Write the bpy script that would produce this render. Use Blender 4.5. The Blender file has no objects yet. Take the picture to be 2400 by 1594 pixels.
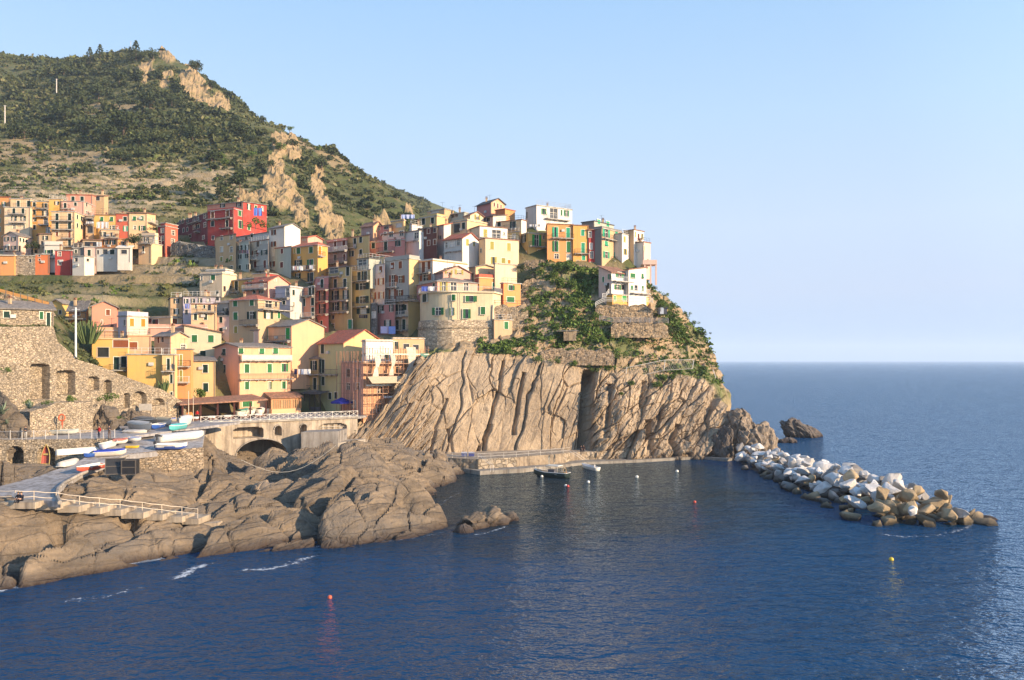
import bpy, bmesh, math, random
import numpy as np
from mathutils import Vector, Matrix
random.seed(7)
RNG = np.random.default_rng(11)
R = math.radians
SC = bpy.context.scene
COL = SC.collection
F, ZC, CX, HY = 1900.0, 20.0, 1200.0, 844.0     # camera constants: pixel focal length, eye height, horizon row

# ---------------------------------------------------------------- basics
def P(x, y, Y):
    return Vector(((x - CX) / F * Y, Y, ZC - (y - HY) / F * Y))
def G(x, y, z=0.0):
    Y = F * (ZC - z) / (y - HY)
    return P(x, y, Y)
def tag(o, label=None, cat=None, group=None, kind=None):
    if label: o['label'] = label
    if cat: o['category'] = cat
    if group: o['group'] = group
    if kind: o['kind'] = kind
    return o
def link(o, parent=None):
    COL.objects.link(o)
    if parent is not None: o.parent = parent
    return o
def mesh_obj(name, V, Fc, mats=None, parent=None, smooth=False, mi=None, loc=None):
    me = bpy.data.meshes.new(name)
    me.from_pydata([tuple(v) for v in V], [], Fc)
    if mats is not None:
        for m in (mats if isinstance(mats, (list, tuple)) else [mats]): me.materials.append(m)
    if mi is not None: me.polygons.foreach_set('material_index', mi)
    if smooth: me.polygons.foreach_set('use_smooth', [True] * len(me.polygons))
    me.update()
    o = bpy.data.objects.new(name, me)
    if loc is not None: o.location = loc
    return link(o, parent)
def np_mesh(name, V, Q, mat, parent=None, smooth=True, attrs=None):
    """large mesh from numpy: V (n,3), Q (m,k) all faces with k corners"""
    me = bpy.data.meshes.new(name)
    n, (m, k) = len(V), Q.shape
    me.vertices.add(n); me.vertices.foreach_set('co', np.ascontiguousarray(V, dtype=np.float32).ravel())
    me.loops.add(m * k); me.loops.foreach_set('vertex_index', np.ascontiguousarray(Q, dtype=np.int32).ravel())
    me.polygons.add(m); me.polygons.foreach_set('loop_start', np.arange(0, m * k, k, dtype=np.int32))
    me.polygons.foreach_set('use_smooth', np.full(m, smooth))
    for nm, a in (attrs or {}).items():
        at = me.attributes.new(nm, 'FLOAT', 'POINT'); at.data.foreach_set('value', np.ascontiguousarray(a, dtype=np.float32).ravel())
    for mm in (mat if isinstance(mat, (list, tuple)) else [mat]): me.materials.append(mm)
    me.update(calc_edges=True); me.validate()
    o = bpy.data.objects.new(name, me)
    return link(o, parent)
def empty(name, loc, rz=0.0):
    o = bpy.data.objects.new(name, None); o.location = loc; o.rotation_euler.z = rz
    o.empty_display_size = 0.5
    return link(o)
def set_parent_keep(o, p):
    """parent with the child's vertices given in world space: parent has only a location / z rotation"""
    o.parent = p
    m = Matrix.Translation(p.location) @ p.rotation_euler.to_matrix().to_4x4()
    o.matrix_parent_inverse = m.inverted()

class MB:
    """collects simple shapes into one mesh"""
    def __init__(s): s.V, s.F, s.M = [], [], []
    def add(s, V, Fc, m=0):
        b = len(s.V); s.V += [tuple(v) for v in V]; s.F += [tuple(b + i for i in f) for f in Fc]; s.M += [m] * len(Fc)
    def box(s, c, d, m=0, ax=None):
        """c centre, d full sizes, ax optional 3 axis vectors"""
        ax = ax or (Vector((1,0,0)), Vector((0,1,0)), Vector((0,0,1)))
        c = Vector(c); V = []
        for k in (-.5, .5):
            for j in (-.5, .5):
                for i in (-.5, .5): V.append(c + ax[0]*(i*d[0]) + ax[1]*(j*d[1]) + ax[2]*(k*d[2]))
        s.add(V, [(0,2,3,1),(4,5,7,6),(0,1,5,4),(2,6,7,3),(0,4,6,2),(1,3,7,5)], m)
    def tube(s, pts, r, n=6, m=0, cap=True):
        pts = [Vector(p) for p in pts]; V = []; Fc = []
        rs = r if isinstance(r, (list, tuple)) else [r] * len(pts)
        for i, p in enumerate(pts):
            t = (pts[min(i+1, len(pts)-1)] - pts[max(i-1, 0)]).normalized()
            a = t.cross(Vector((0,0,1)) if abs(t.z) < .9 else Vector((1,0,0))).normalized(); b = t.cross(a)
            for k in range(n):
                q = 2*math.pi*k/n; V.append(p + (a*math.cos(q) + b*math.sin(q))*rs[i])
        for i in range(len(pts)-1):
            for k in range(n):
                Fc.append((i*n+k, i*n+(k+1)%n, (i+1)*n+(k+1)%n, (i+1)*n+k))
        if cap: Fc += [tuple(range(n-1,-1,-1)), tuple((len(pts)-1)*n+k for k in range(n))]
        s.add(V, Fc, m)
    def prism(s, poly, dz, m=0):
        """extrude a 3-D polygon by vector dz"""
        n = len(poly); dz = Vector(dz); poly = [Vector(p) for p in poly]
        V = poly + [p + dz for p in poly]
        s.add(V, [tuple(range(n-1,-1,-1)), tuple(range(n, 2*n))] + [(i,(i+1)%n,n+(i+1)%n,n+i) for i in range(n)], m)
    def lathe(s, c, prof, n=10, m=0):
        c = Vector(c); V = []; Fc = []
        for (r, z) in prof:
            for k in range(n):
                q = 2*math.pi*k/n; V.append(c + Vector((r*math.cos(q), r*math.sin(q), z)))
        for i in range(len(prof)-1):
            for k in range(n): Fc.append((i*n+k, i*n+(k+1)%n, (i+1)*n+(k+1)%n, (i+1)*n+k))
        Fc += [tuple(range(n-1,-1,-1)), tuple((len(prof)-1)*n+k for k in range(n))]
        s.add(V, Fc, m)
    def build(s, name, mats, parent=None, smooth=False):
        """vertices are in world space; when a parent is given the object is parented keeping them there"""
        o = mesh_obj(name, s.V, s.F, mats, None, smooth, s.M)
        if parent is not None: set_parent_keep(o, parent)
        return o

# ---------------------------------------------------------------- numpy noise
def _hash(ix, iy, iz, k=0):
    h = (ix.astype(np.int64)*374761393 + iy.astype(np.int64)*668265263 + iz.astype(np.int64)*2147483647 + k*1274126177) & 0xffffffff
    h = ((h ^ (h >> 13)) * 1274126177) & 0xffffffff
    h = ((h ^ (h >> 16)) * 2246822519) & 0xffffffff
    return ((h ^ (h >> 15)) & 0xffffff) / float(0xffffff)
def vnoise(p, seed=0):
    """value noise, p (n,3) -> (n,) in -1..1"""
    i = np.floor(p).astype(np.int64); f = p - i; u = f*f*f*(f*(f*6-15)+10); r = 0
    for dx in (0,1):
        for dy in (0,1):
            for dz in (0,1):
                w = (u[:,0] if dx else 1-u[:,0])*(u[:,1] if dy else 1-u[:,1])*(u[:,2] if dz else 1-u[:,2])
                r = r + w*_hash(i[:,0]+dx, i[:,1]+dy, i[:,2]+dz, seed)
    return r*2-1
def fbm(p, octv=4, seed=0, gain=.5):
    a, s, r = 1.0, 0.0, 0
    for o in range(octv):
        r = r + a*vnoise(p*(2.03**o)+o*17.3, seed+o); s += a; a *= gain
    return r/s
def worley(p, seed=0):
    """returns F1, F2, cell random value, vector from the cell point, second cell random"""
    i = np.floor(p).astype(np.int64); n = len(p)
    f1 = np.full(n, 9.0); f2 = np.full(n, 9.0); cid = np.zeros(n); cid2 = np.zeros(n); vec = np.zeros((n,3))
    for dx in (-1,0,1):
        for dy in (-1,0,1):
            for dz in (-1,0,1):
                c = i + np.array([dx,dy,dz])
                q = c + np.stack([_hash(c[:,0],c[:,1],c[:,2],seed+k) for k in (1,2,3)], 1)
                e = p-q; d = np.sqrt((e**2).sum(1)); nearer = d < f1
                f2 = np.where(nearer, f1, np.minimum(f2, d)); cid = np.where(nearer, _hash(c[:,0],c[:,1],c[:,2],seed+7), cid); cid2 = np.where(nearer, _hash(c[:,0],c[:,1],c[:,2],seed+9), cid2)
                vec = np.where(nearer[:,None], e, vec); f1 = np.where(nearer, d, f1)
    return f1, f2, cid, vec, cid2
def sstep(a, b, x):
    t = np.clip((x-a)/(b-a), 0, 1); return t*t*(3-2*t)
def rbf_fit(xy, z, lam=0.0):
    n = len(xy); K = np.sqrt(((xy[:,None]-xy[None])**2).sum(2)) - lam*np.eye(n)
    A = np.zeros((n+3,n+3)); A[:n,:n] = K; A[:n,n] = 1; A[:n,n+1:] = xy; A[n,:n] = 1; A[n+1:,:n] = xy.T
    return np.linalg.solve(A, np.concatenate([z, np.zeros(3)]))
def rbf_eval(xy, w, q):
    out = np.empty(len(q)); n = len(xy)
    for s in range(0, len(q), 20000):
        b = q[s:s+20000]; d = np.sqrt(((b[:,None]-xy[None])**2).sum(2))
        out[s:s+20000] = d@w[:n] + w[n] + b@w[n+1:]
    return out
def grid_quads(nu, nv, keep=None):
    i = np.arange(nu*nv).reshape(nv, nu)
    q = np.stack([i[:-1,:-1], i[:-1,1:], i[1:,1:], i[1:,:-1]], -1).reshape(-1, 4)
    return q if keep is None else q[keep.reshape(-1)]
def to_px(V):
    return CX + F*V[:,0]/V[:,1], HY - F*(V[:,2]-ZC)/V[:,1]

# ---------------------------------------------------------------- materials
def lin(c):
    """sRGB 0-255 triple -> linear rgba"""
    f = lambda v: (v/255/12.92) if v/255 <= .04045 else ((v/255+.055)/1.055)**2.4
    return (f(c[0]), f(c[1]), f(c[2]), 1)
class NT:
    def __init__(s, name):
        s.m = bpy.data.materials.new(name); s.m.use_nodes = True; s.t = s.m.node_tree
        s.b = s.t.nodes['Principled BSDF']
    def n(s, typ, **kw):
        nd = s.t.nodes.new('ShaderNode'+typ)
        for k, v in kw.items():
            if k.startswith('i_'):
                key = k[2:]; key = int(key) if key.isdigit() else key.replace('_', ' ')
                nd.inputs[key].default_value = v
            else: setattr(nd, k, v)
        return nd
    def l(s, a, b): s.t.links.new(a, b)
    def coord(s, scale=(1,1,1), rot=(0,0,0), world=True):
        g = s.n('NewGeometry') if world else s.n('TexCoord')
        mp = s.n('Mapping'); mp.inputs['Scale'].default_value = scale; mp.inputs['Rotation'].default_value = rot
        s.l(g.outputs['Position'] if world else g.outputs['Object'], mp.inputs[0]); return mp.outputs[0]
    def strata(s, vec, rot, scale):
        a = s.n('Mapping'); a.inputs['Rotation'].default_value = rot; s.l(vec, a.inputs[0]); b = s.n('Mapping'); b.inputs['Scale'].default_value = scale; s.l(a.outputs[0], b.inputs[0]); return b.outputs[0]
    def noise(s, vec, scale, detail=4, rough=.55, dist=0.0):
        nd = s.n('TexNoise'); nd.inputs['Scale'].default_value = scale; nd.inputs['Detail'].default_value = detail
        nd.inputs['Roughness'].default_value = rough; nd.inputs['Distortion'].default_value = dist
        s.l(vec, nd.inputs['Vector']); return nd.outputs['Fac']
    def vor(s, vec, scale, feature='F1', out='Distance', rnd=1.0):
        nd = s.n('TexVoronoi', feature=feature); nd.inputs['Scale'].default_value = scale; nd.inputs['Randomness'].default_value = rnd
        s.l(vec, nd.inputs['Vector']); return nd.outputs[out]
    def ramp(s, fac, stops, interp='LINEAR'):
        nd = s.n('ValToRGB'); e = nd.color_ramp.elements; nd.color_ramp.interpolation = interp
        while len(e) < len(stops): e.new(.5)
        for el, (p, c) in zip(e, stops):
            el.position = p; el.color = c if len(c) == 4 else (*c, 1)
        s.l(fac, nd.inputs[0]); return nd.outputs[0]
    def mix(s, fac, a, b, blend='MIX'):
        nd = s.n('Mix', data_type='RGBA', blend_type=blend)
        for sock, v in ((nd.inputs[0], fac), (nd.inputs[6], a), (nd.inputs[7], b)):
            if isinstance(v, (int, float)): sock.default_value = v
            elif isinstance(v, tuple): sock.default_value = v if len(v) == 4 else (*v, 1)
            else: s.l(v, sock)
        return nd.outputs[2]
    def math(s, op, a, b=0.0):
        nd = s.n('Math', operation=op)
        for sock, v in ((nd.inputs[0], a), (nd.inputs[1], b)):
            if isinstance(v, (int, float)): sock.default_value = v
            else: s.l(v, sock)
        return nd.outputs[0]
    def bump(s, h, dist=.05, strength=1.0, prev=None):
        nd = s.n('Bump'); nd.inputs['Strength'].default_value = strength; nd.inputs['Distance'].default_value = dist
        s.l(h, nd.inputs['Height'])
        if prev is not None: s.l(prev, nd.inputs['Normal'])
        return nd.outputs[0]
    def done(s, col=None, rough=.9, nrm=None, spec=.3):
        if col is not None:
            if isinstance(col, tuple): s.b.inputs['Base Color'].default_value = col if len(col) == 4 else (*col, 1)
            else: s.l(col, s.b.inputs['Base Color'])
        s.b.inputs['Roughness'].default_value = rough if isinstance(rough, float) else .8
        s.b.inputs['Specular IOR Level'].default_value = spec
        if nrm is not None: s.l(nrm, s.b.inputs['Normal'])
        return s.m
def sc(c, k): return (min(c[0]*k, 1), min(c[1]*k, 1), min(c[2]*k, 1), 1)
_mc = {}
def plaster(c):
    """painted render: c linear rgba; weathering patches and rain streaks below ledges"""
    c = tuple(round(v, 3) for v in c[:3]) + (1,)
    k = ('pl', c)
    if k in _mc: return _mc[k]
    t = NT('painted_plaster'); v = t.coord(); vs = t.coord((1.1, 1.1, .12))
    n1 = t.noise(v, .45, 5, .6); n2 = t.noise(vs, 1.3, 4, .6); n3 = t.noise(v, 6, 3)
    f1 = t.ramp(n1, [(.35, (0,0,0)), (.75, (1,1,1))]); f2 = t.ramp(n2, [(.52, (0,0,0)), (.78, (1,1,1))])
    grey = (.30, .28, .25, 1)
    col = t.mix(t.math('MULTIPLY', f1, .65), c, t.mix(.35, sc(c, .80), grey))
    col = t.mix(t.math('MULTIPLY', f2, .55), col, t.mix(.45, sc(c, .6), (.18, .17, .16, 1)))
    col = t.mix(.25, col, t.mix(n3, sc(c, .8), sc(c, 1.15)))
    _mc[k] = t.done(col, .92, t.bump(n3, .02, .6), .2); return _mc[k]
def paint(c, rough=.5, spec=.4):
    c = tuple(round(v, 3) for v in c[:3]) + (1,)
    k = ('pt', c, rough)
    if k in _mc: return _mc[k]
    t = NT('paint'); v = t.coord(); n = t.noise(v, 2.2, 4, .6)
    _mc[k] = t.done(t.mix(n, sc(c, .7), sc(c, 1.2)), rough, None, spec); return _mc[k]
def tiles(c, name='roof_tiles'):
    c = tuple(round(v, 3) for v in c[:3]) + (1,)
    k = ('ti', c)
    if k in _mc: return _mc[k]
    t = NT(name); v = t.coord(); b = t.vor(v, 3.2, 'F1', 'Color'); n = t.noise(v, .8, 4, .6)
    sep = t.n('SeparateColor'); t.l(b, sep.inputs[0])
    col = t.mix(sep.outputs[0], sc(c, .6), sc(c, 1.35)); col = t.mix(t.math('MULTIPLY', n, .5), col, (.22, .2, .17, 1))
    _mc[k] = t.done(col, .9, t.bump(t.vor(v, 3.2), .06, .8), .2); return _mc[k]
def stonework(c=(.40, .29, .19, 1), scale=2.2, name='stone_masonry', dark=.35):
    k = ('st', c, scale)
    if k in _mc: return _mc[k]
    t = NT(name); v0 = t.coord((1, 1, 1.7)); nz = t.n('TexNoise'); nz.inputs['Scale'].default_value = 2.5; t.l(v0, nz.inputs['Vector'])
    v = t.mix(.12, v0, nz.outputs['Color'], 'ADD')
    cell = t.vor(v, scale, 'F1', 'Color'); edge = t.vor(v, scale, 'DISTANCE_TO_EDGE')
    sep = t.n('SeparateColor'); t.l(cell, sep.inputs[0])
    col = t.mix(sep.outputs[0], sc(c, .55), sc(c, 1.3)); col = t.mix(t.math('MULTIPLY', sep.outputs[1], .35), col, (.36, .33, .29, 1))
    joint = t.ramp(edge, [(0, (0,0,0)), (.09, (1,1,1))])
    col = t.mix(joint, sc(c, dark), col)
    big = t.noise(t.coord(), .16, 5, .65); col = t.mix(t.ramp(big, [(.4, (0,0,0)), (.75, (.55,.55,.55))]), col, (.15, .13, .10, 1))
    _mc[k] = t.done(col, .95, t.bump(t.math('ADD', joint, t.math('MULTIPLY', t.noise(v, 5, 4), .6)), .12, .9), .15); return _mc[k]
def concrete(c=(.34, .30, .25, 1)):
    k = ('co', c)
    if k in _mc: return _mc[k]
    t = NT('weathered_concrete'); v = t.coord(); vs = t.coord((1.2, 1.2, .1))
    n1 = t.noise(v, .5, 6, .65); n2 = t.noise(vs, 1.2, 5, .65); n3 = t.noise(v, 9, 3)
    col = t.mix(t.ramp(n1, [(.3, (0,0,0)), (.75, (1,1,1))]), sc(c, 1.2), sc(c, .65))
    col = t.mix(t.ramp(n2, [(.45, (0,0,0)), (.7, (.8,.8,.8))]), col, (.10, .08, .065, 1))
    _mc[k] = t.done(col, .93, t.bump(n3, .03, .7), .2); return _mc[k]
# ================================================================ camera, sky, sun
cam = bpy.data.objects.new('camera', bpy.data.cameras.new('camera')); link(cam)
cam.location = (0, 0, ZC); cam.rotation_euler = (R(90), 0, 0)
cam.data.sensor_width = 36; cam.data.lens = 36*F/2400; cam.data.shift_y = 47/2400
cam.data.clip_end = 200000; cam.data.clip_start = 1; SC.camera = cam
EXPO = 1.12
SUN_EL, SUN_DIR = 17.0, Vector((0.90, -0.44, 0)).normalized()
sun = bpy.data.objects.new('sun', bpy.data.lights.new('sun', 'SUN')); link(sun)
sd = Vector((SUN_DIR.x*math.cos(R(SUN_EL)), SUN_DIR.y*math.cos(R(SUN_EL)), math.sin(R(SUN_EL))))
sun.rotation_euler = sd.to_track_quat('Z', 'Y').to_euler()
sun.data.energy = 4.6; sun.data.angle = R(.6); sun.data.color = (1, .76, .50)
W = bpy.data.worlds.new('World'); SC.world = W; W.use_nodes = True
wn = W.node_tree; bg = wn.nodes['Background']; sky = wn.nodes.new('ShaderNodeTexSky')
sky.sky_type = 'NISHITA'; sky.sun_disc = False; sky.sun_elevation = R(SUN_EL); sky.sun_rotation = math.atan2(SUN_DIR.x, SUN_DIR.y)
sky.air_density = 1.0; sky.dust_density = .5; sky.ozone_density = 4; sky.altitude = 20
# hazy evening air: the Nishita sky is blended with a pale gradient over elevation
tcw = wn.nodes.new('ShaderNodeTexCoord'); spw = wn.nodes.new('ShaderNodeSeparateXYZ'); rpw = wn.nodes.new('ShaderNodeValToRGB'); mxw = wn.nodes.new('ShaderNodeMix'); mxw.data_type = 'RGBA'
wn.links.new(tcw.outputs['Generated'], spw.inputs[0]); wn.links.new(spw.outputs[2], rpw.inputs[0])
e = rpw.color_ramp.elements
KS = .15*2**EXPO
stops = [(0, (168,196,238)), (.03, (178,202,240)), (.08, (203,214,241)), (.155, (212,227,248)), (.28, (197,226,253)), (.41, (174,214,255)), (.7, (142,192,246)), (1, (112,168,234))]
while len(e) < len(stops): e.new(.5)
for el, (p_, c_) in zip(e, stops): el.position = p_; el.color = tuple(v for v in lin(c_)[:3]) + (1,)
vm = wn.nodes.new('ShaderNodeVectorMath'); vm.operation = 'SCALE'; vm.inputs[3].default_value = 1/KS; wn.links.new(rpw.outputs[0], vm.inputs[0])
mxw.inputs[0].default_value = .88; wn.links.new(sky.outputs[0], mxw.inputs[6]); wn.links.new(vm.outputs[0], mxw.inputs[7])
# brighter, whiter glow on the side of the low sun (behind the viewer's right shoulder)
dtw = wn.nodes.new('ShaderNodeVectorMath'); dtw.operation = 'DOT_PRODUCT'; wn.links.new(tcw.outputs['Generated'], dtw.inputs[0]); dtw.inputs[1].default_value = sd
mpw = wn.nodes.new('ShaderNodeMapRange'); mpw.inputs[1].default_value = .05; mpw.inputs[2].default_value = 1; mpw.inputs[3].default_value = 1; mpw.inputs[4].default_value = 1.5; wn.links.new(dtw.outputs['Value'], mpw.inputs[0])
vmw = wn.nodes.new('ShaderNodeVectorMath'); vmw.operation = 'SCALE'; wn.links.new(mxw.outputs[2], vmw.inputs[0]); wn.links.new(mpw.outputs[0], vmw.inputs[3])
wn.links.new(vmw.outputs[0], bg.inputs[0]); bg.inputs[1].default_value = .15
SC.view_settings.view_transform = 'Standard'; SC.view_settings.look = 'None'; SC.view_settings.exposure = EXPO
SC.cycles.max_bounces = 6; SC.cycles.diffuse_bounces = 3; SC.cycles.glossy_bounces = 3; SC.cycles.transmission_bounces = 4
SC.cycles.volume_bounces = 1; SC.cycles.transparent_max_bounces = 8
SC.cycles.use_denoising = True; SC.cycles.use_adaptive_sampling = True; SC.cycles.adaptive_threshold = .015
SC.cycles.sample_clamp_indirect = 6

# ================================================================ thin sea haze over the whole bay
def haze():
    mb = MB(); mb.box((0, 6830, 134), (18400, 14400, 276)); o = mb.build('haze', [bpy.data.materials.new('haze_air')]); m = o.data.materials[0]; m.use_nodes = True; nt = m.node_tree
    nt.nodes.remove(nt.nodes['Principled BSDF']); v = nt.nodes.new('ShaderNodeVolumePrincipled'); v.inputs['Density'].default_value = HAZE; v.inputs['Color'].default_value = (.70, .83, 1, 1); v.inputs['Anisotropy'].default_value = 0.0
    nt.links.new(v.outputs[0], nt.nodes['Material Output'].inputs['Volume']); tag(o, kind='stuff')
HAZE = .0001
haze()
# ================================================================ land materials
def rock_mat(name, c1=(.43, .325, .225, 1), c2=(.23, .185, .14, 1), c3=(.50, .39, .27, 1), tilt=55, scale=1.0, rz=None):
    t = NT(name)
    vs = t.coord((scale, scale, scale)); st = t.strata(vs, (0, R(-tilt), 0), (1, .5, .12)) if rz is None else t.strata(vs, (0, 0, R(rz)), (.10, 1, .7))
    n1 = t.noise(vs, .12, 6, .6); n2 = t.noise(st, .9, 6, .65); n3 = t.noise(vs, 1.8, 6, .7); cr = t.vor(st, .7, 'DISTANCE_TO_EDGE')
    col = t.mix(t.ramp(n1, [(.35, (0,0,0)), (.68, (1,1,1))]), c1, c3)
    col = t.mix(t.ramp(n2, [(.42, (0,0,0)), (.70, (.85,.85,.85))]), col, c2)
    col = t.mix(t.ramp(n3, [(.45, (0,0,0)), (.8, (.6,.6,.6))]), col, sc(c2, 1.0))
    n0 = t.noise(vs, .07, 5, .7, .6); col = t.mix(t.ramp(n0, [(.46, (0,0,0)), (.62, (.7,.7,.7))]), col, t.mix(n3, sc(c2, .9), (.17, .155, .14, 1)))
    # wet, weed-darkened band just above the sea
    g = t.n('NewGeometry'); sp = t.n('SeparateXYZ'); t.l(g.outputs['Position'], sp.inputs[0])
    wet = t.ramp(t.math('ADD', t.math('MULTIPLY', sp.outputs[2], .35), t.math('MULTIPLY', n3, .45)), [(.20, (1,1,1)), (.62, (0,0,0))])
    col = t.mix(wet, col, t.mix(n2, (.012, .011, .010, 1), (.045, .026, .021, 1)))
    h = t.math('ADD', t.math('MULTIPLY', n2, .8), t.math('MULTIPLY', n3, .5)); h = t.math('ADD', h, t.math('MULTIPLY', t.ramp(cr, [(0, (0,0,0)), (.06, (1,1,1))]), .25))
    return t.done(col, .88, t.bump(h, .55, .9), .25)
M_ROCK = rock_mat('cliff_rock', tilt=18)
M_SHORE = rock_mat('shore_rock', (.165, .128, .09, 1), (.058, .047, .038, 1), (.29, .215, .14, 1), rz=-43.8, scale=1.3)
M_DARKROCK = rock_mat('dark_sea_rock', (.13, .105, .085, 1), (.06, .05, .045, 1), (.19, .15, .12, 1), tilt=-30)

def hill_mat():
    t = NT('hillside_scrub'); v = t.coord()
    at = t.n('Attribute', attribute_name='rock'); a2 = t.n('Attribute', attribute_name='dry'); a3 = t.n('Attribute', attribute_name='riser')
    n1 = t.noise(v, .05, 6, .62); n2 = t.noise(v, .32, 6, .68); n3 = t.noise(v, 1.1, 5, .65)
    soil = t.mix(n3, (.115, .098, .05, 1), (.21, .165, .095, 1))
    green = t.mix(n2, (.038, .055, .020, 1), (.105, .115, .042, 1))
    col = t.mix(t.ramp(n2, [(.36, (0,0,0)), (.56, (1,1,1))]), soil, green)
    col = t.mix(t.ramp(n1, [(.4, (0,0,0)), (.6, (.6,.6,.6))]), col, green)
    dry = t.mix(n3, (.24, .165, .095, 1), (.40, .29, .17, 1)); col = t.mix(t.math('MULTIPLY', a2.outputs['Fac'], .65), col, dry)
    wall = t.mix(t.noise(v, 2.5, 4), (.20, .16, .11, 1), (.44, .35, .23, 1)); col = t.mix(t.math('MULTIPLY', a3.outputs['Fac'], .9), col, wall)
    rk = t.mix(t.noise(v, .5, 6, .7), (.17, .12, .065, 1), (.43, .31, .175, 1)); col = t.mix(t.math('MULTIPLY', at.outputs['Fac'], t.ramp(t.noise(v, .22, 5, .7), [(.30, (.25,.25,.25)), (.52, (1,1,1))])), col, rk)
    return t.done(col, .95, t.bump(t.math('ADD', n2, t.math('MULTIPLY', n3, .5)), 1.0, .8), .1)
M_HILL = hill_mat()

# ================================================================ sea
def water_mat():
    t = NT('sea_water'); g = t.n('NewGeometry')
    def wv(sc_, rz, k, d=3):
        mp = t.n('Mapping'); mp.inputs['Scale'].default_value = sc_; mp.inputs['Rotation'].default_value = (0, 0, R(rz)); t.l(g.outputs['Position'], mp.inputs[0])
        return t.noise(mp.outputs[0], k, d, .55, .3)
    h = t.math('ADD', t.math('MULTIPLY', wv((.7, 1.25, 1), 24, .11, 2), 1.1), t.math('MULTIPLY', wv((.75, 1.3, 1), -14, .38, 3), .75))
    h = t.math('ADD', h, t.math('MULTIPLY', wv((.8, 1.2, 1), 35, .95, 3), .50))
    h = t.math('ADD', h, t.math('MULTIPLY', wv((.8, 1.2, 1), 8, 2.4, 4), .17))
    big = t.noise(t.coord((.4, 1.3, 1)), .012, 3); n5 = t.noise(t.coord(), .05, 4)
    deep = t.mix(big, (.0024, .029, .080, 1), (.0038, .045, .115, 1))
    # open sea deep blue; harbour grey green: dark bed plus painted-in cliff reflection
    mp = t.n('Mapping', vector_type='POINT'); mp.inputs['Location'].default_value = (-.05, -2.35, 0); mp.inputs['Scale'].default_value = (1/48, 1/55, 0); t.l(g.outputs['Position'], mp.inputs[0])
    ln = t.n('VectorMath', operation='LENGTH'); t.l(mp.outputs[0], ln.inputs[0]); dd = t.math('ADD', ln.outputs['Value'], t.math('MULTIPLY', t.math('SUBTRACT', n5, .5), .7))
    col = t.mix(t.ramp(dd, [(.55, (1,1,1)), (1.0, (0,0,0))]), deep, (.010, .018, .022, 1))
    nrm = t.bump(h, 1.7, 1.0)
    df = t.n('BsdfDiffuse'); t.l(col, df.inputs['Color']); gl = t.n('BsdfGlossy'); gl.inputs['Color'].default_value = (.80, .92, 1, 1); gl.inputs['Roughness'].default_value = .05; t.l(nrm, gl.inputs['Normal'])
    fr = t.n('Fresnel'); fr.inputs['IOR'].default_value = 1.33; t.l(nrm, fr.inputs['Normal']); mx = t.n('MixShader'); t.l(t.math('MINIMUM', t.math('MULTIPLY', fr.outputs[0], 1.2), 1.0), mx.inputs[0]); t.l(df.outputs[0], mx.inputs[1]); t.l(gl.outputs[0], mx.inputs[2])
    t.t.nodes.remove(t.b); t.l(mx.outputs[0], t.t.nodes['Material Output'].inputs['Surface']); return t.m
M_SEA = water_mat()
def make_sea():
    ys = np.concatenate([[-300, 0, 40], np.arange(60, 260, 4), [300, 400, 600, 1000, 2000, 5000, 14000]])
    xs = np.concatenate([[-9000, -4000, -1500, -500], np.arange(-150, 200, 10), [400, 1500, 4000, 9000]])
    X, Y = np.meshgrid(xs, ys); V = np.stack([X.ravel(), Y.ravel(), np.zeros(X.size)], 1)
    o = np_mesh('sea', V, grid_quads(len(xs), len(ys)), M_SEA); tag(o, kind='structure')
make_sea()

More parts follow.
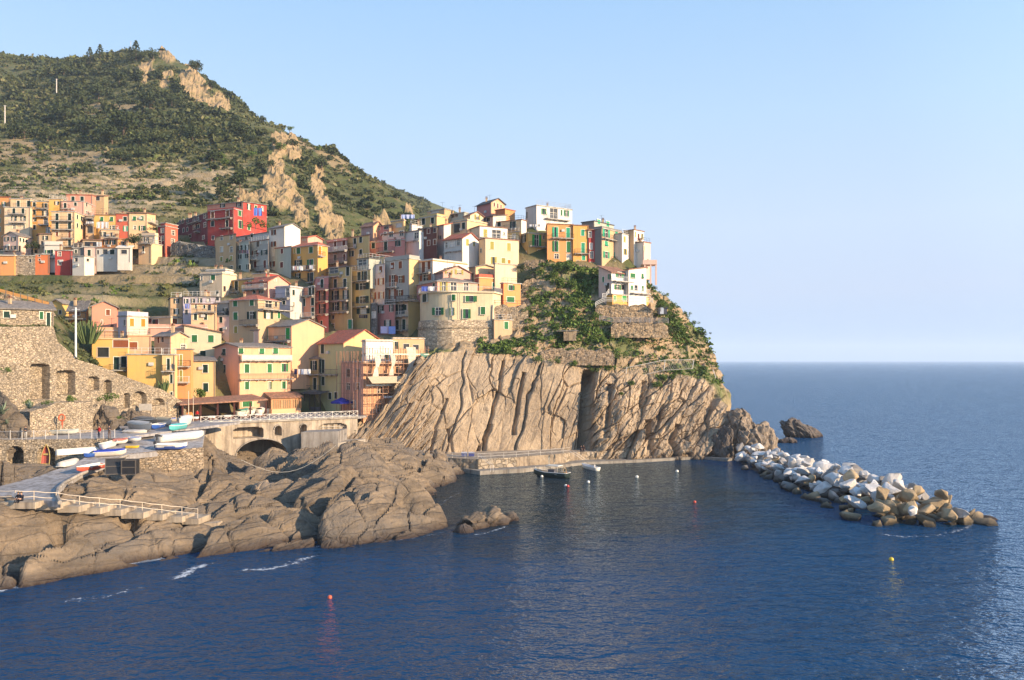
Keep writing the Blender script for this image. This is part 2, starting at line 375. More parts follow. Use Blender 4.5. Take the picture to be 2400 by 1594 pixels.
# ================================================================ hill (one terrain sheet behind and under the village)
SKY = [(-420,165,760),(-150,140,740),(0,137,720),(112,149,690),(193,146,640),(305,120,600),(376,117,580),(457,156,560),(508,200,545),(590,271,500),
       (650,296,470),(711,328,455),(780,368,440),(844,403,425),(890,430,410),(935,460,395),(981,500,380),(1060,560,360)]
HC = [(800,470,372),(850,500,352),(900,525,335),(760,430,395),(945,545,320),(800,560,280),(900,570,262),(1000,585,245),
      (600,320,425),(640,335,395),(690,405,352),(730,475,312),(758,530,285),(775,562,268),(600,400,352),(550,450,318),(500,480,292),(620,470,300),(645,525,265),
      (300,240,485),(300,320,405),(300,400,340),(300,470,290),(100,250,525),(100,330,425),(100,400,352),(100,450,300),(-120,300,480),(-120,420,335),(450,300,440),(450,380,362),(450,450,302),
      (100,500,242),(60,600,214),(200,612,213),(320,590,217),(400,575,220),(500,575,216),(-120,560,225),(560,570,215),
      (100,640,200),(250,655,192),(400,650,194),(100,684,176),(250,694,176),(-120,660,190),
      (850,784,179.5),(960,790,178),(1020,790,172),(1150,560,207),(1250,530,207),(1400,560,205),(1480,600,203),(1300,600,197),(1450,615,198),
      (1100,700,183),(1200,720,183),(1300,690,186),(1400,700,188),(1500,700,190),(1560,780,187),
      (560,975,153),(700,975,153),(800,975,156),(450,975,146),(600,900,167),(690,860,170),(0,690,140),(60,704,140),(108,722,140),(142,766,139),(160,777,146),(150,782,134),(0,772,114),(0,771,130),(40,770,132.3),(80,769,133.8),(-60,772,126),(60,770,119),(120,768,126.5),(-120,776,110),(-120,776,121),(180,840,126.5),(216,860,128),(216,860,139.5),(260,882,131),(260,882,139.5),(300,900,134),(300,900,139.5),(370,920,139),(430,948,145),(230,808,150),(190,774,157),(250,777,155),(300,808,152),(400,800,160),(720,770,176.5),(780,774,178),(840,777,177.5),(900,788,175.5),(690,749,174.5),(720,672,187.5),(670,668,190),(610,654,191.5),(525,644,195),(480,702,181.5),(540,704,181.5),(600,706,177.5),(340,830,147),(400,848,152),(430,868,160),(480,868,163.5),(515,868,164),(360,806,165),(380,795,168),(425,780,171),(480,788,167),(500,790,167.5),(740,777,182),(790,779,184),(840,782,184),(900,787,182),(715,770,181),(0,776,117.5),(40,774,121.5),(80,772,126),(120,772,131),(140,773,135),(530,794,163),(620,985,161),(700,985,161),(770,985,163),(640,802,164.5),(870,798,175),(420,722,180),
      (830,985,158),(900,975,162),(960,900,168),(-150,690,146)]
def P3(l): return np.array([tuple(P(*a)) for a in l])
def hill():
    pts = [tuple(P(*a)) for a in SKY + HC] + [tuple(P(x, y+60, Y+130)) for x, y, Y in SKY]
    pts += [tuple(P(1130, 800, 330)), tuple(P(1200, 850, 300)), tuple(P(1350, 800, 250)), tuple(P(1550, 860, 235)), tuple(P(1640, 900, 215)), tuple(P(1250, 870, 420))]
    pts = np.array(pts); xy = pts[:,:2]/100; w = rbf_fit(xy, pts[:,2], .0006)
    rows = np.concatenate([np.arange(108, 330, .95), 330*np.exp(np.arange(0, 1.0, .0042))]); nu = 640
    u = np.linspace(-.82, .26, nu); Yg, U = np.meshgrid(rows, u, indexing='ij'); X = U*Yg + U*40
    q = np.stack([X.ravel(), Yg.ravel()], 1); z = rbf_eval(xy, w, q/100)
    p3 = np.stack([q[:,0], q[:,1], z], 1)
    px, py = to_px(p3)
    far = sstep(200, 300, q[:,1])
    z = z + far*(fbm(p3*.018, 5, 3)*5.0 + fbm(p3*.075, 4, 9)*1.6) + (1-far)*fbm(p3*.12, 4, 5)*.5
    # rocky spur: sharp ridges
    def blobs(lst):
        m = np.zeros(len(px)); wx = fbm(p3*.06, 4, 21)*14; wy = fbm(p3*.06, 4, 31)*14
        for cx, cy, rx, ry, a in lst:
            dx, dy = px-cx+wx, py-cy+wy; c, s = math.cos(R(a)), math.sin(R(a))
            d = np.sqrt(((dx*c+dy*s)/rx)**2 + ((-dx*s+dy*c)/ry)**2); m = np.maximum(m, 1-sstep(.55, 1.5, d))
        return sstep(.34, .50, m + .42*fbm(p3*np.array([.11,.11,.06]), 5, 77))*(m > .02)
    rock = blobs([(343,160,16,24,10),(450,188,26,34,-30),(478,222,16,22,-30),(392,128,24,12,25),(396,182,14,18,0),(470,205,12,14,0),(517,243,14,30,-25),(659,354,24,30,0),(688,360,14,42,-8),(648,402,18,36,0),(638,432,20,30,0),
                  (667,446,26,32,0),(692,478,20,52,-22),(748,444,13,46,-10),(756,485,18,36,-12),(772,528,20,38,-30),(604,466,38,20,0),(653,480,20,14,0),(955,495,10,12,0),(900,520,24,8,20),(790,520,14,7,0)])
    dry = blobs([(265,256,85,17,0),(752,357,85,13,36),(700,330,30,10,40),(120,365,130,14,0),(60,345,70,10,0),(250,382,110,8,0),(330,420,90,12,0),(120,415,120,9,0),(60,420,50,10,0),(480,405,60,8,0),(300,640,120,25,0),(90,600,60,14,0),(480,250,25,30,-30)])
    dry = np.maximum(dry, .75*sstep(360, 420, px)*(1-sstep(205, 235, q[:,1]))*sstep(-.5,.3,fbm(p3*.1,3,88)))
    z = z + rock*(fbm(p3*np.array([.16,.16,.05]), 5, 41)*5.5 + np.abs(fbm(p3*np.array([.3,.3,.1]), 4, 42))*4.0)
    # dry-stone terraces on the lower slope
    tm = (1-sstep(520, 640, px+fbm(p3*.02,3,51)*60))*sstep(20, 34, z)*(1-sstep(104, 128, z+fbm(p3*.015,3,61)*22))*sstep(150, 170, q[:,1])
    hh = 3.1; zz = (z+fbm(p3*.02,3,71)*2.0)/hh; fr = zz-np.floor(zz); rz = sstep(.72, .98, fr)
    zt = z + hh*((np.floor(zz)+rz*.85+fr*.15)-zz); z = z + tm*.8*(zt-z)
    riser = tm*sstep(.66,.76,fr)*(1-sstep(.97,1.0,fr))*sstep(-.25,.2,fbm(p3*.03,3,81))
    V = np.stack([q[:,0], q[:,1], z], 1); px2, py2 = to_px(V)
    ok = ((px2 < 835) | ((px2 < 1035) & (V[:,1] > 166)) | ((px2 < 1545) & (V[:,1] > 186) & (V[:,1]<330)) | ((px2 < 1240) & (V[:,1]>=330)))
    ok &= ~((px2 > 430) & (px2 < 830) & (V[:,1] < 149)) & ~((px2 <= 430) & (V[:,1] < 108.2 + (px2+60)*.0664)) & (V[:,2] > -4)
    nv = len(rows); k = ok.reshape(nv, nu); keep = k[:-1,:-1] & k[1:,:-1] & k[:-1,1:] & k[1:,1:]
    Q = grid_quads(nu, nv, keep); used = np.unique(Q); mp = np.full(len(V), -1); mp[used] = np.arange(len(used))
    o = np_mesh('hill', V[used], mp[Q], M_HILL, smooth=False, attrs={'rock': rock[used], 'dry': dry[used], 'riser': riser[used]}); tag(o, kind='structure')
    wood = blobs([(180,300,190,34,0),(270,200,150,45,5),(500,340,120,60,20),(575,400,60,70,0),(470,270,80,40,20),(860,480,110,45,30),(760,420,50,60,20),(700,520,60,40,0),(130,230,140,40,0),(430,470,120,25,0),(350,345,160,16,0)])
    return dict(wood=wood[used], V=V[used], px=px2[used], py=py2[used], rock=rock[used], dry=dry[used], riser=riser[used])
HILL = hill()

# ================================================================ headland cliff
HLC = [(800,1052,146,1018,149,1008,158,1000,170),(880,1056,149,985,153,975,163,965,175),(910,1062,150,945,154,940,164,930,175),(940,1066,150,888,155,880,164,870,175),
 (980,1072,151,850,157,840,166,830,176),(1020,1076,152,828,160,815,167,800,178),(1080,1078,154,822,162,805,168,780,180),(1140,1078,156,834,163,800,168,760,180),
 (1200,1076,158,842,164,775,171,690,183),(1280,1072,160,850,165,750,173,615,188),(1340,1068,161,860,166,750,174,615,189),(1368,1066,161.5,872,166.5,752,175,622,189.5),
 (1384,1066,162,880,167,754,175,626,189.5),(1420,1064,161,884,167,760,176,640,190),(1500,1062,161,890,168,775,177,658,191),(1560,1060,162,885,170,795,180,694,192),
 (1620,1058,163,885,173,825,181,760,192),(1665,1056,164,905,174,853,182,804,190),(1690,1056,165,960,172,908,178,864,185),(1712,1055,166,1010,170,985,175,955,180),
 (1738,1058,167,1035,170,1010,174,985,178),(1760,1062,168,1052,171,1044,174,1036,178)]
def loft(cols, rows):
    """cols: list of lists of world points; smooth interpolation to (nu, nv)"""
    A = np.array(cols)  # (c, r, 3)
    return A
def headland():
    cols = []
    for x, yb, Yb, ye, Ye, ym, Ym, yt, Yt in HLC:
        b = P(x, yb, Yb); base0 = Vector((b.x*1.0, b.y-.6, -2.5))
        e = P(x, ye, Ye); mid1 = b.lerp(e, .35); mid2 = b.lerp(e, .72); mid2.y -= .8; mid1.y -= .4
        m = P(x, ym, Ym); tpt = P(x, yt, Yt); back = tpt + Vector((0, 26, -2.0))
        cols.append([base0, b, mid1, mid2, e, m, tpt, back])
    last = cols[-1]
    cols.append([Vector((p.x-3, p.y+14, p.z*.8-1.0)) for p in last]); cols.append([Vector((p.x-30, p.y+40, p.z*.8-1)) for p in cols[-4]])
    A = np.array(cols)
    xs = np.array([h[0] for h in HLC] + [1775, 1800], float)
    vk = np.array([0, .06, .26, .46, .62, .78, .96, 1.0])
    NU, NV = 820, 330
    uu = np.linspace(xs[0], xs[-1], NU); vv = np.linspace(0, 1, NV)
    B = np.empty((NU, A.shape[1], 3))
    for r in range(A.shape[1]):
        for k in range(3): B[:,r,k] = np.interp(uu, xs, A[:,r,k])
    ker = np.ones(7)/7     # soften the column kinks
    for r in range(A.shape[1]):
        for k in range(3): B[:,r,k] = np.convolve(np.pad(B[:,r,k], 3, 'edge'), ker, 'valid')
    S = np.empty((NV, NU, 3))
    for k in range(3):
        for i in range(NU): S[:,i,k] = np.interp(vv, vk, B[i,:,k])
    du = np.gradient(S, axis=1); dv = np.gradient(S, axis=0); N = np.cross(du, dv); N /= np.linalg.norm(N, axis=2, keepdims=True)+1e-9
    p = S.reshape(-1,3); n = N.reshape(-1,3); px, py = to_px(p)
    V = np.repeat(vv, NU)
    cliff = 1-sstep(.60, .66, V); upper = 1-cliff
    # tilted slabs: coordinate across the strata (x shifts with height)
    wob = fbm(p*np.array([.06,.06,.045]), 4, 5)
    left = 1-sstep(985, 1045, px); mid = sstep(985, 1045, px)*(1-sstep(1355, 1385, px)); right = sstep(1365, 1400, px)
    def slabs(ang, per, seed, warp, sharp=.86):
        s = (p[:,0]*math.cos(R(ang)) - p[:,2]*math.sin(R(ang)))/per + wob*warp + fbm(p*.16, 3, seed)*.18
        c = np.floor(s); f = s-c; r = _hash(c, c*0, c*0, seed)
        return (r-.5) , f, c
    d = np.zeros(len(p))
    r1, f1, c1 = slabs(36, 1.15, 3, 1.2); d += left*(r1*.9 + (f1-.5)*.7)
    def blocks(tx, lx, lz, off, tl, crk, sd_):
        F1, F2, cid, vec, c2 = worley(np.stack([(p[:,0]-p[:,2]*tx)/lx+wob*.5, p[:,1]*.0, p[:,2]/lz+wob*.7], 1), sd_)
        return (cid-.5)*off + vec[:,0]*lx*(c2-.5)*tl + vec[:,2]*lz*(cid-.5)*tl*.5 - crk*np.exp(-((F2-F1)/.035)**2)
    E1_, E2_, _, _, _ = worley(np.stack([(p[:,0]-p[:,2]*.30)/5.2+wob*.9, p[:,1]*0, p[:,2]/12.0+wob*1.1], 1), 61); blk_e = np.exp(-((E2_-E1_)/.028)**2); crackmask = sstep(-.05, .3, fbm(p*.085, 4, 62))
    r2, f2, c2 = slabs(17, 6.5, 8, .8)
    d += mid*cliff*(r2*1.5 - .7*np.exp(-(np.minimum(f2, 1-f2)/.022)**2) + blocks(.30, 4.6, 11.0, .8, .30, .10, 4) - .55*crackmask*blk_e *1.0 + blocks(.36, 1.5, 3.4, .22, .30, .16, 24)*sstep(-.25, .2, fbm(p*.07, 3, 44)))
    d += right*cliff*(blocks(.75, 3.4, 7.0, 1.9, .75, .7, 5) + blocks(.8, 1.3, 2.8, .6, .6, .3, 25) + blocks(.3, .6, 1.1, .2, .5, .08, 35))
    d += left*blocks(.7, .8, 5.0, .6, .5, .3, 6)
    r4, f4, c4 = slabs(30, 1.4, 23, 1.4); d += right*cliff*(r4*.4 + (f4-.5)*.3)
    d += cliff*(fbm(p*.45, 4, 26)*.16 + fbm(p*1.6, 3, 36)*.06)
    d += upper*(fbm(p*.14, 5, 6)*1.4 + fbm(p*.5, 4, 16)*.45 + blocks(.5, 2.2, 2.6, .9, .5, .3, 7))
    d += right*cliff*np.abs(fbm(p*np.array([.22,.22,.10]), 4, 56))*1.2
    # the deep dark cleft and its neighbours
    def cleft(pts, wpx, depth):
        ys = [a[1] for a in pts]; xc = np.interp(py, ys, [a[0] for a in pts])
        return -depth*np.exp(-((px-xc+fbm(p*.3,3,91)*4)/wpx)**2)*(py > ys[0]-6)*(py < ys[-1]+10)
    d += cleft([(1384,872),(1376,930),(1370,990),(1366,1060)], 9, 5.5) + cleft([(1226,880),(1212,960),(1205,1010)], 4, 1.4) + cleft([(1180,850),(1166,930),(1150,985),(1120,1062)], 3.5, 1.2)
    d += cleft([(1148,1000),(1138,1030),(1134,1062)], 4, 1.6) + cleft([(1425,910),(1424,960),(1418,1020)], 5, 1.6) + cleft([(1520,990),(1522,1060)], 8, 1.9) + cleft([(1510,900),(1505,945)], 5, 1.5) + cleft([(1590,1000),(1572,1030),(1585,1060)], 7, 1.7)
    d += cleft([(1045,940),(1020,1000),(1012,1058)], 3, .8) + cleft([(1050,1010),(1060,1060)], 3, .7)
    # bulges: the rock right of the cleft stands forward
    d += 1.6*sstep(1378, 1400, px)*(1-sstep(1440, 1520, px))*cliff
    Vt = p + n*np.where(n[:,1:2] > 0.2, -d[:,None], d[:,None])*np.array([1, 1, .6]); 
    flip = (n[:,1] > 0.2)
    sl = n.copy(); up = np.abs(n[:,2])
    grass = upper*sstep(.0, .35, fbm(p*.13, 5, 66))*.8
    o = np_mesh('headland', Vt, grid_quads(NU, NV)[:, ::-1] if N[NV//4, NU//2, 1] > 0 else grid_quads(NU, NV), M_HEAD, smooth=False, attrs={'upper': upper, 'green': grass}); tag(o, kind='structure')
    return dict(V=Vt, px=px, py=py, upper=upper, grass=grass)
def head_mat():
    t = NT('headland_rock'); v = t.coord()
    up = t.n('Attribute', attribute_name='upper'); gr = t.n('Attribute', attribute_name='green')
    st = t.strata(v, (0, R(-26), 0), (1, .5, .08))
    n1 = t.noise(v, .11, 6, .62); n2 = t.noise(st, .8, 7, .7, .6); n3 = t.noise(v, 1.5, 6, .7); n4 = t.noise(st, 2.6, 5, .65)
    c = t.mix(t.ramp(n1, [(.36, (0,0,0)), (.64, (1,1,1))]), (.285, .215, .145, 1), (.46, .35, .235, 1))
    c = t.mix(t.ramp(n2, [(.48, (0,0,0)), (.68, (.85,.85,.85))]), c, (.16, .13, .10, 1))
    c = t.mix(t.ramp(n4, [(.58, (0,0,0)), (.72, (.8,.8,.8))]), c, (.12, .095, .07, 1))
    c = t.mix(t.ramp(n3, [(.5, (0,0,0)), (.8, (.5,.5,.5))]), c, (.50, .39, .28, 1))
    earth = t.mix(n3, (.26, .18, .10, 1), (.44, .32, .19, 1)); earth = t.mix(t.ramp(n2, [(.45, (0,0,0)), (.7, (1,1,1))]), earth, (.40, .31, .21, 1))
    veg = t.mix(n3, (.035, .06, .015, 1), (.13, .17, .045, 1)); earth = t.mix(gr.outputs['Fac'], earth, veg)
    c = t.mix(up.outputs['Fac'], c, earth)
    g = t.n('NewGeometry'); sp = t.n('SeparateXYZ'); t.l(g.outputs['Position'], sp.inputs[0])
    c = t.mix(t.ramp(t.math('ADD', t.math('MULTIPLY', sp.outputs[2], .4), t.math('MULTIPLY', n3, .4)), [(.2, (1,1,1)), (.6, (0,0,0))]), c, (.03, .026, .022, 1))
    h = t.math('ADD', t.math('MULTIPLY', n2, .9), t.math('MULTIPLY', n4, .35)); h = t.math('ADD', h, t.math('MULTIPLY', n3, .5))
    return t.done(c, .9, t.bump(h, .7, .9), .2)
M_HEAD = head_mat()
HEAD = headland()

LE = [G(330,972,9.77), G(290,1002,9.7), G(264,1030,9.3), G(190,1078,7.9), G(92,1116,6.95), G(5,1138,6.4), G(-70,1158,6.3)]
RE = [G(486,984,9.62), G(480,1010,9.1), G(474,1048,8.3), G(300,1066,8.05), G(188,1110,7.1), G(136,1144,6.6), G(142,1176,6.3)]
def under_quads(q, z, quads, drop):
    """push heights below a set of quads (4 corner points each)"""
    for A, B, C, D in quads:
        for T in ((A,B,C),(A,C,D)):
            a, b, c = [np.array(v[:]) for v in T]; den = (b[1]-c[1])*(a[0]-c[0])+(c[0]-b[0])*(a[1]-c[1])
            if abs(den) < 1e-9: continue
            u = ((b[1]-c[1])*(q[:,0]-c[0])+(c[0]-b[0])*(q[:,1]-c[1]))/den; v = ((c[1]-a[1])*(q[:,0]-c[0])+(a[0]-c[0])*(q[:,1]-c[1]))/den; w = 1-u-v
            m = (u > -.06) & (v > -.06) & (w > -.06); z = np.where(m, np.minimum(z, u*a[2]+v*b[2]+w*c[2]-drop), z)
    return z
# ================================================================ shore rocks in front (height field)
def shore():
    L = []   # world control points from (x, y, Y) or with explicit z
    for a in [(0,1378,71.0),(0,1290,73.5),(0,1205,76.5),(0,1183,78),(150,1345,75.6),(150,1270,78),(150,1205,80.5),(300,1320,79.6),(300,1272,81.5),(300,1235,83.5),(300,1212,85),(-150,1420,66),(-150,1200,74),
              (450,1300,83.1),(450,1265,85),(450,1238,87),(600,1290,85),(600,1252,88),(600,1218,91),(600,1185,95),(700,1280,86.5),(700,1235,90),(700,1190,94),(700,1150,100),(800,1275,87.8),(800,1228,91),(800,1180,95),(800,1135,101),(800,1090,108),(800,1060,117),
              (880,1268,89.2),(880,1215,93),(880,1165,97),(880,1130,106),(880,1080,114),(950,1262,90.5),(950,1205,95),(955,1160,98),(1000,1250,93),(1000,1225,96),(1040,1240,96.2),(1040,1226,98),
              (880,1042,126),(840,1042,126),(900,1060,126),(960,1072,128),(1000,1100,130),(1045,1140,128),(940,1110,120),(1010,1130,122),(900,1120,112),(830,1100,112),(760,1110,113),
              (380,1158,101),(380,1142,105),(430,1140,106.5),(300,1146,100),(330,1130,103.5),(470,1165,102),(540,1180,100),(590,1198,97),(470,1145,107),(250,1134,99),
              (640,1088,128),(700,1092,124),(600,1150,121),(620,1128,126),(560,1132,118),(760,1080,128),(530,1125,111),(490,1140,106),(700,1118,118),(650,1152,116),(690,1140,108),(620,1165,103),
              (800,1052,126),(730,1085,132),(500,1060,126),(470,1022,128)]: L.append(tuple(P(*a)))
    for x, y, z in [(0,1390,-1.5),(150,1358,-1.5),(300,1332,-1.5),(450,1312,-1.5),(600,1302,-1.6),(800,1287,-1.6),(950,1274,-1.6),(1060,1250,-1.6),(1085,1225,-1.6),(1040,1200,-1.2),(1000,1185,-1.2),(1045,1163,-1.0),(1090,1145,-1.6),(1080,1115,-1.2),(1120,1110,-1.6),
                    (560,1150,-.8),(600,1145,-.8),(640,1155,-.5),(700,1170,-.2),(500,1152,-.3),(-150,1440,-1.5)]: L.append(tuple(G(x, y, z)))
    for X, Y, z in [(-70,62,-2),(-40,66,-2.5),(-20,78,-2.5),(-5,84,-2.5),(2,95,-2.5),(5,110,-2.5),(0,125,-2.2),(-2,138,-1.5),(-75,78,4.5),(-75,95,4.2),(-62,100,5.0),(-40,108,5.0),(-48,100,5.0),(-28,140,3),(-40,140,2.2),(-47,140,2.6),(-62,140,6),(-15,140,5)]: L.append((X, Y, z))
    for (x, y), zst in zip([(20,1180),(108,1180),(160,1186),(210,1191),(260,1196),(310,1202),(358,1207),(404,1212),(446,1217)], [6.3,6.0,5.6,5.2,4.75,4.3,3.85,3.45,3.1]):
        g_ = G(x, y, zst); L += [(g_.x, g_.y-.3, zst-1.0), (g_.x+.2, g_.y+1.3, zst-.7), (g_.x+.4, g_.y+3.2, zst-.6)]
    pts = np.array(L); xy = pts[:,:2]/20; w = rbf_fit(xy, pts[:,2], .004)
    xs = np.arange(-72, 4.5, .17); ys = np.concatenate([np.arange(63, 112, .17), np.arange(112, 147, .3)])
    Xg, Yg = np.meshgrid(xs, ys); q = np.stack([Xg.ravel(), Yg.ravel()], 1); z = rbf_eval(xy, w, q/20)
    p = np.stack([q[:,0], q[:,1], z], 1); p2 = np.stack([q[:,0], q[:,1], q[:,0]*0], 1)
    wob = fbm(p2*.07, 4, 2)
    land = sstep(-1.0, .6, z)
    # bedding: slabs run from near-left to far-right and dip; saw-tooth ledges across them
    def saw(ang, per, seed, warp):
        s = (q[:,0]*math.cos(R(ang)) + q[:,1]*math.sin(R(ang)))/per + wob*warp + fbm(p2*.25, 3, seed)*.22
        c = np.floor(s); f = s-c; return f, _hash(c, c*0, c*0, seed), c
    zz0 = z
    al, pe = q[:,0]*.72+q[:,1]*.69, q[:,0]*.69-q[:,1]*.72      # along and across the tilted beds
    def beds(la, lp, off, tilt, rnd_, crk, sd_):
        F1, F2, cid, vec, c2 = worley(np.stack([al/la+wob*.25, pe/lp+wob*.4, al*0], 1), sd_)
        return (cid-.5)*off + vec[:,1]*lp*(tilt+(c2-.5)*rnd_) + vec[:,0]*la*(c2-.5)*rnd_*.35 - crk*np.exp(-((F2-F1)/.05)**2)
    d = beds(13, 5.6, 1.9, -.52, .42, 1.5, 3) + beds(5.2, 2.3, .5, -.34, .45, .55, 13) + .6*beds(1.9, .8, .10, -.15, .4, .10, 23)
    f, r, c = saw(-46, 2.3, 15, 1.2); d += (np.where(f < .85, f/.85, (1-f)/.15)-.5)*.22*(.2+r)
    for per, am, sd_ in ((.85, .20, 61), (.45, .045, 62)):
        s_ = (pe + .35*zz0)/per + wob*2.2; c = np.floor(s_); f = s_-c; d += ((f-.5) + (_hash(c, c*0, c*0, sd_)-.5)*1.2)*am*sstep(-.3,.3,fbm(p2*.14,3,sd_))
    d += fbm(p2*.16, 3, 33)*.5 + fbm(p2*1.3, 3, 43)*.05
    calm = np.ones(len(q))
    for (x, y), zst in zip([(20,1180),(108,1180),(160,1186),(210,1191),(260,1196),(310,1202),(358,1207),(404,1212),(446,1217)], [6.3,6.0,5.6,5.2,4.75,4.3,3.85,3.45,3.1]):
        g_ = G(x, y, zst); calm = np.minimum(calm, sstep(2.0, 4.5, np.hypot(q[:,0]-g_.x, q[:,1]-g_.y-1)))
    zz = z + d*land*1.0*(.25+.75*calm)
    zz = under_quads(q, zz, [(LE[i], RE[i], RE[i+1], LE[i+1]) for i in range(len(LE)-1)], .45)
    # flatten where the path and slipway lie
    V = np.stack([q[:,0], q[:,1], zz], 1)
    o = np_mesh('shore_rocks', V, grid_quads(len(xs), len(ys)), M_SHORE, smooth=False); tag(o, kind='structure')
    return xs, ys, zz.reshape(len(ys), len(xs))
SHORE = shore()
def tri_z(quads, x, y):
    best = None
    for A, B, C, D in quads:
        for a, b, c in ((A,B,C),(A,C,D)):
            den = (b.y-c.y)*(a.x-c.x)+(c.x-b.x)*(a.y-c.y)
            if abs(den) < 1e-9: continue
            u = ((b.y-c.y)*(x-c.x)+(c.x-b.x)*(y-c.y))/den; v = ((c.y-a.y)*(x-c.x)+(a.x-c.x)*(y-c.y))/den; w = 1-u-v
            if u > -.02 and v > -.02 and w > -.02: z = u*a.z+v*b.z+w*c.z; best = z if best is None else max(best, z)
    return best
def shore_z(x, y):
    xs, ys, Z = SHORE; i = int(np.clip(np.searchsorted(xs, x), 0, len(xs)-1)); j = int(np.clip(np.searchsorted(ys, y), 0, len(ys)-1)); return float(Z[j, i])

# ================================================================ free-standing rocks
def rock_lump(name, label, cat, c, size, seed, mat, ridge=1.0, sub=5, rz=0.0, group=None, shear=0.0, tip=0.0):
    bm = bmesh.new(); bmesh.ops.create_icosphere(bm, subdivisions=sub, radius=1)
    V = np.array([v.co[:] for v in bm.verts]); Q = np.array([[v.index for v in f.verts] for f in bm.faces]); bm.free()
    n = V.copy(); s3 = np.array(size); p = V*s3
    V[:,2] = np.where(V[:,2] > 0, V[:,2]**1.0, V[:,2]*.5)
    d = fbm(p*.22+seed*7.1, 5, seed)*.42 + ridge*np.abs(fbm(p*np.array([.35,.35,.12])+seed, 4, seed+5))*.35
    F1, F2, cid, vec, c2 = worley(p*np.array([.5,.5,.26])+seed*3, seed); d += ((cid-.5)*.34 + vec[:,0]*(c2-.5)*.5)*ridge - .12*np.exp(-((F2-F1)/.05)**2)
    st = (p[:,0]*.8+p[:,2]*.55)/1.1 + fbm(p*.2,3,seed+9)*.9; fr = st-np.floor(st); d += (fr-.5)*.12*ridge
    W_ = (V + n*d[:,None])*s3;  W_[:,0] += shear*W_[:,2]; k = np.clip(W_[:,2]/size[2], 0, 1); W_[:,0] += tip*size[0]*k*k
    o = np_mesh(name, W_, Q, mat, smooth=False); o.location = c; o.rotation_euler.z = rz
    return tag(o, label, cat, group)
M_OUTCROP = rock_mat('outcrop_rock', (.27, .205, .145, 1), (.10, .082, .065, 1), (.36, .28, .20, 1), tilt=40)
rock_lump('rock_outcrop', 'craggy brown rock outcrop between the cliff foot and the breakwater', 'rock', P(1748, 1068, 168) + Vector((0, 3, 0)), (6.6, 6.0, 7.6), 3, M_OUTCROP, .55, 6, .3)
rock_lump('rock_outcrop', 'dark narrow rock leaning on the cliff foot beside the big outcrop', 'rock', P(1690, 1075, 164) + Vector((0, 1.0, 0)), (2.6, 3.0, 6.6), 8, M_DARKROCK, .7, 5, .1, shear=.1)
rock_lump('sea_stack', 'dark wedge shaped rock alone in open sea beyond the outcrop', 'rock', G(1888, 1029, -.4) + Vector((0, 2, 0)), (4.4, 3.0, 4.2), 12, M_DARKROCK, .9, 5, 0, tip=-.55)
rock_lump('low_rock', 'small low dark rock awash between the outcrop and the wedge shaped rock', 'rock', G(1843, 1040, -.3), (2.2, 1.6, 1.3), 15, M_DARKROCK, .9, 4)
rock_lump('islet', 'low brown rock islet in the harbour water off the shore rocks', 'rock', G(1128, 1246, -.5) + Vector((0, 1.5, 0)), (3.3, 2.0, 1.75), 21, M_SHORE, 1.2, 5, .5, shear=.25)
rock_lump('islet', 'small brown boulder at the right end of the harbour rock islet', 'rock', G(1196, 1225, -.3) + Vector((0, .6, 0)), (1.15, 1.0, 1.0), 27, M_SHORE, 1.0, 4)
rock_lump('islet', 'dark wet toe of rock at the left end of the harbour rock islet', 'rock', G(1088, 1252, -.3), (1.0, .9, 1.1), 29, M_DARKROCK, 1.0, 4)
rock_lump('low_rock', 'dark rock barely breaking the surface off the breakwater tip', 'rock', G(2308, 1222, -.3), (1.6, .9, .7), 31, M_DARKROCK, .8, 4)

# ================================================================ breakwater boulders
def boulder_mat(c, c2, name):
    t = NT(name); v = t.coord(); n = t.noise(v, .9, 6, .65); n2 = t.noise(v, 3.5, 5, .65); oi = t.n('ObjectInfo')
    col = t.mix(t.ramp(n, [(.4, (0,0,0)), (.7, (1,1,1))]), c, c2); col = t.mix(t.math('MULTIPLY', oi.outputs['Random'], .55), col, sc(c2, .8))
    g = t.n('NewGeometry'); sp = t.n('SeparateXYZ'); t.l(g.outputs['Position'], sp.inputs[0])
    wet = t.ramp(t.math('ADD', t.math('MULTIPLY', sp.outputs[2], .55), t.math('MULTIPLY', n, .5)), [(.35, (1,1,1)), (.85, (0,0,0))])
    col = t.mix(wet, col, (.028, .024, .018, 1))
    return t.done(col, .85, t.bump(t.math('ADD', n, t.math('MULTIPLY', n2, .5)), .22, .9), .3)
M_BW = boulder_mat((.66, .63, .60, 1), (.40, .38, .36, 1), 'white_marble_boulder'); M_BG = boulder_mat((.26, .24, .22, 1), (.15, .135, .12, 1), 'grey_boulder'); M_BB = boulder_mat((.42, .31, .18, 1), (.22, .165, .10, 1), 'brown_boulder')
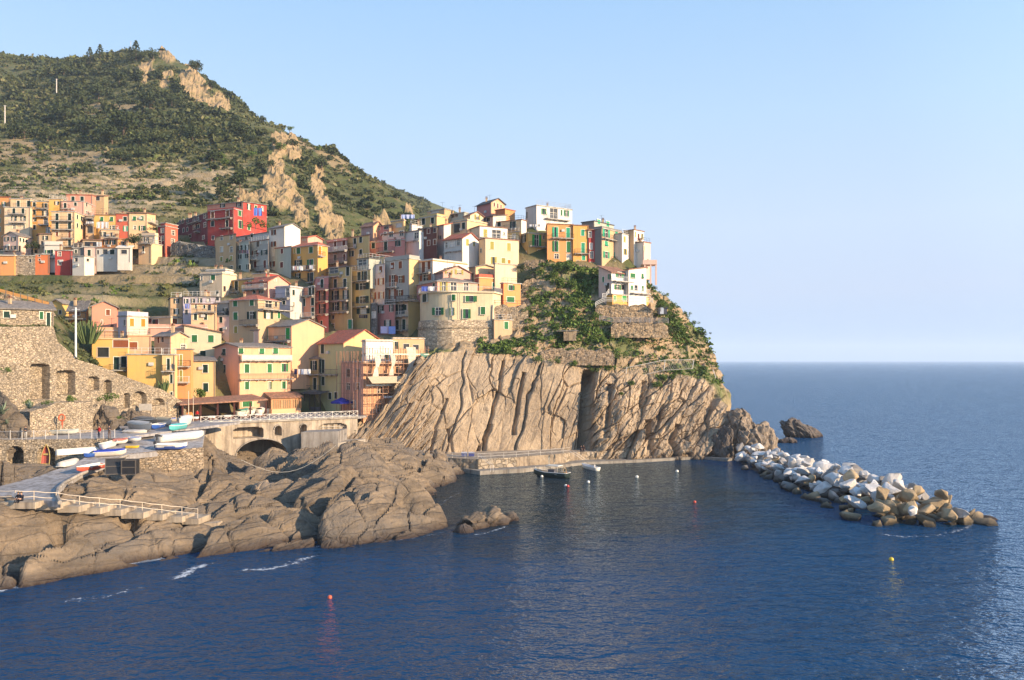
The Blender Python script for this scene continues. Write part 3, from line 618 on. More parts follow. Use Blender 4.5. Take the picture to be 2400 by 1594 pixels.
def breakwater():
    protos = []
    for k in range(14):
        bm = bmesh.new(); rng = random.Random(100+k)
        for _ in range(15):
            v = Vector((rng.gauss(0,1), rng.gauss(0,1), rng.gauss(0,1))).normalized()*rng.uniform(.82, 1.1)
            bm.verts.new((v.x*rng.uniform(.95,1.15), v.y*.85, v.z*.72))
        bmesh.ops.convex_hull(bm, input=bm.verts[:]); 
        bmesh.ops.delete(bm, geom=[v for v in bm.verts if not v.link_faces], context='VERTS')
        bmesh.ops.bevel(bm, geom=bm.edges[:], offset=.05, segments=1, affect='EDGES', profile=.6)
        bmesh.ops.triangulate(bm, faces=bm.faces[:]); bmesh.ops.subdivide_edges(bm, edges=[e for e in bm.edges if e.calc_length() > .35], cuts=1, use_grid_fill=True)
        from mathutils import noise as mn
        for v in bm.verts: v.co += v.co.normalized()*(mn.fractal(v.co*1.3+Vector((k*5,0,0)), 1, 2, 4)*.13)
        me = bpy.data.meshes.new('boulder'); bm.to_mesh(me); bm.free(); me.polygons.foreach_set('use_smooth', [True]*len(me.polygons)); me.materials.append(M_BW)
        if hasattr(me, 'set_sharp_from_angle'): me.set_sharp_from_angle(angle=R(24))
        protos.append(me)
    A, B = Vector((47.6, 161, 0)), Vector((50.8, 97.5, 0)); ax = (B-A).normalized(); sd_ = Vector((ax.y, -ax.x, 0)); L = (B-A).length
    rng = random.Random(5); placed = []
    for layer, (zc, wid, n) in enumerate([(.1, 7.4, 138), (1.35, 5.6, 104), (2.55, 3.4, 56)]):
        got = 0; tries = 0
        while got < n and tries < 6000:
            tries += 1
            t = rng.uniform(0, 1)**.8*1.02-.02; lat = rng.uniform(-1, 1)*wid
            wscale = .74 + .48*t
            lat *= wscale*(1-max(0, t-.93)*4)
            if layer == 2 and t > .93: continue
            s = rng.uniform(.8, 1.55)*(1.0 if t < .45 else 1.1)
            c = A + ax*(t*L) + sd_*lat; c.z = zc + rng.uniform(-.25, .35) + (0 if t < .4 else .3)*(layer > 0)
            if any((c-o).length < (s+so)*.50 for o, so in placed): continue
            placed.append((c, s)); got += 1
            tipzone = rng.random() < min(1, max(0, (t-.70)/.22))**1.5; low = layer == 0 and abs(lat) > 4.2
            kind = 'b' if (tipzone and rng.random() < .9) or (low and t > .3 and rng.random() < .3) or rng.random() < .03 else ('g' if (low and rng.random() < .7) or rng.random() < (.12 if t > .35 else .30) else 'w')
            m = {'w': M_BW, 'g': M_BG, 'b': M_BB}[kind]
            o = bpy.data.objects.new('boulder', protos[rng.randrange(14)]); link(o); o.location = c
            o.scale = (s*rng.uniform(.9,1.35), s*rng.uniform(.8,1.1), s*rng.uniform(.75,1.05)); o.rotation_euler = (rng.uniform(-.5,.5), rng.uniform(-.5,.5), rng.uniform(0, 6.28))
            o.material_slots[0].link = 'OBJECT'; o.material_slots[0].material = m
            lab, grp = {'w': ('pale whitish boulder heaped in the breakwater', 'whitish boulders of the breakwater'), 'g': ('dark grey boulder wedged in the breakwater heap', 'dark grey boulders of the breakwater'),
                        'b': ('brown weathered boulder at the breakwater tip or waterline', 'brown boulders of the breakwater')}[kind]
            tag(o, lab, 'boulder', grp)
breakwater()
_o = rock_lump('rubble_bank', None, None, Vector((49.0, 132, -.7)), (4.6, 27.0, 2.0), 71, M_DARKROCK, .5, 6, math.atan2(-3.2, 63.5)*-1); _o['kind'] = 'structure'
# ================================================================ houses
REG = {'A': (0,420,4.356), 'B': (400,440,4.48), 'C': (740,440,4.48), 'D': (1100,440,4.48), 'E': (0,660,4.48), 'F': (450,660,4.48), 'G': (0,920,3.92), 'H': (480,920,4.07), 'S': (0,0,1), 'V': (1360,640,4.9)}
def U(reg, x, y):
    ox, oy, s = REG[reg]; return ox + x/s, oy + y/s
class Face:
    """vertical plane through corner C along horizontal unit direction d; n points outwards"""
    def __init__(s, C, d, n): s.C, s.d, s.n = Vector((C[0], C[1], 0)), Vector((d[0], d[1], 0)), Vector((n[0], n[1], 0))
    def t(s, x):
        k = (x-CX)/F; den = s.d.x - k*s.d.y
        return (k*s.C.y - s.C.x)/den
    def z(s, y, t): return ZC - (y-HY)/F*(s.C.y + t*s.d.y)
    def p(s, t, z, o=0.0):
        q = s.C + s.d*t + s.n*o; return Vector((q.x, q.y, z))
    def box(s, mb, t0, t1, z0, z1, o0, o1, m=0):
        mb.box(s.p((t0+t1)/2, (z0+z1)/2, (o0+o1)/2), (abs(t1-t0), abs(o1-o0), z1-z0), m, (s.d, s.n, Vector((0,0,1))))
PAL = dict(cream=(238, 200, 152), cream2=(242, 212, 174), white=(242,236,226), offw=(232,222,206), yellow=(234, 186, 102), gold=(232, 172, 86), olive=(210, 184, 122), ochre=(196, 160, 88), tan=(208,172,128), sand=(202,172,134),
           orange=(228, 158, 92), dorange=(224, 126, 74), salmon=(222, 148, 120), pink=(230, 174, 152), lpink=(238,198,178), rose=(200, 132, 122), red=(184, 64, 56), dred=(150,44,48), maroon=(112,48,56), brick=(206, 102, 76), grey=(176,172,162), lgrey=(200,199,192),
           greyg=(178,182,168), lilac=(204,194,202), mauve=(172, 144, 138), brown=(108,58,48), lemon=(238, 200, 138), mint=(204, 196, 142), pgreen=(232, 215, 178), peach=(238, 184, 140), stoneg=(128,124,116))
def pal(c):
    if not isinstance(c, str): return c
    a = lin(PAL[c]); k = .0 if c in ('red','dred','maroon','brown','brick','dorange') else .016
    return (min(a[0]*.79+k, .84), min(a[1]*.78+k*.97, .82), min(a[2]*.77+k*.9, .78), 1)
M_PANE = None
def pane_mat():
    t = NT('window_glass'); n = t.noise(t.coord(), .8, 2); return t.done(t.mix(n, (.012,.014,.018,1), (.05,.05,.05,1)), .12, None, .5)
M_PANE = pane_mat(); M_CURT = paint((.55,.52,.47), .8, .2); M_FRAME = paint(lin((236,226,206)), .7, .2); M_SILL = paint(lin((190,180,165)), .85, .2)
SH = dict(g=lin((46,104,62)), b=lin((128,72,44)), k=lin((26,50,42)), t=lin((52,150,112)), o=lin((226,124,40)), v=lin((34,140,60)), y=lin((150,140,70)), d=(.02,.02,.02,1), w=lin((230,225,215)), m=lin((96,42,36)))
IRON = paint((.035,.035,.04), .5); WIRON = paint((.62,.60,.56), .6); SLAB = concrete((.42,.39,.34,1))
TERRA = tiles(lin((168,82,54))); SLATE = tiles(lin((120,112,106)), 'slate_roof'); BROWNR = tiles(lin((138,92,68))); DARKR = tiles(lin((74,72,74)), 'dark_slate_roof')
RC = dict(t=TERRA, s=SLATE, b=BROWNR, d=DARKR)
rnd = random.Random(3)
def make_window(root, f, style, x, y, w, h):
    t0, t1 = sorted((f.t(x-w/2), f.t(x+w/2))); tm = (t0+t1)/2
    z0, z1 = f.z(y+h/2, tm), f.z(y-h/2, tm)
    base = style[0]; openw = base.isupper() and base != 'D'
    key = base.lower(); hole0, hole1 = t0, t1
    if openw and key not in 'wd': q = (t1-t0)/4; hole0, hole1 = t0+q, t1-q
    mb = MB(); fw = .09
    for a in ((hole0-fw, hole0, z0, z1+fw), (hole1, hole1+fw, z0, z1+fw), (hole0, hole1, z1, z1+fw)): f.box(mb, a[0], a[1], a[2], a[3], -.02, .035)
    f.box(mb, hole0-.14, hole1+.14, z0-.10, z0, -.02, .10, 1)
    fm = M_FRAME if key != 'd' else M_SILL
    win = mb.build('window' if z1-z0 < 2.0 or key == 'w' else 'balcony_door', [fm, M_SILL], root)
    pm = MB(); f.box(pm, hole0-.01, hole1+.01, z0-.01, z1+.01, -.24, -.15, 0)
    if openw or key == 'w':     # glazing bars / curtains
        mid = (hole0+hole1)/2; f.box(pm, mid-.035, mid+.035, z0, z1, -.15, -.11, 1); zc = z0+(z1-z0)*.62; f.box(pm, hole0, hole1, zc-.03, zc+.03, -.15, -.115, 1)
        f.box(pm, hole0, hole0+.06, z0, z1, -.15, -.112, 1); f.box(pm, hole1-.06, hole1, z0, z1, -.15, -.112, 1)
    pm.build('pane', [M_CURT if rnd.random() < (.35 if openw or key == 'w' else .1) else M_PANE, M_FRAME], win)
    if key in 'wd' : return (f, hole0, hole1, z0, z1)
    m = paint(sc(SH[key], rnd.uniform(.8, 1.2)), .75, .25)
    mid = (hole0+hole1)/2
    def leaf(a, b, o0, o1):
        s = MB()
        if 'f' in style:    # lower flap tilted out
            zz = z0+(z1-z0)*.5; f.box(s, a, b, zz, z1, o0, o1); zl = z0+.05; hgt = zz-zl; L2 = hgt
            A = [f.p(a, zz, o1), f.p(b, zz, o1), f.p(b, zl+hgt*.12, o1+hgt*.45), f.p(a, zl+hgt*.12, o1+hgt*.45)]; s.prism(A, f.n*.04)
        else:
            f.box(s, a, b, z0+.02, z1-.02, o0, o1)
            nsl = max(3, int((z1-z0)/.28))
            for i in range(nsl):
                zc = z0+(i+.5)*(z1-z0)/nsl; f.box(s, a+.05, b-.05, zc-.03, zc+.03, o1, o1+.02)
        s.build('shutter', m, win)
    if openw:
        q = (t1-t0)/4; leaf(t0-.02, t0+q-.04, .04, .085); leaf(t1-q+.04, t1+.02, .04, .085)
    elif 'f' not in style and rnd.random() < .22:     # one leaf folded back against the wall
        half = (hole1-hole0)/2; leaf(hole0+.01, mid-.012, -.06, -.015); leaf(hole1+.04, hole1+.04+half*.95, .045, .085)
    else: leaf(hole0+.01, mid-.012, -.06, -.015); leaf(mid+.012, hole1-.01, -.06, -.015)
    return (f, hole0, hole1, z0, z1)
def wall_grid(mb, f, T, z0, z1, holes, m):
    us = sorted({0.0, T, *[min(max(v, 0), T) for h in holes for v in h[1:3]]}); zs = sorted({z0, z1, *[min(max(v, z0), z1) for h in holes for v in h[3:5]]})
    for i in range(len(us)-1):
        for j in range(len(zs)-1):
            a, b, c, d = us[i], us[i+1], zs[j], zs[j+1]; um, zm = (a+b)/2, (c+d)/2
            if b-a < 1e-5 or d-c < 1e-5 or any(h[1] < um < h[2] and h[3] < zm < h[4] for h in holes): continue
            mb.add([f.p(a,c), f.p(b,c), f.p(b,d), f.p(a,d)], [(0,1,2,3)], m)
    for h in holes:
        a, b, c, d = h[1:5]; o = -.2
        mb.add([f.p(a,c), f.p(b,c), f.p(b,d), f.p(a,d), f.p(a,c,o), f.p(b,c,o), f.p(b,d,o), f.p(a,d,o)], [(0,1,5,4),(1,2,6,5),(2,3,7,6),(3,0,4,7)], m)
def balcony(root, f, x0, x1, y, depth=.95, col=None, rail=1.0, panel=None, rmat=None):
    t0, t1 = sorted((f.t(x0), f.t(x1))); z = f.z(y, (t0+t1)/2); s = MB(); f.box(s, t0, t1, z-.16, z, 0, depth)
    for t in np.arange(t0+.3, t1, 1.6): f.box(s, t-.06, t+.06, z-.4, z-.16, 0, depth*.7)
    b = s.build('balcony', [col or SLAB], root)
    if rail:
        r = MB(); rm = rmat or (IRON if rnd.random() < .75 else WIRON); dd = depth-.05
        def seg(pa, pb):
            L = (pb-pa).length; n = max(1, int(L/.24)); dv = (pb-pa)/n
            r.tube([pa+Vector((0,0,rail)), pb+Vector((0,0,rail))], .03, 4); r.tube([pa+Vector((0,0,.08)), pb+Vector((0,0,.08))], .02, 4)
            if panel: r.prism([pa+Vector((0,0,.1)), pb+Vector((0,0,.1)), pb+Vector((0,0,rail-.05)), pa+Vector((0,0,rail-.05))], f.n*.04, 1)
            else:
                for i in range(n+1): r.tube([pa+dv*i, pa+dv*i+Vector((0,0,rail))], .014 if i % 6 else .025, 3)
        seg(f.p(t0+.03,z,dd), f.p(t1-.03,z,dd)); seg(f.p(t0+.03,z,.02), f.p(t0+.03,z,dd)); seg(f.p(t1-.03,z,dd), f.p(t1-.03,z,.02))
        r.build('railing', [rm, panel or rm], b)
    return b
def volume(root, C, r, a, b, zt, zb, mats, roof, holesL, holesR, fL, fR, ypk=None):
    """box a (along L face) x b (along R face); returns the wall part"""
    dl, dr = fL.d, fR.d; mb = MB(); z0 = zb
    rise = roof[1] if len(roof) > 1 and roof[0] != 'flat' else 0
    wall_grid(mb, fL, a, z0, zt, holesL, 0); wall_grid(mb, fR, b, z0, zt, holesR, 1)
    c0 = fL.C; q = lambda u, v, z: Vector((c0.x+dl.x*u+dr.x*v, c0.y+dl.y*u+dr.y*v, z))
    mb.add([q(a,0,z0), q(a,b,z0), q(a,b,zt), q(a,0,zt)], [(0,1,2,3)], 0); mb.add([q(0,b,z0), q(a,b,z0), q(a,b,zt), q(0,b,zt)], [(0,1,2,3)], 1)
    k = roof[0]
    if k == 'gL': mb.add([q(0,0,zt), q(0,b,zt), q(0,b/2,zt+rise)], [(0,1,2)], 1); mb.add([q(a,0,zt), q(a,b,zt), q(a,b/2,zt+rise)], [(0,1,2)], 0)
    if k == 'gR': mb.add([q(0,0,zt), q(a,0,zt), q(a/2,0,zt+rise)], [(0,1,2)], 0); mb.add([q(0,b,zt), q(a,b,zt), q(a/2,b,zt+rise)], [(0,1,2)], 1)
    if k == 'sL': mb.add([q(0,0,zt), q(0,b,zt), q(0,b,zt+rise)], [(0,1,2)], 1); mb.add([q(a,0,zt), q(a,b,zt), q(a,b,zt+rise)], [(0,1,2)], 0); mb.add([q(0,b,zt), q(a,b,zt), q(a,b,zt+rise), q(0,b,zt+rise)], [(0,1,2,3)], 0)
    if k == 'sR': mb.add([q(0,0,zt), q(a,0,zt), q(a,0,zt+rise)], [(0,1,2)], 0); mb.add([q(0,b,zt), q(a,b,zt), q(a,b,zt+rise)], [(0,1,2)], 1); mb.add([q(a,0,zt), q(a,b,zt), q(a,b,zt+rise), q(a,0,zt+rise)], [(0,1,2,3)], 0)
    wall = mb.build('wall', mats, root)
    rb = MB(); o = .35; th = .2; up = Vector((0,0,th))
    if k == 'flat':
        par = roof[1] if len(roof) > 1 else 0
        oo = .18
        rb.prism([q(-oo,-oo,zt+.002), q(a+oo,-oo,zt+.002), q(a+oo,b+oo,zt+.002), q(-oo,b+oo,zt+.002)], (0,0,.2), 0)
        if par:
            for (u0,v0,u1,v1) in ((0,0,a,.18),(0,b-.18,a,b),(0,.18,.18,b-.18),(a-.18,.18,a,b-.18)): rb.prism([q(u0,v0,zt+.2), q(u1,v0,zt+.2), q(u1,v1,zt+.2), q(u0,v1,zt+.2)], (0,0,par), 1)
    elif k == 'gL':
        s = rise/(b/2)
        for A in ([q(-o,-o,zt-o*s), q(a+o,-o,zt-o*s), q(a+o,b/2,zt+rise), q(-o,b/2,zt+rise)], [q(-o,b/2,zt+rise), q(a+o,b/2,zt+rise), q(a+o,b+o,zt-o*s), q(-o,b+o,zt-o*s)]): rb.prism(A, up, 0)
    elif k == 'gR':
        s = rise/(a/2)
        for A in ([q(-o,-o,zt-o*s), q(-o,b+o,zt-o*s), q(a/2,b+o,zt+rise), q(a/2,-o,zt+rise)], [q(a/2,-o,zt+rise), q(a/2,b+o,zt+rise), q(a+o,b+o,zt-o*s), q(a+o,-o,zt-o*s)]): rb.prism(A, up, 0)
    elif k == 'sL': s = rise/b; rb.prism([q(-o,-o,zt-o*s), q(a+o,-o,zt-o*s), q(a+o,b+o,zt+rise+o*s), q(-o,b+o,zt+rise+o*s)], up, 0)
    elif k == 'sR': s = rise/a; rb.prism([q(-o,-o,zt-o*s), q(-o,b+o,zt-o*s), q(a+o,b+o,zt+rise+o*s), q(a+o,-o,zt+rise+o*s)], up, 0)
    elif k == 'hip':
        m_ = min(a, b)/2; e = [q(-o,-o,zt), q(a+o,-o,zt), q(a+o,b+o,zt), q(-o,b+o,zt)]
        r0, r1 = (q(m_,b/2,zt+rise), q(a-m_,b/2,zt+rise)) if a >= b else (q(a/2,m_,zt+rise), q(a/2,b-m_,zt+rise))
        if a >= b: polys = [[e[0],e[1],r1,r0],[e[2],e[3],r0,r1],[e[3],e[0],r0],[e[1],e[2],r1]]
        else: polys = [[e[0],e[1],r0],[e[2],e[3],r1],[e[1],e[2],r1,r0],[e[3],e[0],r0,r1]]
        V = []; 
        for pl in polys: rb.add([p+up*.6 for p in pl], [tuple(range(len(pl)))], 0)
        rb.prism(e, up*.6, 1)
    rm = roof[2] if len(roof) > 2 else ('s' if k != 'flat' else None)
    m0 = RC[rm] if rm in RC else (mats[0] if rm is None else plaster(pal(rm)))
    ro = rb.build('roof', [m0 if k != 'flat' or rm else SLAB, mats[0] if k == 'flat' else SLAB], root)
    return wall, ro, q, rise
def chimney(ro, q, u, v, z, h=1.5, w=.5, m=None):
    s = MB(); c = q(u, v, 0); s.box((c.x, c.y, z+h/2), (w, w, h)); s.box((c.x, c.y, z+h+.05), (w*1.3, w*1.3, .1), 1)
    for dx in (-.2, .2): s.box((c.x+dx*w*1.6, c.y, z+h+.22), (.07, w*1.1, .25), 1)
    s.box((c.x, c.y, z+h+.38), (w*1.2, w*1.2, .07), 1)
    s.build('chimney', [m or plaster(pal('sand')), BROWNR], ro)
def antenna(root, q, u, v, z, h=2.4):
    s = MB(); c = q(u, v, 0); s.tube([(c.x,c.y,z),(c.x,c.y,z+h)], .03, 4); s.tube([(c.x-.6,c.y,z+h-.15),(c.x+.6,c.y,z+h-.15)], .02, 3)
    for k in (-.5,-.25,0,.25,.5): s.tube([(c.x+k,c.y-.35,z+h-.15),(c.x+k,c.y+.35,z+h-.15)], .014, 3)
    s.build('antenna', [IRON], root)
HOUSES = {}
def house(key, label, reg, Y, r, xs, ys, col, roof=('flat',), wins=(), bal=(), colR=None, ext=4.0, depth=7.5, group=None, cat='house', add=None, chim=0, ant=0, name='house', mat=None):
    xl, xc, xr = xs; ox, oy, s = REG[reg]
    X_ = lambda x: ox + x/s
    Y_ = lambda y: oy + y/s
    cx = (X_(xc)-CX)/F*Y; C = (cx, Y); rr = R(r)
    fL = Face(C, (-math.cos(rr), math.sin(rr)), (-math.sin(rr), -math.cos(rr))); fR = Face(C, (math.sin(rr), math.cos(rr)), (math.cos(rr), -math.sin(rr)))
    vr = Vector((cx, Y)).normalized(); ca, sa = math.cos(R(4)), math.sin(R(4))
    if xr is None or xr - xc < 5:      # side wall out of sight between neighbours: the plot follows the neighbour's skew wall
        e_ = Vector((vr.x*ca - vr.y*sa, vr.x*sa + vr.y*ca)); fR = Face(C, (e_.x, e_.y), (e_.y, -e_.x))
    a = fL.t(X_(xl)) if xl != xc else depth; b = fR.t(X_(xr)) if xr is not None and xr - xc >= 5 else depth
    a = a if .5 < a < 40 else depth; b = b if .5 < b < 40 else depth
    zt = ZC-(Y_(ys[0])-HY)/F*Y; zb = ZC-(Y_(ys[1])-HY)/F*Y - ext
    cL = mat or plaster(pal(col)); cR = mat or plaster(pal(colR or col))  # some houses carry shaded (col) and sunlit (colR) tones in the wall paint
    if add is None:
        root = empty(name, Vector((cx, Y, zb+ext))); tag(root, label, cat, group)
    else: root = HOUSES[add]['root']
    if roof[0] in ('gL','gR','sL','sR','hip') and isinstance(roof[1], (int, float)) and roof[1] > 12: roof = (roof[0], (ys[0]-roof[1])/s/F*Y) + tuple(roof[2:])
    hl, hr = [], []
    for w in wins:
        fc, st, ww, hh, pts = w
        for (x, y) in pts:
            f = fL if fc == 'L' else fR
            h = make_window(root, f, st, X_(x), Y_(y), ww/s, hh/s); (hl if fc == 'L' else hr).append(h)
    wall, ro, q, rise = volume(root, C, r, a, b, zt, zb, [cL, cR], roof, hl, hr, fL, fR)
    for bb in bal:
        balcony(root, fL if bb[0] == 'L' else fR, X_(bb[1]), X_(bb[2]), Y_(bb[3]), **(bb[4] if len(bb) > 4 else {}))
    for k in range(chim):
        u, v = a*rnd.uniform(.25, .8), b*rnd.uniform(.3, .7); chimney(ro, q, u, v, zt+rise*.55, rnd.uniform(1.0, 1.6))
    for k in range(ant): antenna(root, q, a*rnd.uniform(.2,.8), b*rnd.uniform(.3,.8), zt+rise*.4)
    if chim == 0 and add is None and rnd.random() < .6: chimney(ro, q, a*rnd.uniform(.2,.8), b*rnd.uniform(.4,.7), zt+rise*.6+.1, rnd.uniform(.7, 1.2), .42)
    if ant == 0 and rnd.random() < .45: antenna(root, q, a*rnd.uniform(.2,.8), b*rnd.uniform(.3,.7), zt+rise*.5, rnd.uniform(1.6, 2.6))
    if roof[0] == 'flat' and not (len(roof) > 1 and roof[1]) and rnd.random() < .55:      # thin rail round the roof terrace
        m_ = MB(); cs = [q(a-.15,.15,zt+.2), q(.15,.15,zt+.2), q(.15,b-.15,zt+.2)]
        for z_ in (.5, 1.0): m_.tube([c_+Vector((0,0,z_)) for c_ in cs], .025, 4)
        for c0_, c1_ in zip(cs[:-1], cs[1:]):
            n_ = max(2, int((c1_-c0_).length/.9))
            for i_ in range(n_+1): g_ = c0_.lerp(c1_, i_/n_); m_.tube([g_, g_+Vector((0,0,1.0))], .022, 4)
        m_.build('roof_railing', [WIRON if rnd.random() < .5 else IRON], root)
    if rnd.random() < .5 and a > 3:      # air conditioner / meter box on the front
        m_ = MB(); t_ = a*rnd.uniform(.3,.7); z_ = zt-rnd.uniform(1.2, 2.6); fL.box(m_, t_-.4, t_+.4, z_-.28, z_+.28, .02, .32); m_.build('air_conditioner', [paint((.5,.48,.44), .6)], root)
    if rnd.random() < .6:    # drain pipe down the corner
        s_ = MB(); s_.tube([fL.p(.12, zb+ext*.5, .08), fL.p(.12, zt-.1, .08)], .05, 5); s_.build('drain_pipe', [paint((.25,.2,.16), .6)], root)
    HOUSES[key] = dict(root=root, fL=fL, fR=fR, a=a, b=b, zt=zt, X=X_, Y=Y_, q=q, zb=zb)
    return HOUSES[key]
def grid(xs, ys): return [(x, y) for y in ys for x in xs]
GA = 'houses of the upper left cluster'; GB = 'houses climbing the middle of the village'; GC = 'houses packed below the village top'; GD = 'houses along the top of the cliff'; GE = 'houses above the slipway'; GF = 'houses round the harbour square'
# ---------------- upper left cluster
h = house
h('A1', 'orange house at the left edge of the upper left cluster', 'A', 219, -4, (-60,103,103), (188,560), 'orange', ('flat',0,'t'), [('L','G',40,45,[(40,255)]),('L','k',22,45,grid([-5],[330,420,510]))], group=GA)
h('A2', 'tall cream house with paired balconies beside the orange one', 'A', 215, -4, (45,308,330), (292,560), 'cream2', ('flat',), [('L','k',30,55,[(142,325),(235,325)]),('L','K',52,50,[(145,400),(238,400)]),('L','w',30,40,[(145,485),(240,485)])], [('L',95,268,358),('L',105,268,446)], group=GA)
h('A2b', '', 'A', 217, -4, (107,312,432), (204,300), 'cream', ('flat',), [('L','k',30,62,[(187,250),(290,250)])], add='A2', chim=1)
h('A3', 'yellow house with stacked balconies in the upper left cluster', 'A', 217, -4, (315,497,500), (232,570), 'gold', ('flat',), [('L','k',30,45,[(350,258),(465,268),(350,338),(350,490)]),('L','K',62,55,[(465,345)]),('L','K',48,38,[(350,412)]),('L','d',40,60,[(465,430),(490,520)])], [('L',372,500,300),('L',372,500,382),('L',405,500,468)], group=GA)
h('A3b', '', 'A', 221, -4, (497,625,630), (206,400), 'yellow', ('flat',), [('L','K',44,36,[(580,245)])], add='A3')
h('A4', 'salmon pink house topmost of the upper left cluster', 'A', 226, -4, (680,942,974), (165,400), 'salmon', ('flat',0,'t'), [('L','k',36,48,[(745,200),(838,200)])], group=GA)
h('A4b', '', 'A', 221, -4, (627,855,973), (230,400), 'pink', ('flat',), [('L','k',30,50,[(665,268)]),('L','k',28,36,[(770,255)]),('R','k',16,36,[(885,262),(940,282),(885,340)])], [('L',630,715,302)], add='A4')
h('A5', 'small tan house behind the salmon pink one', 'A', 232, -4, (975,1062,1105), (172,290), 'tan', ('sL',.6,'b'), [('L','d',40,40,[(998,196)])], group=GA, chim=1)
h('A6', 'tall tan house with balconies on every floor at the middle of the upper left cluster', 'A', 209, -4, (525,762,888), (336,700), 'cream', ('flat',), [('L','k',34,70,grid([582,710],[385,475])),('L','b',26,42,[(582,558)]),('L','b',26,70,[(710,565)]),('L','k',30,62,[(710,650)]),('R','k',17,46,[(790,385),(832,402),(790,472),(830,487)])], [('L',525,755,428),('L',522,755,516),('L',640,755,604),('L',660,755,690)], group=GA)
h('A7', 'yellow house with white sheets hung out in the upper left cluster', 'A', 216, -4, (960,1180,1181), (370,560), 'yellow', ('flat',0,'b'), [('L','gf',34,46,[(1040,408),(1140,408)]),('L','K',50,40,[(1150,495)])], group=GA)
h('A8', 'red orange house in the row of the upper left cluster', 'A', 216.2, -4, (1183,1315,1316), (358,560), 'brick', ('flat',0,'b'), [('L','k',38,44,[(1277,405)]),('L','T',48,52,[(1284,505)])], group=GA)
h('A9', 'cream house at the right end of the row in the upper left cluster', 'A', 216.4, -4, (1318,1500,1588), (348,560), 'cream', ('sL',.7,'b'), [('L','gf',34,44,[(1373,402)]),('L','g',34,44,[(1450,400)]),('L','w',28,36,[(1376,495)]),('L','G',66,50,[(1452,500)]),('R','w',16,30,[(1555,420)])], [('R',1505,1580,450)], group=GA)
h('A25', 'narrow house of dark open loggias beside the tall tan house', 'A', 213, -4, (876,960,962), (380,570), 'tan', ('flat',), [('L','d',58,60,[(918,425)]),('L','d',58,70,[(918,515)])], [('L',876,960,462),('L',876,960,400)], group=GA)
h('A10', 'pale pink house with a grey roof low in the upper left cluster', 'A', 206, 14, (35,190,320), (578,790), 'lpink', ('gR',1.0,'s'), [('L','K',42,42,grid([72,142],[610,702])),('R','k',18,40,[(206,618),(240,626),(272,634)]),('R','d',26,66,[(200,712)])], [('L',40,185,728)], group=GA, chim=1)
h('A11', 'small grey beige house squeezed left of the tall tan house', 'A', 206, -4, (400,522,524), (562,760), 'sand', ('sL',.5,'b'), [('L','K',52,44,[(465,600)]),('L','d',30,36,[(430,650)])], group=GA)
h('A12', 'white terrace house with a scalloped parapet under the tan house', 'A', 202, -4, (455,640,642), (680,790), 'offw', ('flat',.9), [('L','g',26,44,[(490,745)]),('L','g',26,60,[(530,752)])], [('L',445,560,802)], group=GA)
h('A13', 'small red house at the foot of the upper left cluster', 'A', 200, -4, (562,730,740), (732,885), 'red', ('flat',), [('L','w',34,42,[(608,763)]),('L','w',30,50,[(607,852)])], group=GA)
h('A14', 'plain orange house with two tiny windows below the white terrace', 'A', 200.5, -4, (360,505,506), (772,880), 'dorange', ('flat',), [('L','d',20,18,[(400,780),(403,822)])], group=GA)
h('A15', 'rough stone house base with one small opening, left of the plain orange house', 'A', 200, -4, (150,360,361), (785,870), 'sand', ('flat',), [('L','d',26,34,[(308,832)])], group=GA, mat=stonework((.42,.33,.23,1), 1.6))
h('A16', 'low orange house with brown roof in the right part of the upper left cluster', 'A', 205, 14, (1040,1205,1332), (612,715), 'orange', ('sL',.6,'b'), [('L','K',46,48,[(1080,645)]),('L','K',58,48,[(1152,645)]),('R','d',34,40,[(1255,655)])], group=GA)
h('A17', 'pale yellow house with terrace rail above the low orange house', 'A', 209, -4, (1030,1217,1219), (520,640), 'cream', ('flat',), [('L','K',56,46,[(1056,562)]),('L','d',20,40,[(1135,566)])], [('L',1080,1217,600)], group=GA)
h('A26', 'terrace house with dark pergola and hanging clothes in the upper left cluster', 'A', 205.5, -4, (845,1035,1037), (622,705), 'tan', ('sL',.4,'b'), [('L','d',130,44,[(925,662)])], [('L',845,1030,690)], group=GA)
h('A18', 'low pale pink house with one dark green door in the upper left cluster', 'A', 202, -4, (860,985,986), (698,800), 'lpink', ('flat',), [('L','k',34,64,[(910,752)])], group=GA)
h('A19', 'long low beige house under a white awning in the upper left cluster', 'A', 202.3, -4, (987,1200,1202), (708,780), 'lgrey', ('flat',0,'b'), [('L','d',50,48,[(1074,740)]),('L','k',48,50,[(1146,742)]),('L','d',22,40,[(1000,745)])], group=GA)
h('A20', 'small dull grey house between red and pale pink ones', 'A', 202.5, -4, (742,856,858), (702,790), 'stoneg', ('flat',), [('L','k',24,34,[(775,737)])], group=GA)
h('A21', 'low white house with square openings, lowest of the upper left cluster', 'A', 197, 14, (740,862,962), (787,870), 'offw', ('flat',), [('L','d',32,36,[(778,823)]),('R','d',26,28,[(897,826)])], group=GA)
h('A22', 'orange lean-to with a pale roof at the left edge under the pink house', 'A', 199, -4, (-30,145,150), (782,850), 'orange', ('sL',.6,'offw'), group=GA)
h('A27', 'white plastered garage with open front beside the long beige house', 'A', 200, -4, (1200,1330,1352), (700,765), 'offw', ('sL',.5,'offw'), [('L','d',60,40,[(1265,742)])], group=GA)
h('A23', 'small pale yellow villa with roof terrace standing left of the red cottage', 'A', 207, 14, (1415,1545,1655), (655,770), 'cream', ('flat',), [('L','k',20,60,[(1463,712)])], [('L',1415,1560,662)], group=GA)
h('A23b', '', 'A', 209, 14, (1440,1582,1617), (578,665), 'cream2', ('flat',.6), [('L','K',44,58,[(1498,622)]),('R','w',14,30,[(1600,605)])], add='A23')
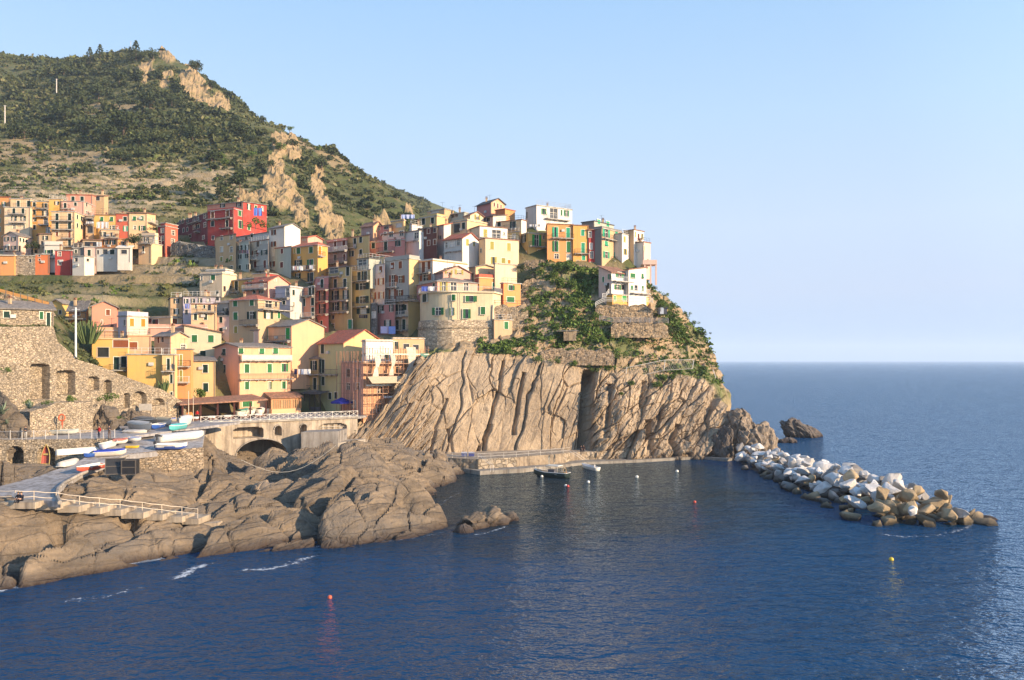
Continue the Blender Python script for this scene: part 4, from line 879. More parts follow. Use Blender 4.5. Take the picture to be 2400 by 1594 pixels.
h('A24', 'red cottage with cream framed windows beside the maroon building', 'A', 212, 20, (1612,1690,1815), (482,680), 'dred', ('flat',), [('L','w',26,46,grid([1658],[525,605])),('R','w',34,46,[(1767,548),(1765,635)])], colR='brick', group=GA)
h('A24b', '', 'A', 213, 20, (1640,1691,1813), (450,500), 'red', ('flat',), add='A24', colR='brick')
# ---------------- red building
WF = 'w'
h('B1', 'long maroon wing of the big red building', 'B', 219, 48, (75,388,390), (262,560), 'maroon', ('sL',.8,'s'), [('L','k',20,40,[(98,362),(130,352),(175,342)]),('L','w',22,50,[(245,322),(287,316)]),('L','w',26,48,[(358,296),(360,390)]),('L','k',18,42,[(135,446),(175,437)]),('L','w',22,42,[(246,415)]),('L','k',22,40,[(292,404)]),('L','d',18,26,[(108,522)]),('L','w',24,38,[(345,522)]),('L','d',26,34,[(203,508)])], [('L',195,322,366),('L',272,312,462)], group=GB, ext=6, chim=3, cat='apartment house', name='apartment_house')
h('B2', 'big bright red apartment house with cream window frames under the cliff', 'B', 214, 22, (388,662,1008), (226,540), 'red', ('flat',.3), [('L','b',34,66,[(440,285),(598,270)]),('L','k',34,56,[(440,378)]),('L','k',30,70,[(592,375)]),('L','d',28,40,[(445,527)]),('R','g',34,58,[(726,268)]),('R','g',34,82,[(727,384)]),('R','d',30,40,[(815,280)]),('R','g',26,48,[(960,312)]),('R','g',30,90,[(822,400)])], [('L',390,652,326),('L',532,655,427)], group=GB, colR='red', ext=6, cat='apartment house', name='apartment_house')
h('B2b', '', 'B', 217, 22, (385,762,1008), (152,236), 'salmon', ('sL',.9,'s'), [('L','K',50,44,[(546,186),(715,178)]),('R','K',44,60,[(822,202)]),('R','g',26,44,[(893,208)]),('R','w',20,44,[(962,222)])], add='B2', colR='red', chim=2)
# ---------------- middle rows
h('B3', 'tan house with faded painted window bands, left end of the grey row', 'B', 198, 38, (478,686,690), (490,880), 'tan', ('flat',0,'b'), [('L','w',28,44,[(535,528),(637,518)]),('L','w',30,56,grid([535,637],[648])),('L','y',26,50,[(533,750),(637,740)]),('L','k',26,44,[(538,855),(640,842)])], group=GB, ext=6)
h('B4', 'grey green house with dark laundry between tan and sand topped houses', 'B', 196, 38, (688,830,832), (560,930), 'greyg', ('flat',), [('L','K',46,52,[(730,632),(805,625)]),('L','k',24,48,[(736,722),(808,715)]),('L','k',28,52,[(726,838)]),('L','k',22,54,[(819,830)])], group=GB, ext=6)
h('B4b', '', 'B', 201, 38, (690,1030,1032), (468,600), 'lgrey', ('sL',.6,'s'), [('L','k',26,40,[(795,530),(852,502)])], [('L',692,830,560)], add='B4')
h('B5', 'grey house with a sand coloured top storey and small balconies', 'B', 194, 38, (820,1032,1034), (546,930), 'grey', ('flat',0,'b'), [('L','d',32,62,[(915,590)]),('L','w',14,28,[(952,578)]),('L','w',18,50,[(1012,562)]),('L','B',66,66,[(888,690)]),('L','K',64,54,[(984,680)]),('L','m',30,68,[(888,806)]),('L','m',28,80,[(988,802)])], [('L',824,932,758),('L',924,1040,868)], group=GB, ext=6)
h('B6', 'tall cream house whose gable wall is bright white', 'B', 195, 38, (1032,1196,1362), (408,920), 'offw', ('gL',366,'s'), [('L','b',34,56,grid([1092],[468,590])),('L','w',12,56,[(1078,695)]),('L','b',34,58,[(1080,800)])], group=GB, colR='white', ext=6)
h('B7', 'low pink house with red tiled roof tucked behind the orange yellow house', 'B', 201, 30, (1190,1440,1595), (522,680), 'pink', ('gL',492,'t'), [('L','d',34,50,[(1250,572)]),('L','w',26,20,[(1400,545)])], group=GB, chim=1)
h('B8', 'pale grey house with brown shutters left of the orange yellow house', 'B', 193, 38, (1098,1264,1266), (618,1000), 'greyg', ('sL',.9,'t'), [('L','m',28,52,[(1168,666)]),('L','m',32,60,[(1165,810)])], group=GB, ext=6)
h('B9', 'orange yellow house with a hipped red roof and laundry on its balcony', 'B', 190, 33, (1265,1545,1650), (604,1010), 'gold', ('hip',558,'t'), [('L','y',16,50,[(1300,662)]),('L','g',40,64,[(1342,662)]),('L','g',40,64,[(1473,653)]),('L','K',78,66,[(1341,792)]),('L','g',42,66,[(1476,785)]),('L','K',56,92,[(1338,945)]),('L','k',40,92,[(1478,938)]),('R','o',34,90,[(1566,660)])], [('L',1275,1500,1002),('L',1270,1392,868),('L',1415,1520,864),('R',1546,1598,720)], group=GB, ext=6, colR='gold')
h('B10', 'cream villa with a white parapet and arched openings above the dark roofs', 'B', 184, 18, (305,542,692), (905,1140), 'cream2', ('flat',.3), [('L','g',46,54,[(444,942)]),('L','k',30,34,[(490,1098)]),('R','d',26,56,[(566,1062),(634,1060)]),('R','w',16,24,[(598,1076)]),('L','w',22,46,[(325,946)])], group=GB)
h('B10b', '', 'B', 186.5, 18, (372,575,660), (868,905), 'offw', ('flat',.2), add='B10', chim=2)
h('B11', 'ochre house with one balcony beside the cream villa', 'B', 183, 34, (632,866,868), (962,1200), 'ochre', ('sL',.9,'s'), [('L','k',36,100,[(690,1030)])], [('L',648,726,1096)], group=GB, ext=6)
h('B11b', 'small pale yellow attic block with a red wall behind the pink gabled house', 'B', 187, 30, (860,1000,1130), (900,990), 'cream', ('flat',), colR='red', group=GB)
h('B12', 'salmon pink gabled house with a terrace in front of the orange yellow house', 'B', 179, 34, (780,1022,1238), (985,1160), 'salmon', ('gL',918,'t'), [('L','K',44,48,[(830,1006)]),('L','d',40,60,[(950,1005)]),('L','k',34,36,[(960,1094)]),('L','k',30,40,[(878,1092)]),('R','w',22,28,[(1098,968)])], [('L',780,1012,1066)], group=GB, colR='pink')
h('B13', 'pale lilac house with white windows between salmon houses', 'B', 177, 24, (1100,1255,1415), (1046,1330), 'lilac', ('flat',.2), [('L','w',36,80,[(1226,1096)]),('R','k',26,58,[(1290,1100)]),('L','k',30,40,[(1190,1206)]),('R','w',24,46,[(1292,1226)])], [('L',1105,1250,1158)], group=GB, colR='lgrey')
h('B14', 'salmon house with stacked balconies left of the narrow rose house', 'B', 179, 34, (1355,1518,1520), (1045,1460), 'salmon', ('flat',), [('L','k',30,90,[(1462,1082)]),('L','k',26,88,[(1498,1072)]),('L','k',32,80,[(1398,1204),(1490,1196)]),('L','K',60,90,[(1332,1312)]),('L','k',30,86,[(1492,1300)])], [('L',1355,1515,1138),('L',1275,1515,1362)], group=GB, ext=6)
h('B15', 'beige house with a hipped red tiled roof and green shutters', 'B', 165, 26, (615,915,1142), (1178,1560), 'sand', ('hip',1112,'t'), [('L','g',44,66,[(678,1214),(852,1206)]),('L','g',46,80,[(681,1348)]),('L','K',92,80,[(850,1340)]),('L','y',36,70,[(684,1490)]),('R','W',76,76,[(1030,1222)]),('R','K',94,86,[(1024,1334)]),('R','g',30,78,[(1136,1335)]),('R','d',22,50,[(1105,1225)])], [('L',752,930,1440),('R',915,1240,1284,dict(depth=1.5))], group=GB, ext=5)
h('B17', 'tan house with shuttered windows at the left end of the lilac house', 'B', 172.6, -10, (-2,128,130), (1160,1370), 'tan', ('flat',0,'d'), [('L','K',54,50,[(62,1190)]),('L','K',54,54,[(62,1300)])], group=GE)
h('B18', 'lilac house with a ribbon of upper windows and blue washing', 'B', 172.8, -10, (130,520,521), (1152,1370), 'lilac', ('flat',0,'d'), [('L','K',42,48,[(165,1190),(235,1185),(310,1182)]),('L','d',34,40,[(398,1178),(490,1165)]),('L','d',30,50,[(165,1306)])], group=GE, chim=2)
h('B19', 'cream yellow house with a long balcony below the lilac house', 'B', 168.4, -10, (215,474,482), (1228,1560), 'cream', ('flat',0,'b'), [('L','k',18,44,[(265,1246)]),('L','k',22,36,[(354,1250)]),('L','d',32,60,[(406,1258)]),('L','k',34,66,[(261,1356),(366,1354)])], [('L',278,480,1304)], group=GE)
h('B20', 'narrow pale pink house squeezed against the beige house with the hipped roof', 'B', 168.6, 14, (478,614,616), (1352,1580), 'lpink', ('flat',), [('L','k',36,62,[(527,1386)]),('L','k',36,50,[(528,1496)])], group=GE)
h('B20b', '', 'B', 170.4, 14, (476,616,618), (1215,1400), 'grey', ('sL',.9,'s'), [('L','K',50,70,[(575,1300)])], [('L',474,616,1348)], add='B20')
# ---------------- packed rows left of the cliff (C)
h('C1', 'mauve house with white posted balconies and a red tile roof', 'C', 198, 38, (130,330,332), (552,800), 'mauve', ('sL',1.5,'t'), [('L','m',26,60,[(205,588)]),('L','m',36,62,[(296,580)]),('L','d',30,62,[(205,735)]),('L','m',24,66,[(300,730)])], [('L',130,332,668),('L',130,330,790)], group=GC, ext=5)
h('C2', 'olive yellow house with plain dark shuttered windows beside the mauve house', 'C', 197.5, 38, (331,566,568), (498,800), 'olive', ('sL',1.0,'b'), [('L','k',30,62,[(411,560),(472,546)]),('L','k',30,62,[(387,690),(473,678)])], [('L',330,432,632)], group=GC, chim=1)
h('C3', 'rose pink house with white framed green shutters in the upper row', 'C', 196, 32, (568,936,938), (548,760), 'rose', ('flat',.35), [('L','k',36,72,[(605,602)]),('L','k',36,108,[(735,606)]),('L','k',38,76,[(873,576)]),('L','d',40,18,[(612,710)])], [('L',660,830,674)], group=GC)
h('C3b', '', 'C', 199.5, 32, (700,936,940), (470,560), 'lpink', ('sL',.6,'b'), [('L','w',44,50,[(790,490)]),('L','w',44,50,[(900,480)]),('L','w',30,36,[(730,485)])], add='C3', chim=1)
h('C14', 'dark mauve house with a steep dark roof below the wooded ridge', 'C', 206, 34, (478,606,705), (400,540), 'mauve', ('gL',350,'b'), group=GC, colR='peach', chim=1)
h('C15', 'wine coloured house under a long dark roof near the ridge', 'C', 205, 34, (600,792,794), (392,520), 'rose', ('sL',.9,'d'), [('L','w',30,26,[(662,430)]),('L','d',50,30,[(742,420)])], group=GC)
h('C16', 'small yellow house with an orange canopy near the ridge', 'C', 204, 34, (790,925,940), (345,470), 'lemon', ('flat',.3), [('L','d',60,40,[(872,395)])], group=GC, chim=1)
h('C4', 'white blue house with a glazed upper corner beside the brown house', 'C', 197, 38, (938,1088,1100), (452,720), 'lgrey', ('flat',0,'s'), [('L','w',46,64,[(1055,503)])], [('L',930,1088,560,dict(rail=0,depth=.4))], group=GC, colR='white')
h('C4b', 'white block with a sunny side wall behind the brown house', 'C', 203, 40, (985,1010,1120), (385,520), 'lgrey', ('flat',), group=GC, colR='white')  # front greyed for shade, side wall whitened for sun
h('C5', 'dark brown red house with matching shutters in the upper row', 'C', 195.5, 36, (1088,1279,1281), (412,720), 'brown', ('sL',.8,'s'), [('L','m',28,48,[(1112,466),(1185,456),(1250,446)]),('L','b',28,54,[(1112,590),(1186,580),(1250,570)])], group=GC, ext=5)
h('C5b', 'white grey sliver of a house between the brown and the white gabled house', 'C', 198, 40, (1280,1345,1420), (395,720), 'lgrey', ('sL',.7,'t'), [('L','k',18,40,[(1312,520)])], group=GC, colR='offw', ext=5)
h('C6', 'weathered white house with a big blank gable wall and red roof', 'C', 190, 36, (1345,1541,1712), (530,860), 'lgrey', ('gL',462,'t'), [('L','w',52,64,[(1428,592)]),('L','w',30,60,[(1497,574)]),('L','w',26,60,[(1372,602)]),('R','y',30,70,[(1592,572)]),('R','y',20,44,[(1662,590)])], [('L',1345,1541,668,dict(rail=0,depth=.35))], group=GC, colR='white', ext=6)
h('C7', 'large cream house with a brown eave facing the sea above the orange house', 'C', 190, 62, (1716,1781,2132), (532,830), 'cream', ('flat',0,'b'), [('R','y',40,82,[(1851,606),(2028,622)]),('R','y',42,76,[(1856,764)]),('R','y',42,64,[(1971,770)]),('R','o',30,40,[(2030,778)]),('L','k',14,44,[(1735,660)])], group=GC, colR='cream2', ext=5)
h('C7b', '', 'C', 195, 62, (1600,1722,2012), (405,545), 'pgreen', ('flat',0,'b'), [('R','y',40,86,[(1781,480)]),('R','W',92,90,[(1897,490)]),('R','w',20,30,[(1978,484)])], [('R',1724,2010,528,dict(rail=0,depth=.5))], add='C7', colR='white')
h('C8', 'cream house with a dark loggia high in the packed rows', 'C', 199, 40, (1415,1590,1862), (345,560), 'cream', ('flat',.25), [('L','d',66,96,[(1482,425)]),('L','k',34,70,[(1552,400)])], group=GC)
h('C8b', '', 'C', 203, 52, (1560,1622,1762), (290,360), 'cream2', ('gL',246,'b'), [('R','Y',56,52,[(1697,310)])], add='C8', colR='cream2')
h('C9', 'yellow house with two dark windows on the skyline left of the top', 'C', 206, 40, (1087,1272,1358), (298,440), 'olive', ('flat',.5), [('L','k',34,66,[(1131,355),(1226,345)])], group=GC, colR='lemon')
h('C9b', '', 'C', 209, 40, (1172,1352,1447), (226,300), 'tan', ('flat',), [('L','d',80,30,[(1250,250)])], add='C9', ant=1)
h('C10', 'grey house with dark windows on the skyline behind the cream loggia house', 'C', 208, 38, (1365,1560,1600), (262,400), 'greyg', ('flat',), [('L','d',56,36,[(1432,300)]),('L','d',34,30,[(1480,292)])], group=GC, ant=2, chim=1)
h('C10b', 'mauve attic house with a dark roof next to the cream gabled attic', 'C', 204, 46, (1765,1862,2000), (300,400), 'mauve', ('sL',.8,'d'), [('L','d',40,40,[(1812,335)])], colR='offw', group=GC)
h('C11', 'pink gabled house topmost on the village skyline', 'C', 211, 52, (1690,1843,1984), (155,330), 'rose', ('gL',106,'d'), [('R','m',16,54,[(1874,172)]),('R','m',16,52,[(1911,190)]),('R','m',14,40,[(1945,196)])], group=GC, colR='peach', ant=1, chim=1)
h('C12', 'low orange house beside the topmost pink gabled house', 'C', 207, 40, (1885,1988,2092), (225,345), 'dorange', ('flat',0,'t'), group=GC, colR='orange')
h('C13', 'cream house with one balcony door below the orange skyline house', 'C', 201, 32, (1885,2160,2212), (338,490), 'cream', ('flat',0,'b'), [('L','k',36,44,[(1926,384)]),('L','k',40,84,[(2081,393)])], [('L',1985,2112,436)], group=GC, colR='white')
h('C13b', 'shaded yellow block with a small balcony behind the large cream house', 'C', 199, 36, (2010,2142,2144), (462,640), 'olive', ('flat',), [('L','w',34,56,[(2081,512)])], [('L',2010,2140,548)], group=GC)
h('C17', 'lilac grey house with brown shutters and a yellow terrace wall', 'C', 183, 38, (570,728,730), (802,1260), 'lilac', ('flat',0), [('L','b',32,66,[(601,866)]),('L','b',34,66,[(684,856)]),('L','B',66,70,[(598,992),(686,985)]),('L','B',64,72,[(602,1136),(692,1130)])], group=GC, ext=5)
h('C17b', '', 'C', 186, 38, (572,720,722), (722,810), 'lemon', ('flat',), add='C17')
h('C18', 'tall grey house with brown shutters and a peach roof terrace', 'C', 181, 38, (727,982,1090), (748,1240), 'grey', ('flat',.75), [('L','b',38,72,[(807,820)]),('L','b',38,76,[(888,810)]),('L','B',76,116,[(812,975)]),('L','B',86,78,[(890,962)]),('L','B',72,108,[(806,1118)]),('L','B',70,60,[(884,1104)])], [('L',730,872,1048),('L',650,980,1192,dict(depth=1.2))], group=GC, colR='lemon', ext=5)  # lemon right wall has the warm sunlight painted in
h('C21', 'narrow rose house with three iron balconies', 'C', 182, 36, (0,135,137), (942,1560), 'rose', ('flat',.2), [('L','k',34,92,[(66,1006)]),('L','K',70,100,[(70,1136)]),('L','K',70,100,[(70,1270)]),('L','k',24,52,[(60,1420)])], [('L',0,133,1072),('L',0,133,1192),('L',0,133,1328)], group=GC, ext=5)
h('C19', 'tall yellow house with three balconies beside the narrow rose house', 'C', 181, 38, (140,382,384), (826,1520), 'olive', ('sL',.8,'s'), [('L','k',34,92,[(336,878)]),('L','w',90,56,[(190,868)]),('L','k',34,98,[(206,1008),(306,1004)]),('L','K',74,96,[(208,1130)]),('L','K',62,92,[(316,1122)]),('L','K',70,90,[(214,1246)]),('L','K',64,86,[(312,1240)]),('L','d',24,40,[(182,1358)]),('L','w',34,60,[(180,1456)]),('L','t',44,98,[(362,1432)])], [('L',140,272,932),('L',140,348,1054),('L',140,352,1188),('L',140,358,1308)], group=GC, ext=5)
h('C20', 'tall yellow house with a dark roof pergola, right of its yellow twin', 'C', 180.5, 38, (383,572,574), (862,1520), 'olive', ('flat',), [('L','k',36,92,[(455,930),(522,922)]),('L','K',136,70,[(490,1036)]),('L','K',130,72,[(490,1176)]),('L','K',136,56,[(500,1296)])], [('L',385,566,978),('L',405,562,1248)], group=GC, ext=5)
h('C20b', '', 'C', 183.5, 38, (436,560,566), (742,870), 'greyg', ('flat',0,'d'), [('L','w',90,70,[(490,790)])], [('L',430,566,866,dict(depth=1.6))], add='C20')
h('C24', 'narrow house wall of bare grey stone between yellow and rose houses', 'C', 179.5, 38, (577,648,650), (1214,1580), 'stoneg', ('flat',), [('L','w',40,66,[(611,1336)])], group=GC, mat=stonework((.22,.215,.20,1), 1.8), ext=5)
h('C22', 'rose house with lilac towels drying below its windows', 'C', 178, 38, (648,836,838), (1226,1620), 'rose', ('flat',), [('L','K',56,76,[(686,1276)]),('L','K',46,76,[(796,1264)]),('L','K',72,66,[(756,1424)])], group=GC, ext=5)
h('C23', 'beige house with a wide glazed balcony right of the towels', 'C', 177.5, 38, (836,972,1106), (1192,1620), 'sand', ('flat',), [('L','K',92,104,[(890,1276)]),('L','k',24,58,[(944,1256)]),('L','k',34,100,[(856,1440)]),('L','k',36,110,[(926,1436)])], [('L',800,972,1348),('L',838,972,1494),('L',812,1085,1186,dict(depth=1.3))], group=GC, colR='olive', ext=5)
h('C25', 'white house with an orange trimmed roof terrace and tall brown shutters', 'C', 180, 44, (1075,1230,1588), (768,1000), 'lgrey', ('flat',.35,'orange'), [('L','b',36,116,[(1131,832)]),('L','b',34,90,[(1190,810)]),('L','B',120,62,[(1154,946)])], [('L',1040,1216,896)], group=GC, colR='white', ext=5)
h('C26', 'pink house with a shallow gable and yellow shutters above the round house', 'C', 177, 58, (1245,1340,1640), (885,1030), 'mauve', ('gL',815,'b'), [('R','Y',76,40,[(1396,884)]),('R','Y',86,48,[(1505,886)])], group=GC, colR='pink', ext=5)
# terraces above the orange house
h('C28', 'orange house with cream terrace blocks above, right of the round house', 'C', 177, 58, (1672,1716,1966), (948,1240), 'brick', ('flat',.7,'cream'), [('R','t',40,70,[(1874,1034)]),('R','w',60,54,[(1906,1190)])], [('R',1842,1966,1104)], group=GC, colR='orange', ext=5)
h('C28b', '', 'C', 180, 58, (1612,1680,1886), (832,960), 'tan', ('gL',806,'s'), add='C28', colR='cream')
h('C28c', '', 'C', 178.6, 58, (1868,1884,2112), (800,1010), 'cream', ('flat',.1), add='C28', colR='cream2')
h('C28d', '', 'C', 175, 58, (1942,1972,2152), (1003,1250), 'brick', ('flat',), [('R','g',44,56,[(2044,1050)]),('R','g',80,54,[(2047,1174)])], add='C28', colR='orange')
# ---------------- top of the cliff (D)
h('D1', 'white house with a railed roof terrace on the village skyline', 'D', 205, 56, (592,706,1078), (188,430), 'lgrey', ('flat',.1), [('R','g',34,62,[(771,248)]),('R','W',82,116,[(886,276)]),('R','g',18,62,[(968,264)]),('R','G',52,68,[(1020,270)]),('L','d',14,70,[(604,290)])], [('R',792,1042,336)], group=GD, colR='white', ext=5)
h('D3', 'small yellow house with bright green open shutters on the cliff top', 'D', 197, 64, (546,620,815), (478,760), 'ochre', ('flat',.15), [('R','V',92,118,[(706,553)]),('R','b',46,70,[(742,690)]),('R','b',14,40,[(778,520)]),('L','K',44,76,[(573,535)]),('L','b',36,24,[(584,684)])], [('R',622,797,618)], group=GD, colR='yellow', ext=4)
h('D2', 'large orange house with teal shutters on the cliff top', 'D', 196, -12, (818,1088,1090), (392,820), 'orange', ('flat',0,'b'), [('L','t',40,104,[(912,466)]),('L','t',40,104,[(1037,472)]),('L','g',42,112,[(915,616)]),('L','g',42,112,[(1042,622)]),('L','w',46,48,[(916,720)]),('L','w',46,70,[(1046,732)])], [('L',864,1088,532,dict(rmat=IRON))], group=GD, ext=4, depth=9)
h('D2b', '', 'D', 196.3, -12, (1090,1250,1252), (402,820), 'gold', ('flat',0,'b'), [('L','t',36,66,[(1191,472)]),('L','t',38,106,[(1194,632)]),('L','t',36,50,[(1200,736)]),('L','d',30,22,[(1141,776)])], [('L',1100,1252,692,dict(rmat=IRON))], add='D2', depth=9)
h('D4', 'narrow bright red house between the orange and the grey green house', 'D', 196.6, -12, (1252,1372,1374), (448,840), 'red', ('sL',.6,'b'), [('L','w',30,64,[(1267,490)]),('L','w',26,40,[(1342,496)]),('L','w',30,66,[(1278,615)]),('L','w',30,70,[(1345,590)]),('L','w',34,70,[(1283,705)]),('L','d',22,36,[(1278,800)]),('L','d',30,40,[(1336,812)])], group=GD, ext=4)
h('D5', 'tall grey green house with vivid green shutters on the cliff top', 'D', 195, 40, (1375,1392,1600), (428,860), 'stoneg', ('flat',.4), [('R','T',76,84,[(1436,478)]),('R','t',32,86,[(1543,500)]),('R','tf',34,56,[(1438,588),(1545,600)]),('R','T',66,70,[(1438,706)]),('R','T',62,86,[(1549,724)]),('R','d',24,40,[(1440,822)])], [('R',1395,1602,552),('R',1490,1612,778)], group=GD, colR='tan', ext=4, depth=6)
h('D5b', '', 'D', 199, 40, (1180,1312,1516), (352,460), 'stoneg', ('flat',0,'d'), [('R','t',34,48,[(1360,358)]),('R','t',34,56,[(1454,382)])], add='D5', colR='greyg', ant=1, chim=1)
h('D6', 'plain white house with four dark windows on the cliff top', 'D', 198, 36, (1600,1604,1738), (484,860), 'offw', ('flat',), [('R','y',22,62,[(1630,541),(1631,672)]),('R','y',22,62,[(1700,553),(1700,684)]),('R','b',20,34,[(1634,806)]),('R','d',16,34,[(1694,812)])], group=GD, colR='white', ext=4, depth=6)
h('D7', 'tall white house with shaded side wall near the cliff end', 'D', 200, 44, (1622,1728,1832), (444,860), 'tan', ('flat',0,'b'), [('R','y',12,56,[(1743,490)]),('R','m',20,74,[(1776,520)]),('R','y',14,60,[(1810,512)]),('R','y',24,62,[(1756,611)]),('R','y',22,62,[(1801,624)]),('R','y',26,72,[(1770,772)]),('R','w',16,40,[(1805,764)])], [('R',1740,1840,575,dict(rail=0,depth=.6))], group=GD, colR='white', ext=4)  # tan left wall paints shade onto the white house
h('D8', 'pink house with a pillared terrace, last on the cliff top', 'D', 199, 44, (1826,1832,1902), (572,830), 'offw', ('flat',0,'b'), [('R','y',10,50,[(1835,636)]),('R','d',14,30,[(1876,766)])], group=GD, colR='lpink', ext=3, depth=5)
# villa on the cliff
h('D9', 'white and pink villa with brown roof and yellow ground floor on the headland terrace', 'D', 179, 50, (1358,1492,1690), (890,1125), 'lpink', ('sR',1.6,'b'), [('L','g',20,58,[(1406,962)]),('L','g',20,56,[(1478,934)]),('L','d',40,90,[(1450,1045)]),('R','G',80,56,[(1578,916)]),('R','G',66,54,[(1556,1044)]),('R','d',38,54,[(1614,1046)])], [('R',1494,1690,988,dict(depth=1.3,rmat=WIRON))], group=GD, colR='white', ext=2, cat='villa', name='villa')
h('D9b', '', 'D', 181, 50, (1640,1672,1858), (862,1120), 'offw', ('sL',.9,'b'), [('R','g',52,54,[(1716,926)]),('R','gf',24,54,[(1818,930)]),('R','g',24,46,[(1707,1048)]),('R','d',30,50,[(1750,1050)]),('R','g',20,52,[(1821,1056)])], [('R',1690,1872,1112,dict(depth=1.0,rmat=WIRON))], add='D9', colR='white', depth=4)
h('D9c', '', 'D', 178, 50, (1440,1502,1888), (1122,1205), 'gold', ('flat',), [('R','v',20,50,[(1528,1160)]),('R','v',46,48,[(1628,1160)]),('R','v',50,52,[(1750,1166)]),('R','v',22,56,[(1853,1168)])], add='D9', colR='gold', ext=2)
# ---------------- above the slipway (E)
ST = stonework((.46,.35,.23,1), 2.0)
h('E1', 'long low stone house with a grey lean-to roof above the great stone wall', 'E', 136, -36, (-130,566,655), (300,520), 'sand', ('sL',1.4,'s'), [('L','k',64,68,[(70,346)]),('L','g',38,78,[(435,356)]),('L','k',40,146,[(508,398)])], group=GE, mat=ST, ext=4, depth=5)
h('E2', 'orange house with brown shutters and yellow side, grey roof', 'E', 158, 12, (720,905,930), (288,520), 'orange', ('sL',1.0,'s'), [('L','b',36,60,[(822,325)]),('L','w',36,56,[(825,430)])], [('L',722,905,390)], group=GE, ext=5)
h('E2b', '', 'E', 161, 12, (535,652,760), (228,420), 'yellow', ('gR',190,'s'), [('L','d',30,40,[(630,320)])], add='E2', colR='yellow', ext=5)
h('E3', 'salmon house with a broad gable wall and one brown window', 'E', 156, 66, (905,966,1226), (262,500), 'salmon', ('gL',206,'s'), [('R','b',42,60,[(1134,324)]),('R','b',14,40,[(1070,425)])], group=GE, colR='salmon', ext=5)
h('E4', 'pale pink house with bright orange shutters', 'E', 150, 30, (1240,1336,1556), (365,600), 'lilac', ('flat',.75), [('R','o',46,82,[(1384,428),(1503,432)]),('L','d',18,60,[(1308,432)])], group=GE, colR='lpink', ext=5)
h('E5', 'beige house with brown shutters behind white roof terraces', 'E', 169.5, 24, (1565,1792,2005), (378,540), 'sand', ('flat',.2), [('L','m',66,54,[(1630,422)]),('R','b',52,54,[(1835,416)]),('R','b',40,44,[(1932,420)]),('L','d',30,46,[(1572,412)])], group=GE, colR='cream', ext=5)
h('E5b', 'low pale terrace house with a long white railing in front of the beige house', 'E', 167.2, -10, (1525,2175,2176), (492,700), 'pink', ('flat',.6,'offw'), [('L','d',14,30,[(2165,470)])], group=GE, ext=5)
h('E6', 'long low pink roof terrace beside the tall cactus', 'E', 152, -10, (1010,1335,1336), (520,640), 'peach', ('flat',.5,'lpink'), group=GE, ext=5)
h('E9', 'cream yellow house with a dark picture window and wooden loggia', 'E', 141, -10, (966,1336,1342), (606,1010), 'yellow', ('flat',0,'cream'), [('L','d',122,100,[(1082,742)]),('L','k',56,132,[(1222,858)]),('L','k',58,110,[(1300,842)]),('L','b',162,76,[(1268,652)])], [('L',1160,1336,928)], group=GE, ext=4)
h('E9b', '', 'E', 143, -10, (1340,1588,1592), (572,770), 'peach', ('flat',0,'cream'), [('L','b',84,74,[(1402,672)])], add='E9', ext=4)
h('E9c', '', 'E', 140.5, -10, (1336,1702,1712), (770,1040), 'yellow', ('flat',.0), add='E9', ext=4)
h('E10', 'narrow pale yellow house with a satellite dish on its balcony', 'E', 140, -10, (1702,1838,1862), (772,1230), 'lemon', ('flat',.0), [('L','k',32,120,[(1768,868)]),('L','k',28,92,[(1799,1020)]),('L','k',24,30,[(1800,1175)])], [('L',1710,1838,938,dict(depth=1.3))], group=GE, ext=3)
h('E11', 'narrow orange house with two iron balconies and tall windows', 'E', 143, -10, (1850,2006,2030), (716,1250), 'orange', ('flat',0,'s'), [('L','y',28,116,[(1899,825)]),('L','y',28,118,[(1899,990)])], [('L',1848,2004,888),('L',1860,1992,1056)], group=GE, ext=3)
h('E14', 'grey gabled cottage wedged between pink and cream houses', 'E', 148, 30, (1620,1792,1970), (575,720), 'grey', ('gL',530,'s'), [('L','m',22,64,[(1664,612)]),('L','d',26,60,[(1708,606)]),('R','w',50,60,[(1925,690)])], group=GE, colR='peach', ext=4, chim=1)
h('E12', 'tall pale cream house with two green windows under a shed roof', 'E', 165.5, -10, (1934,2325,2327), (535,900), 'pgreen', ('sR',1.4,'b'), [('L','g',58,74,[(2041,598)]),('L','g',60,74,[(2214,600)]),('L','k',60,82,[(2130,766)])], group=GE, ext=4)
h('E13', 'pale yellow green house with dark shutters left of the pink harbour house', 'F', 151, -10, (0,245,247), (835,1230), 'lemon', ('sL',.7,'s'), [('L','k',54,84,[(140,914)]),('L','k',54,88,[(144,1110)])], group=GE, ext=3)
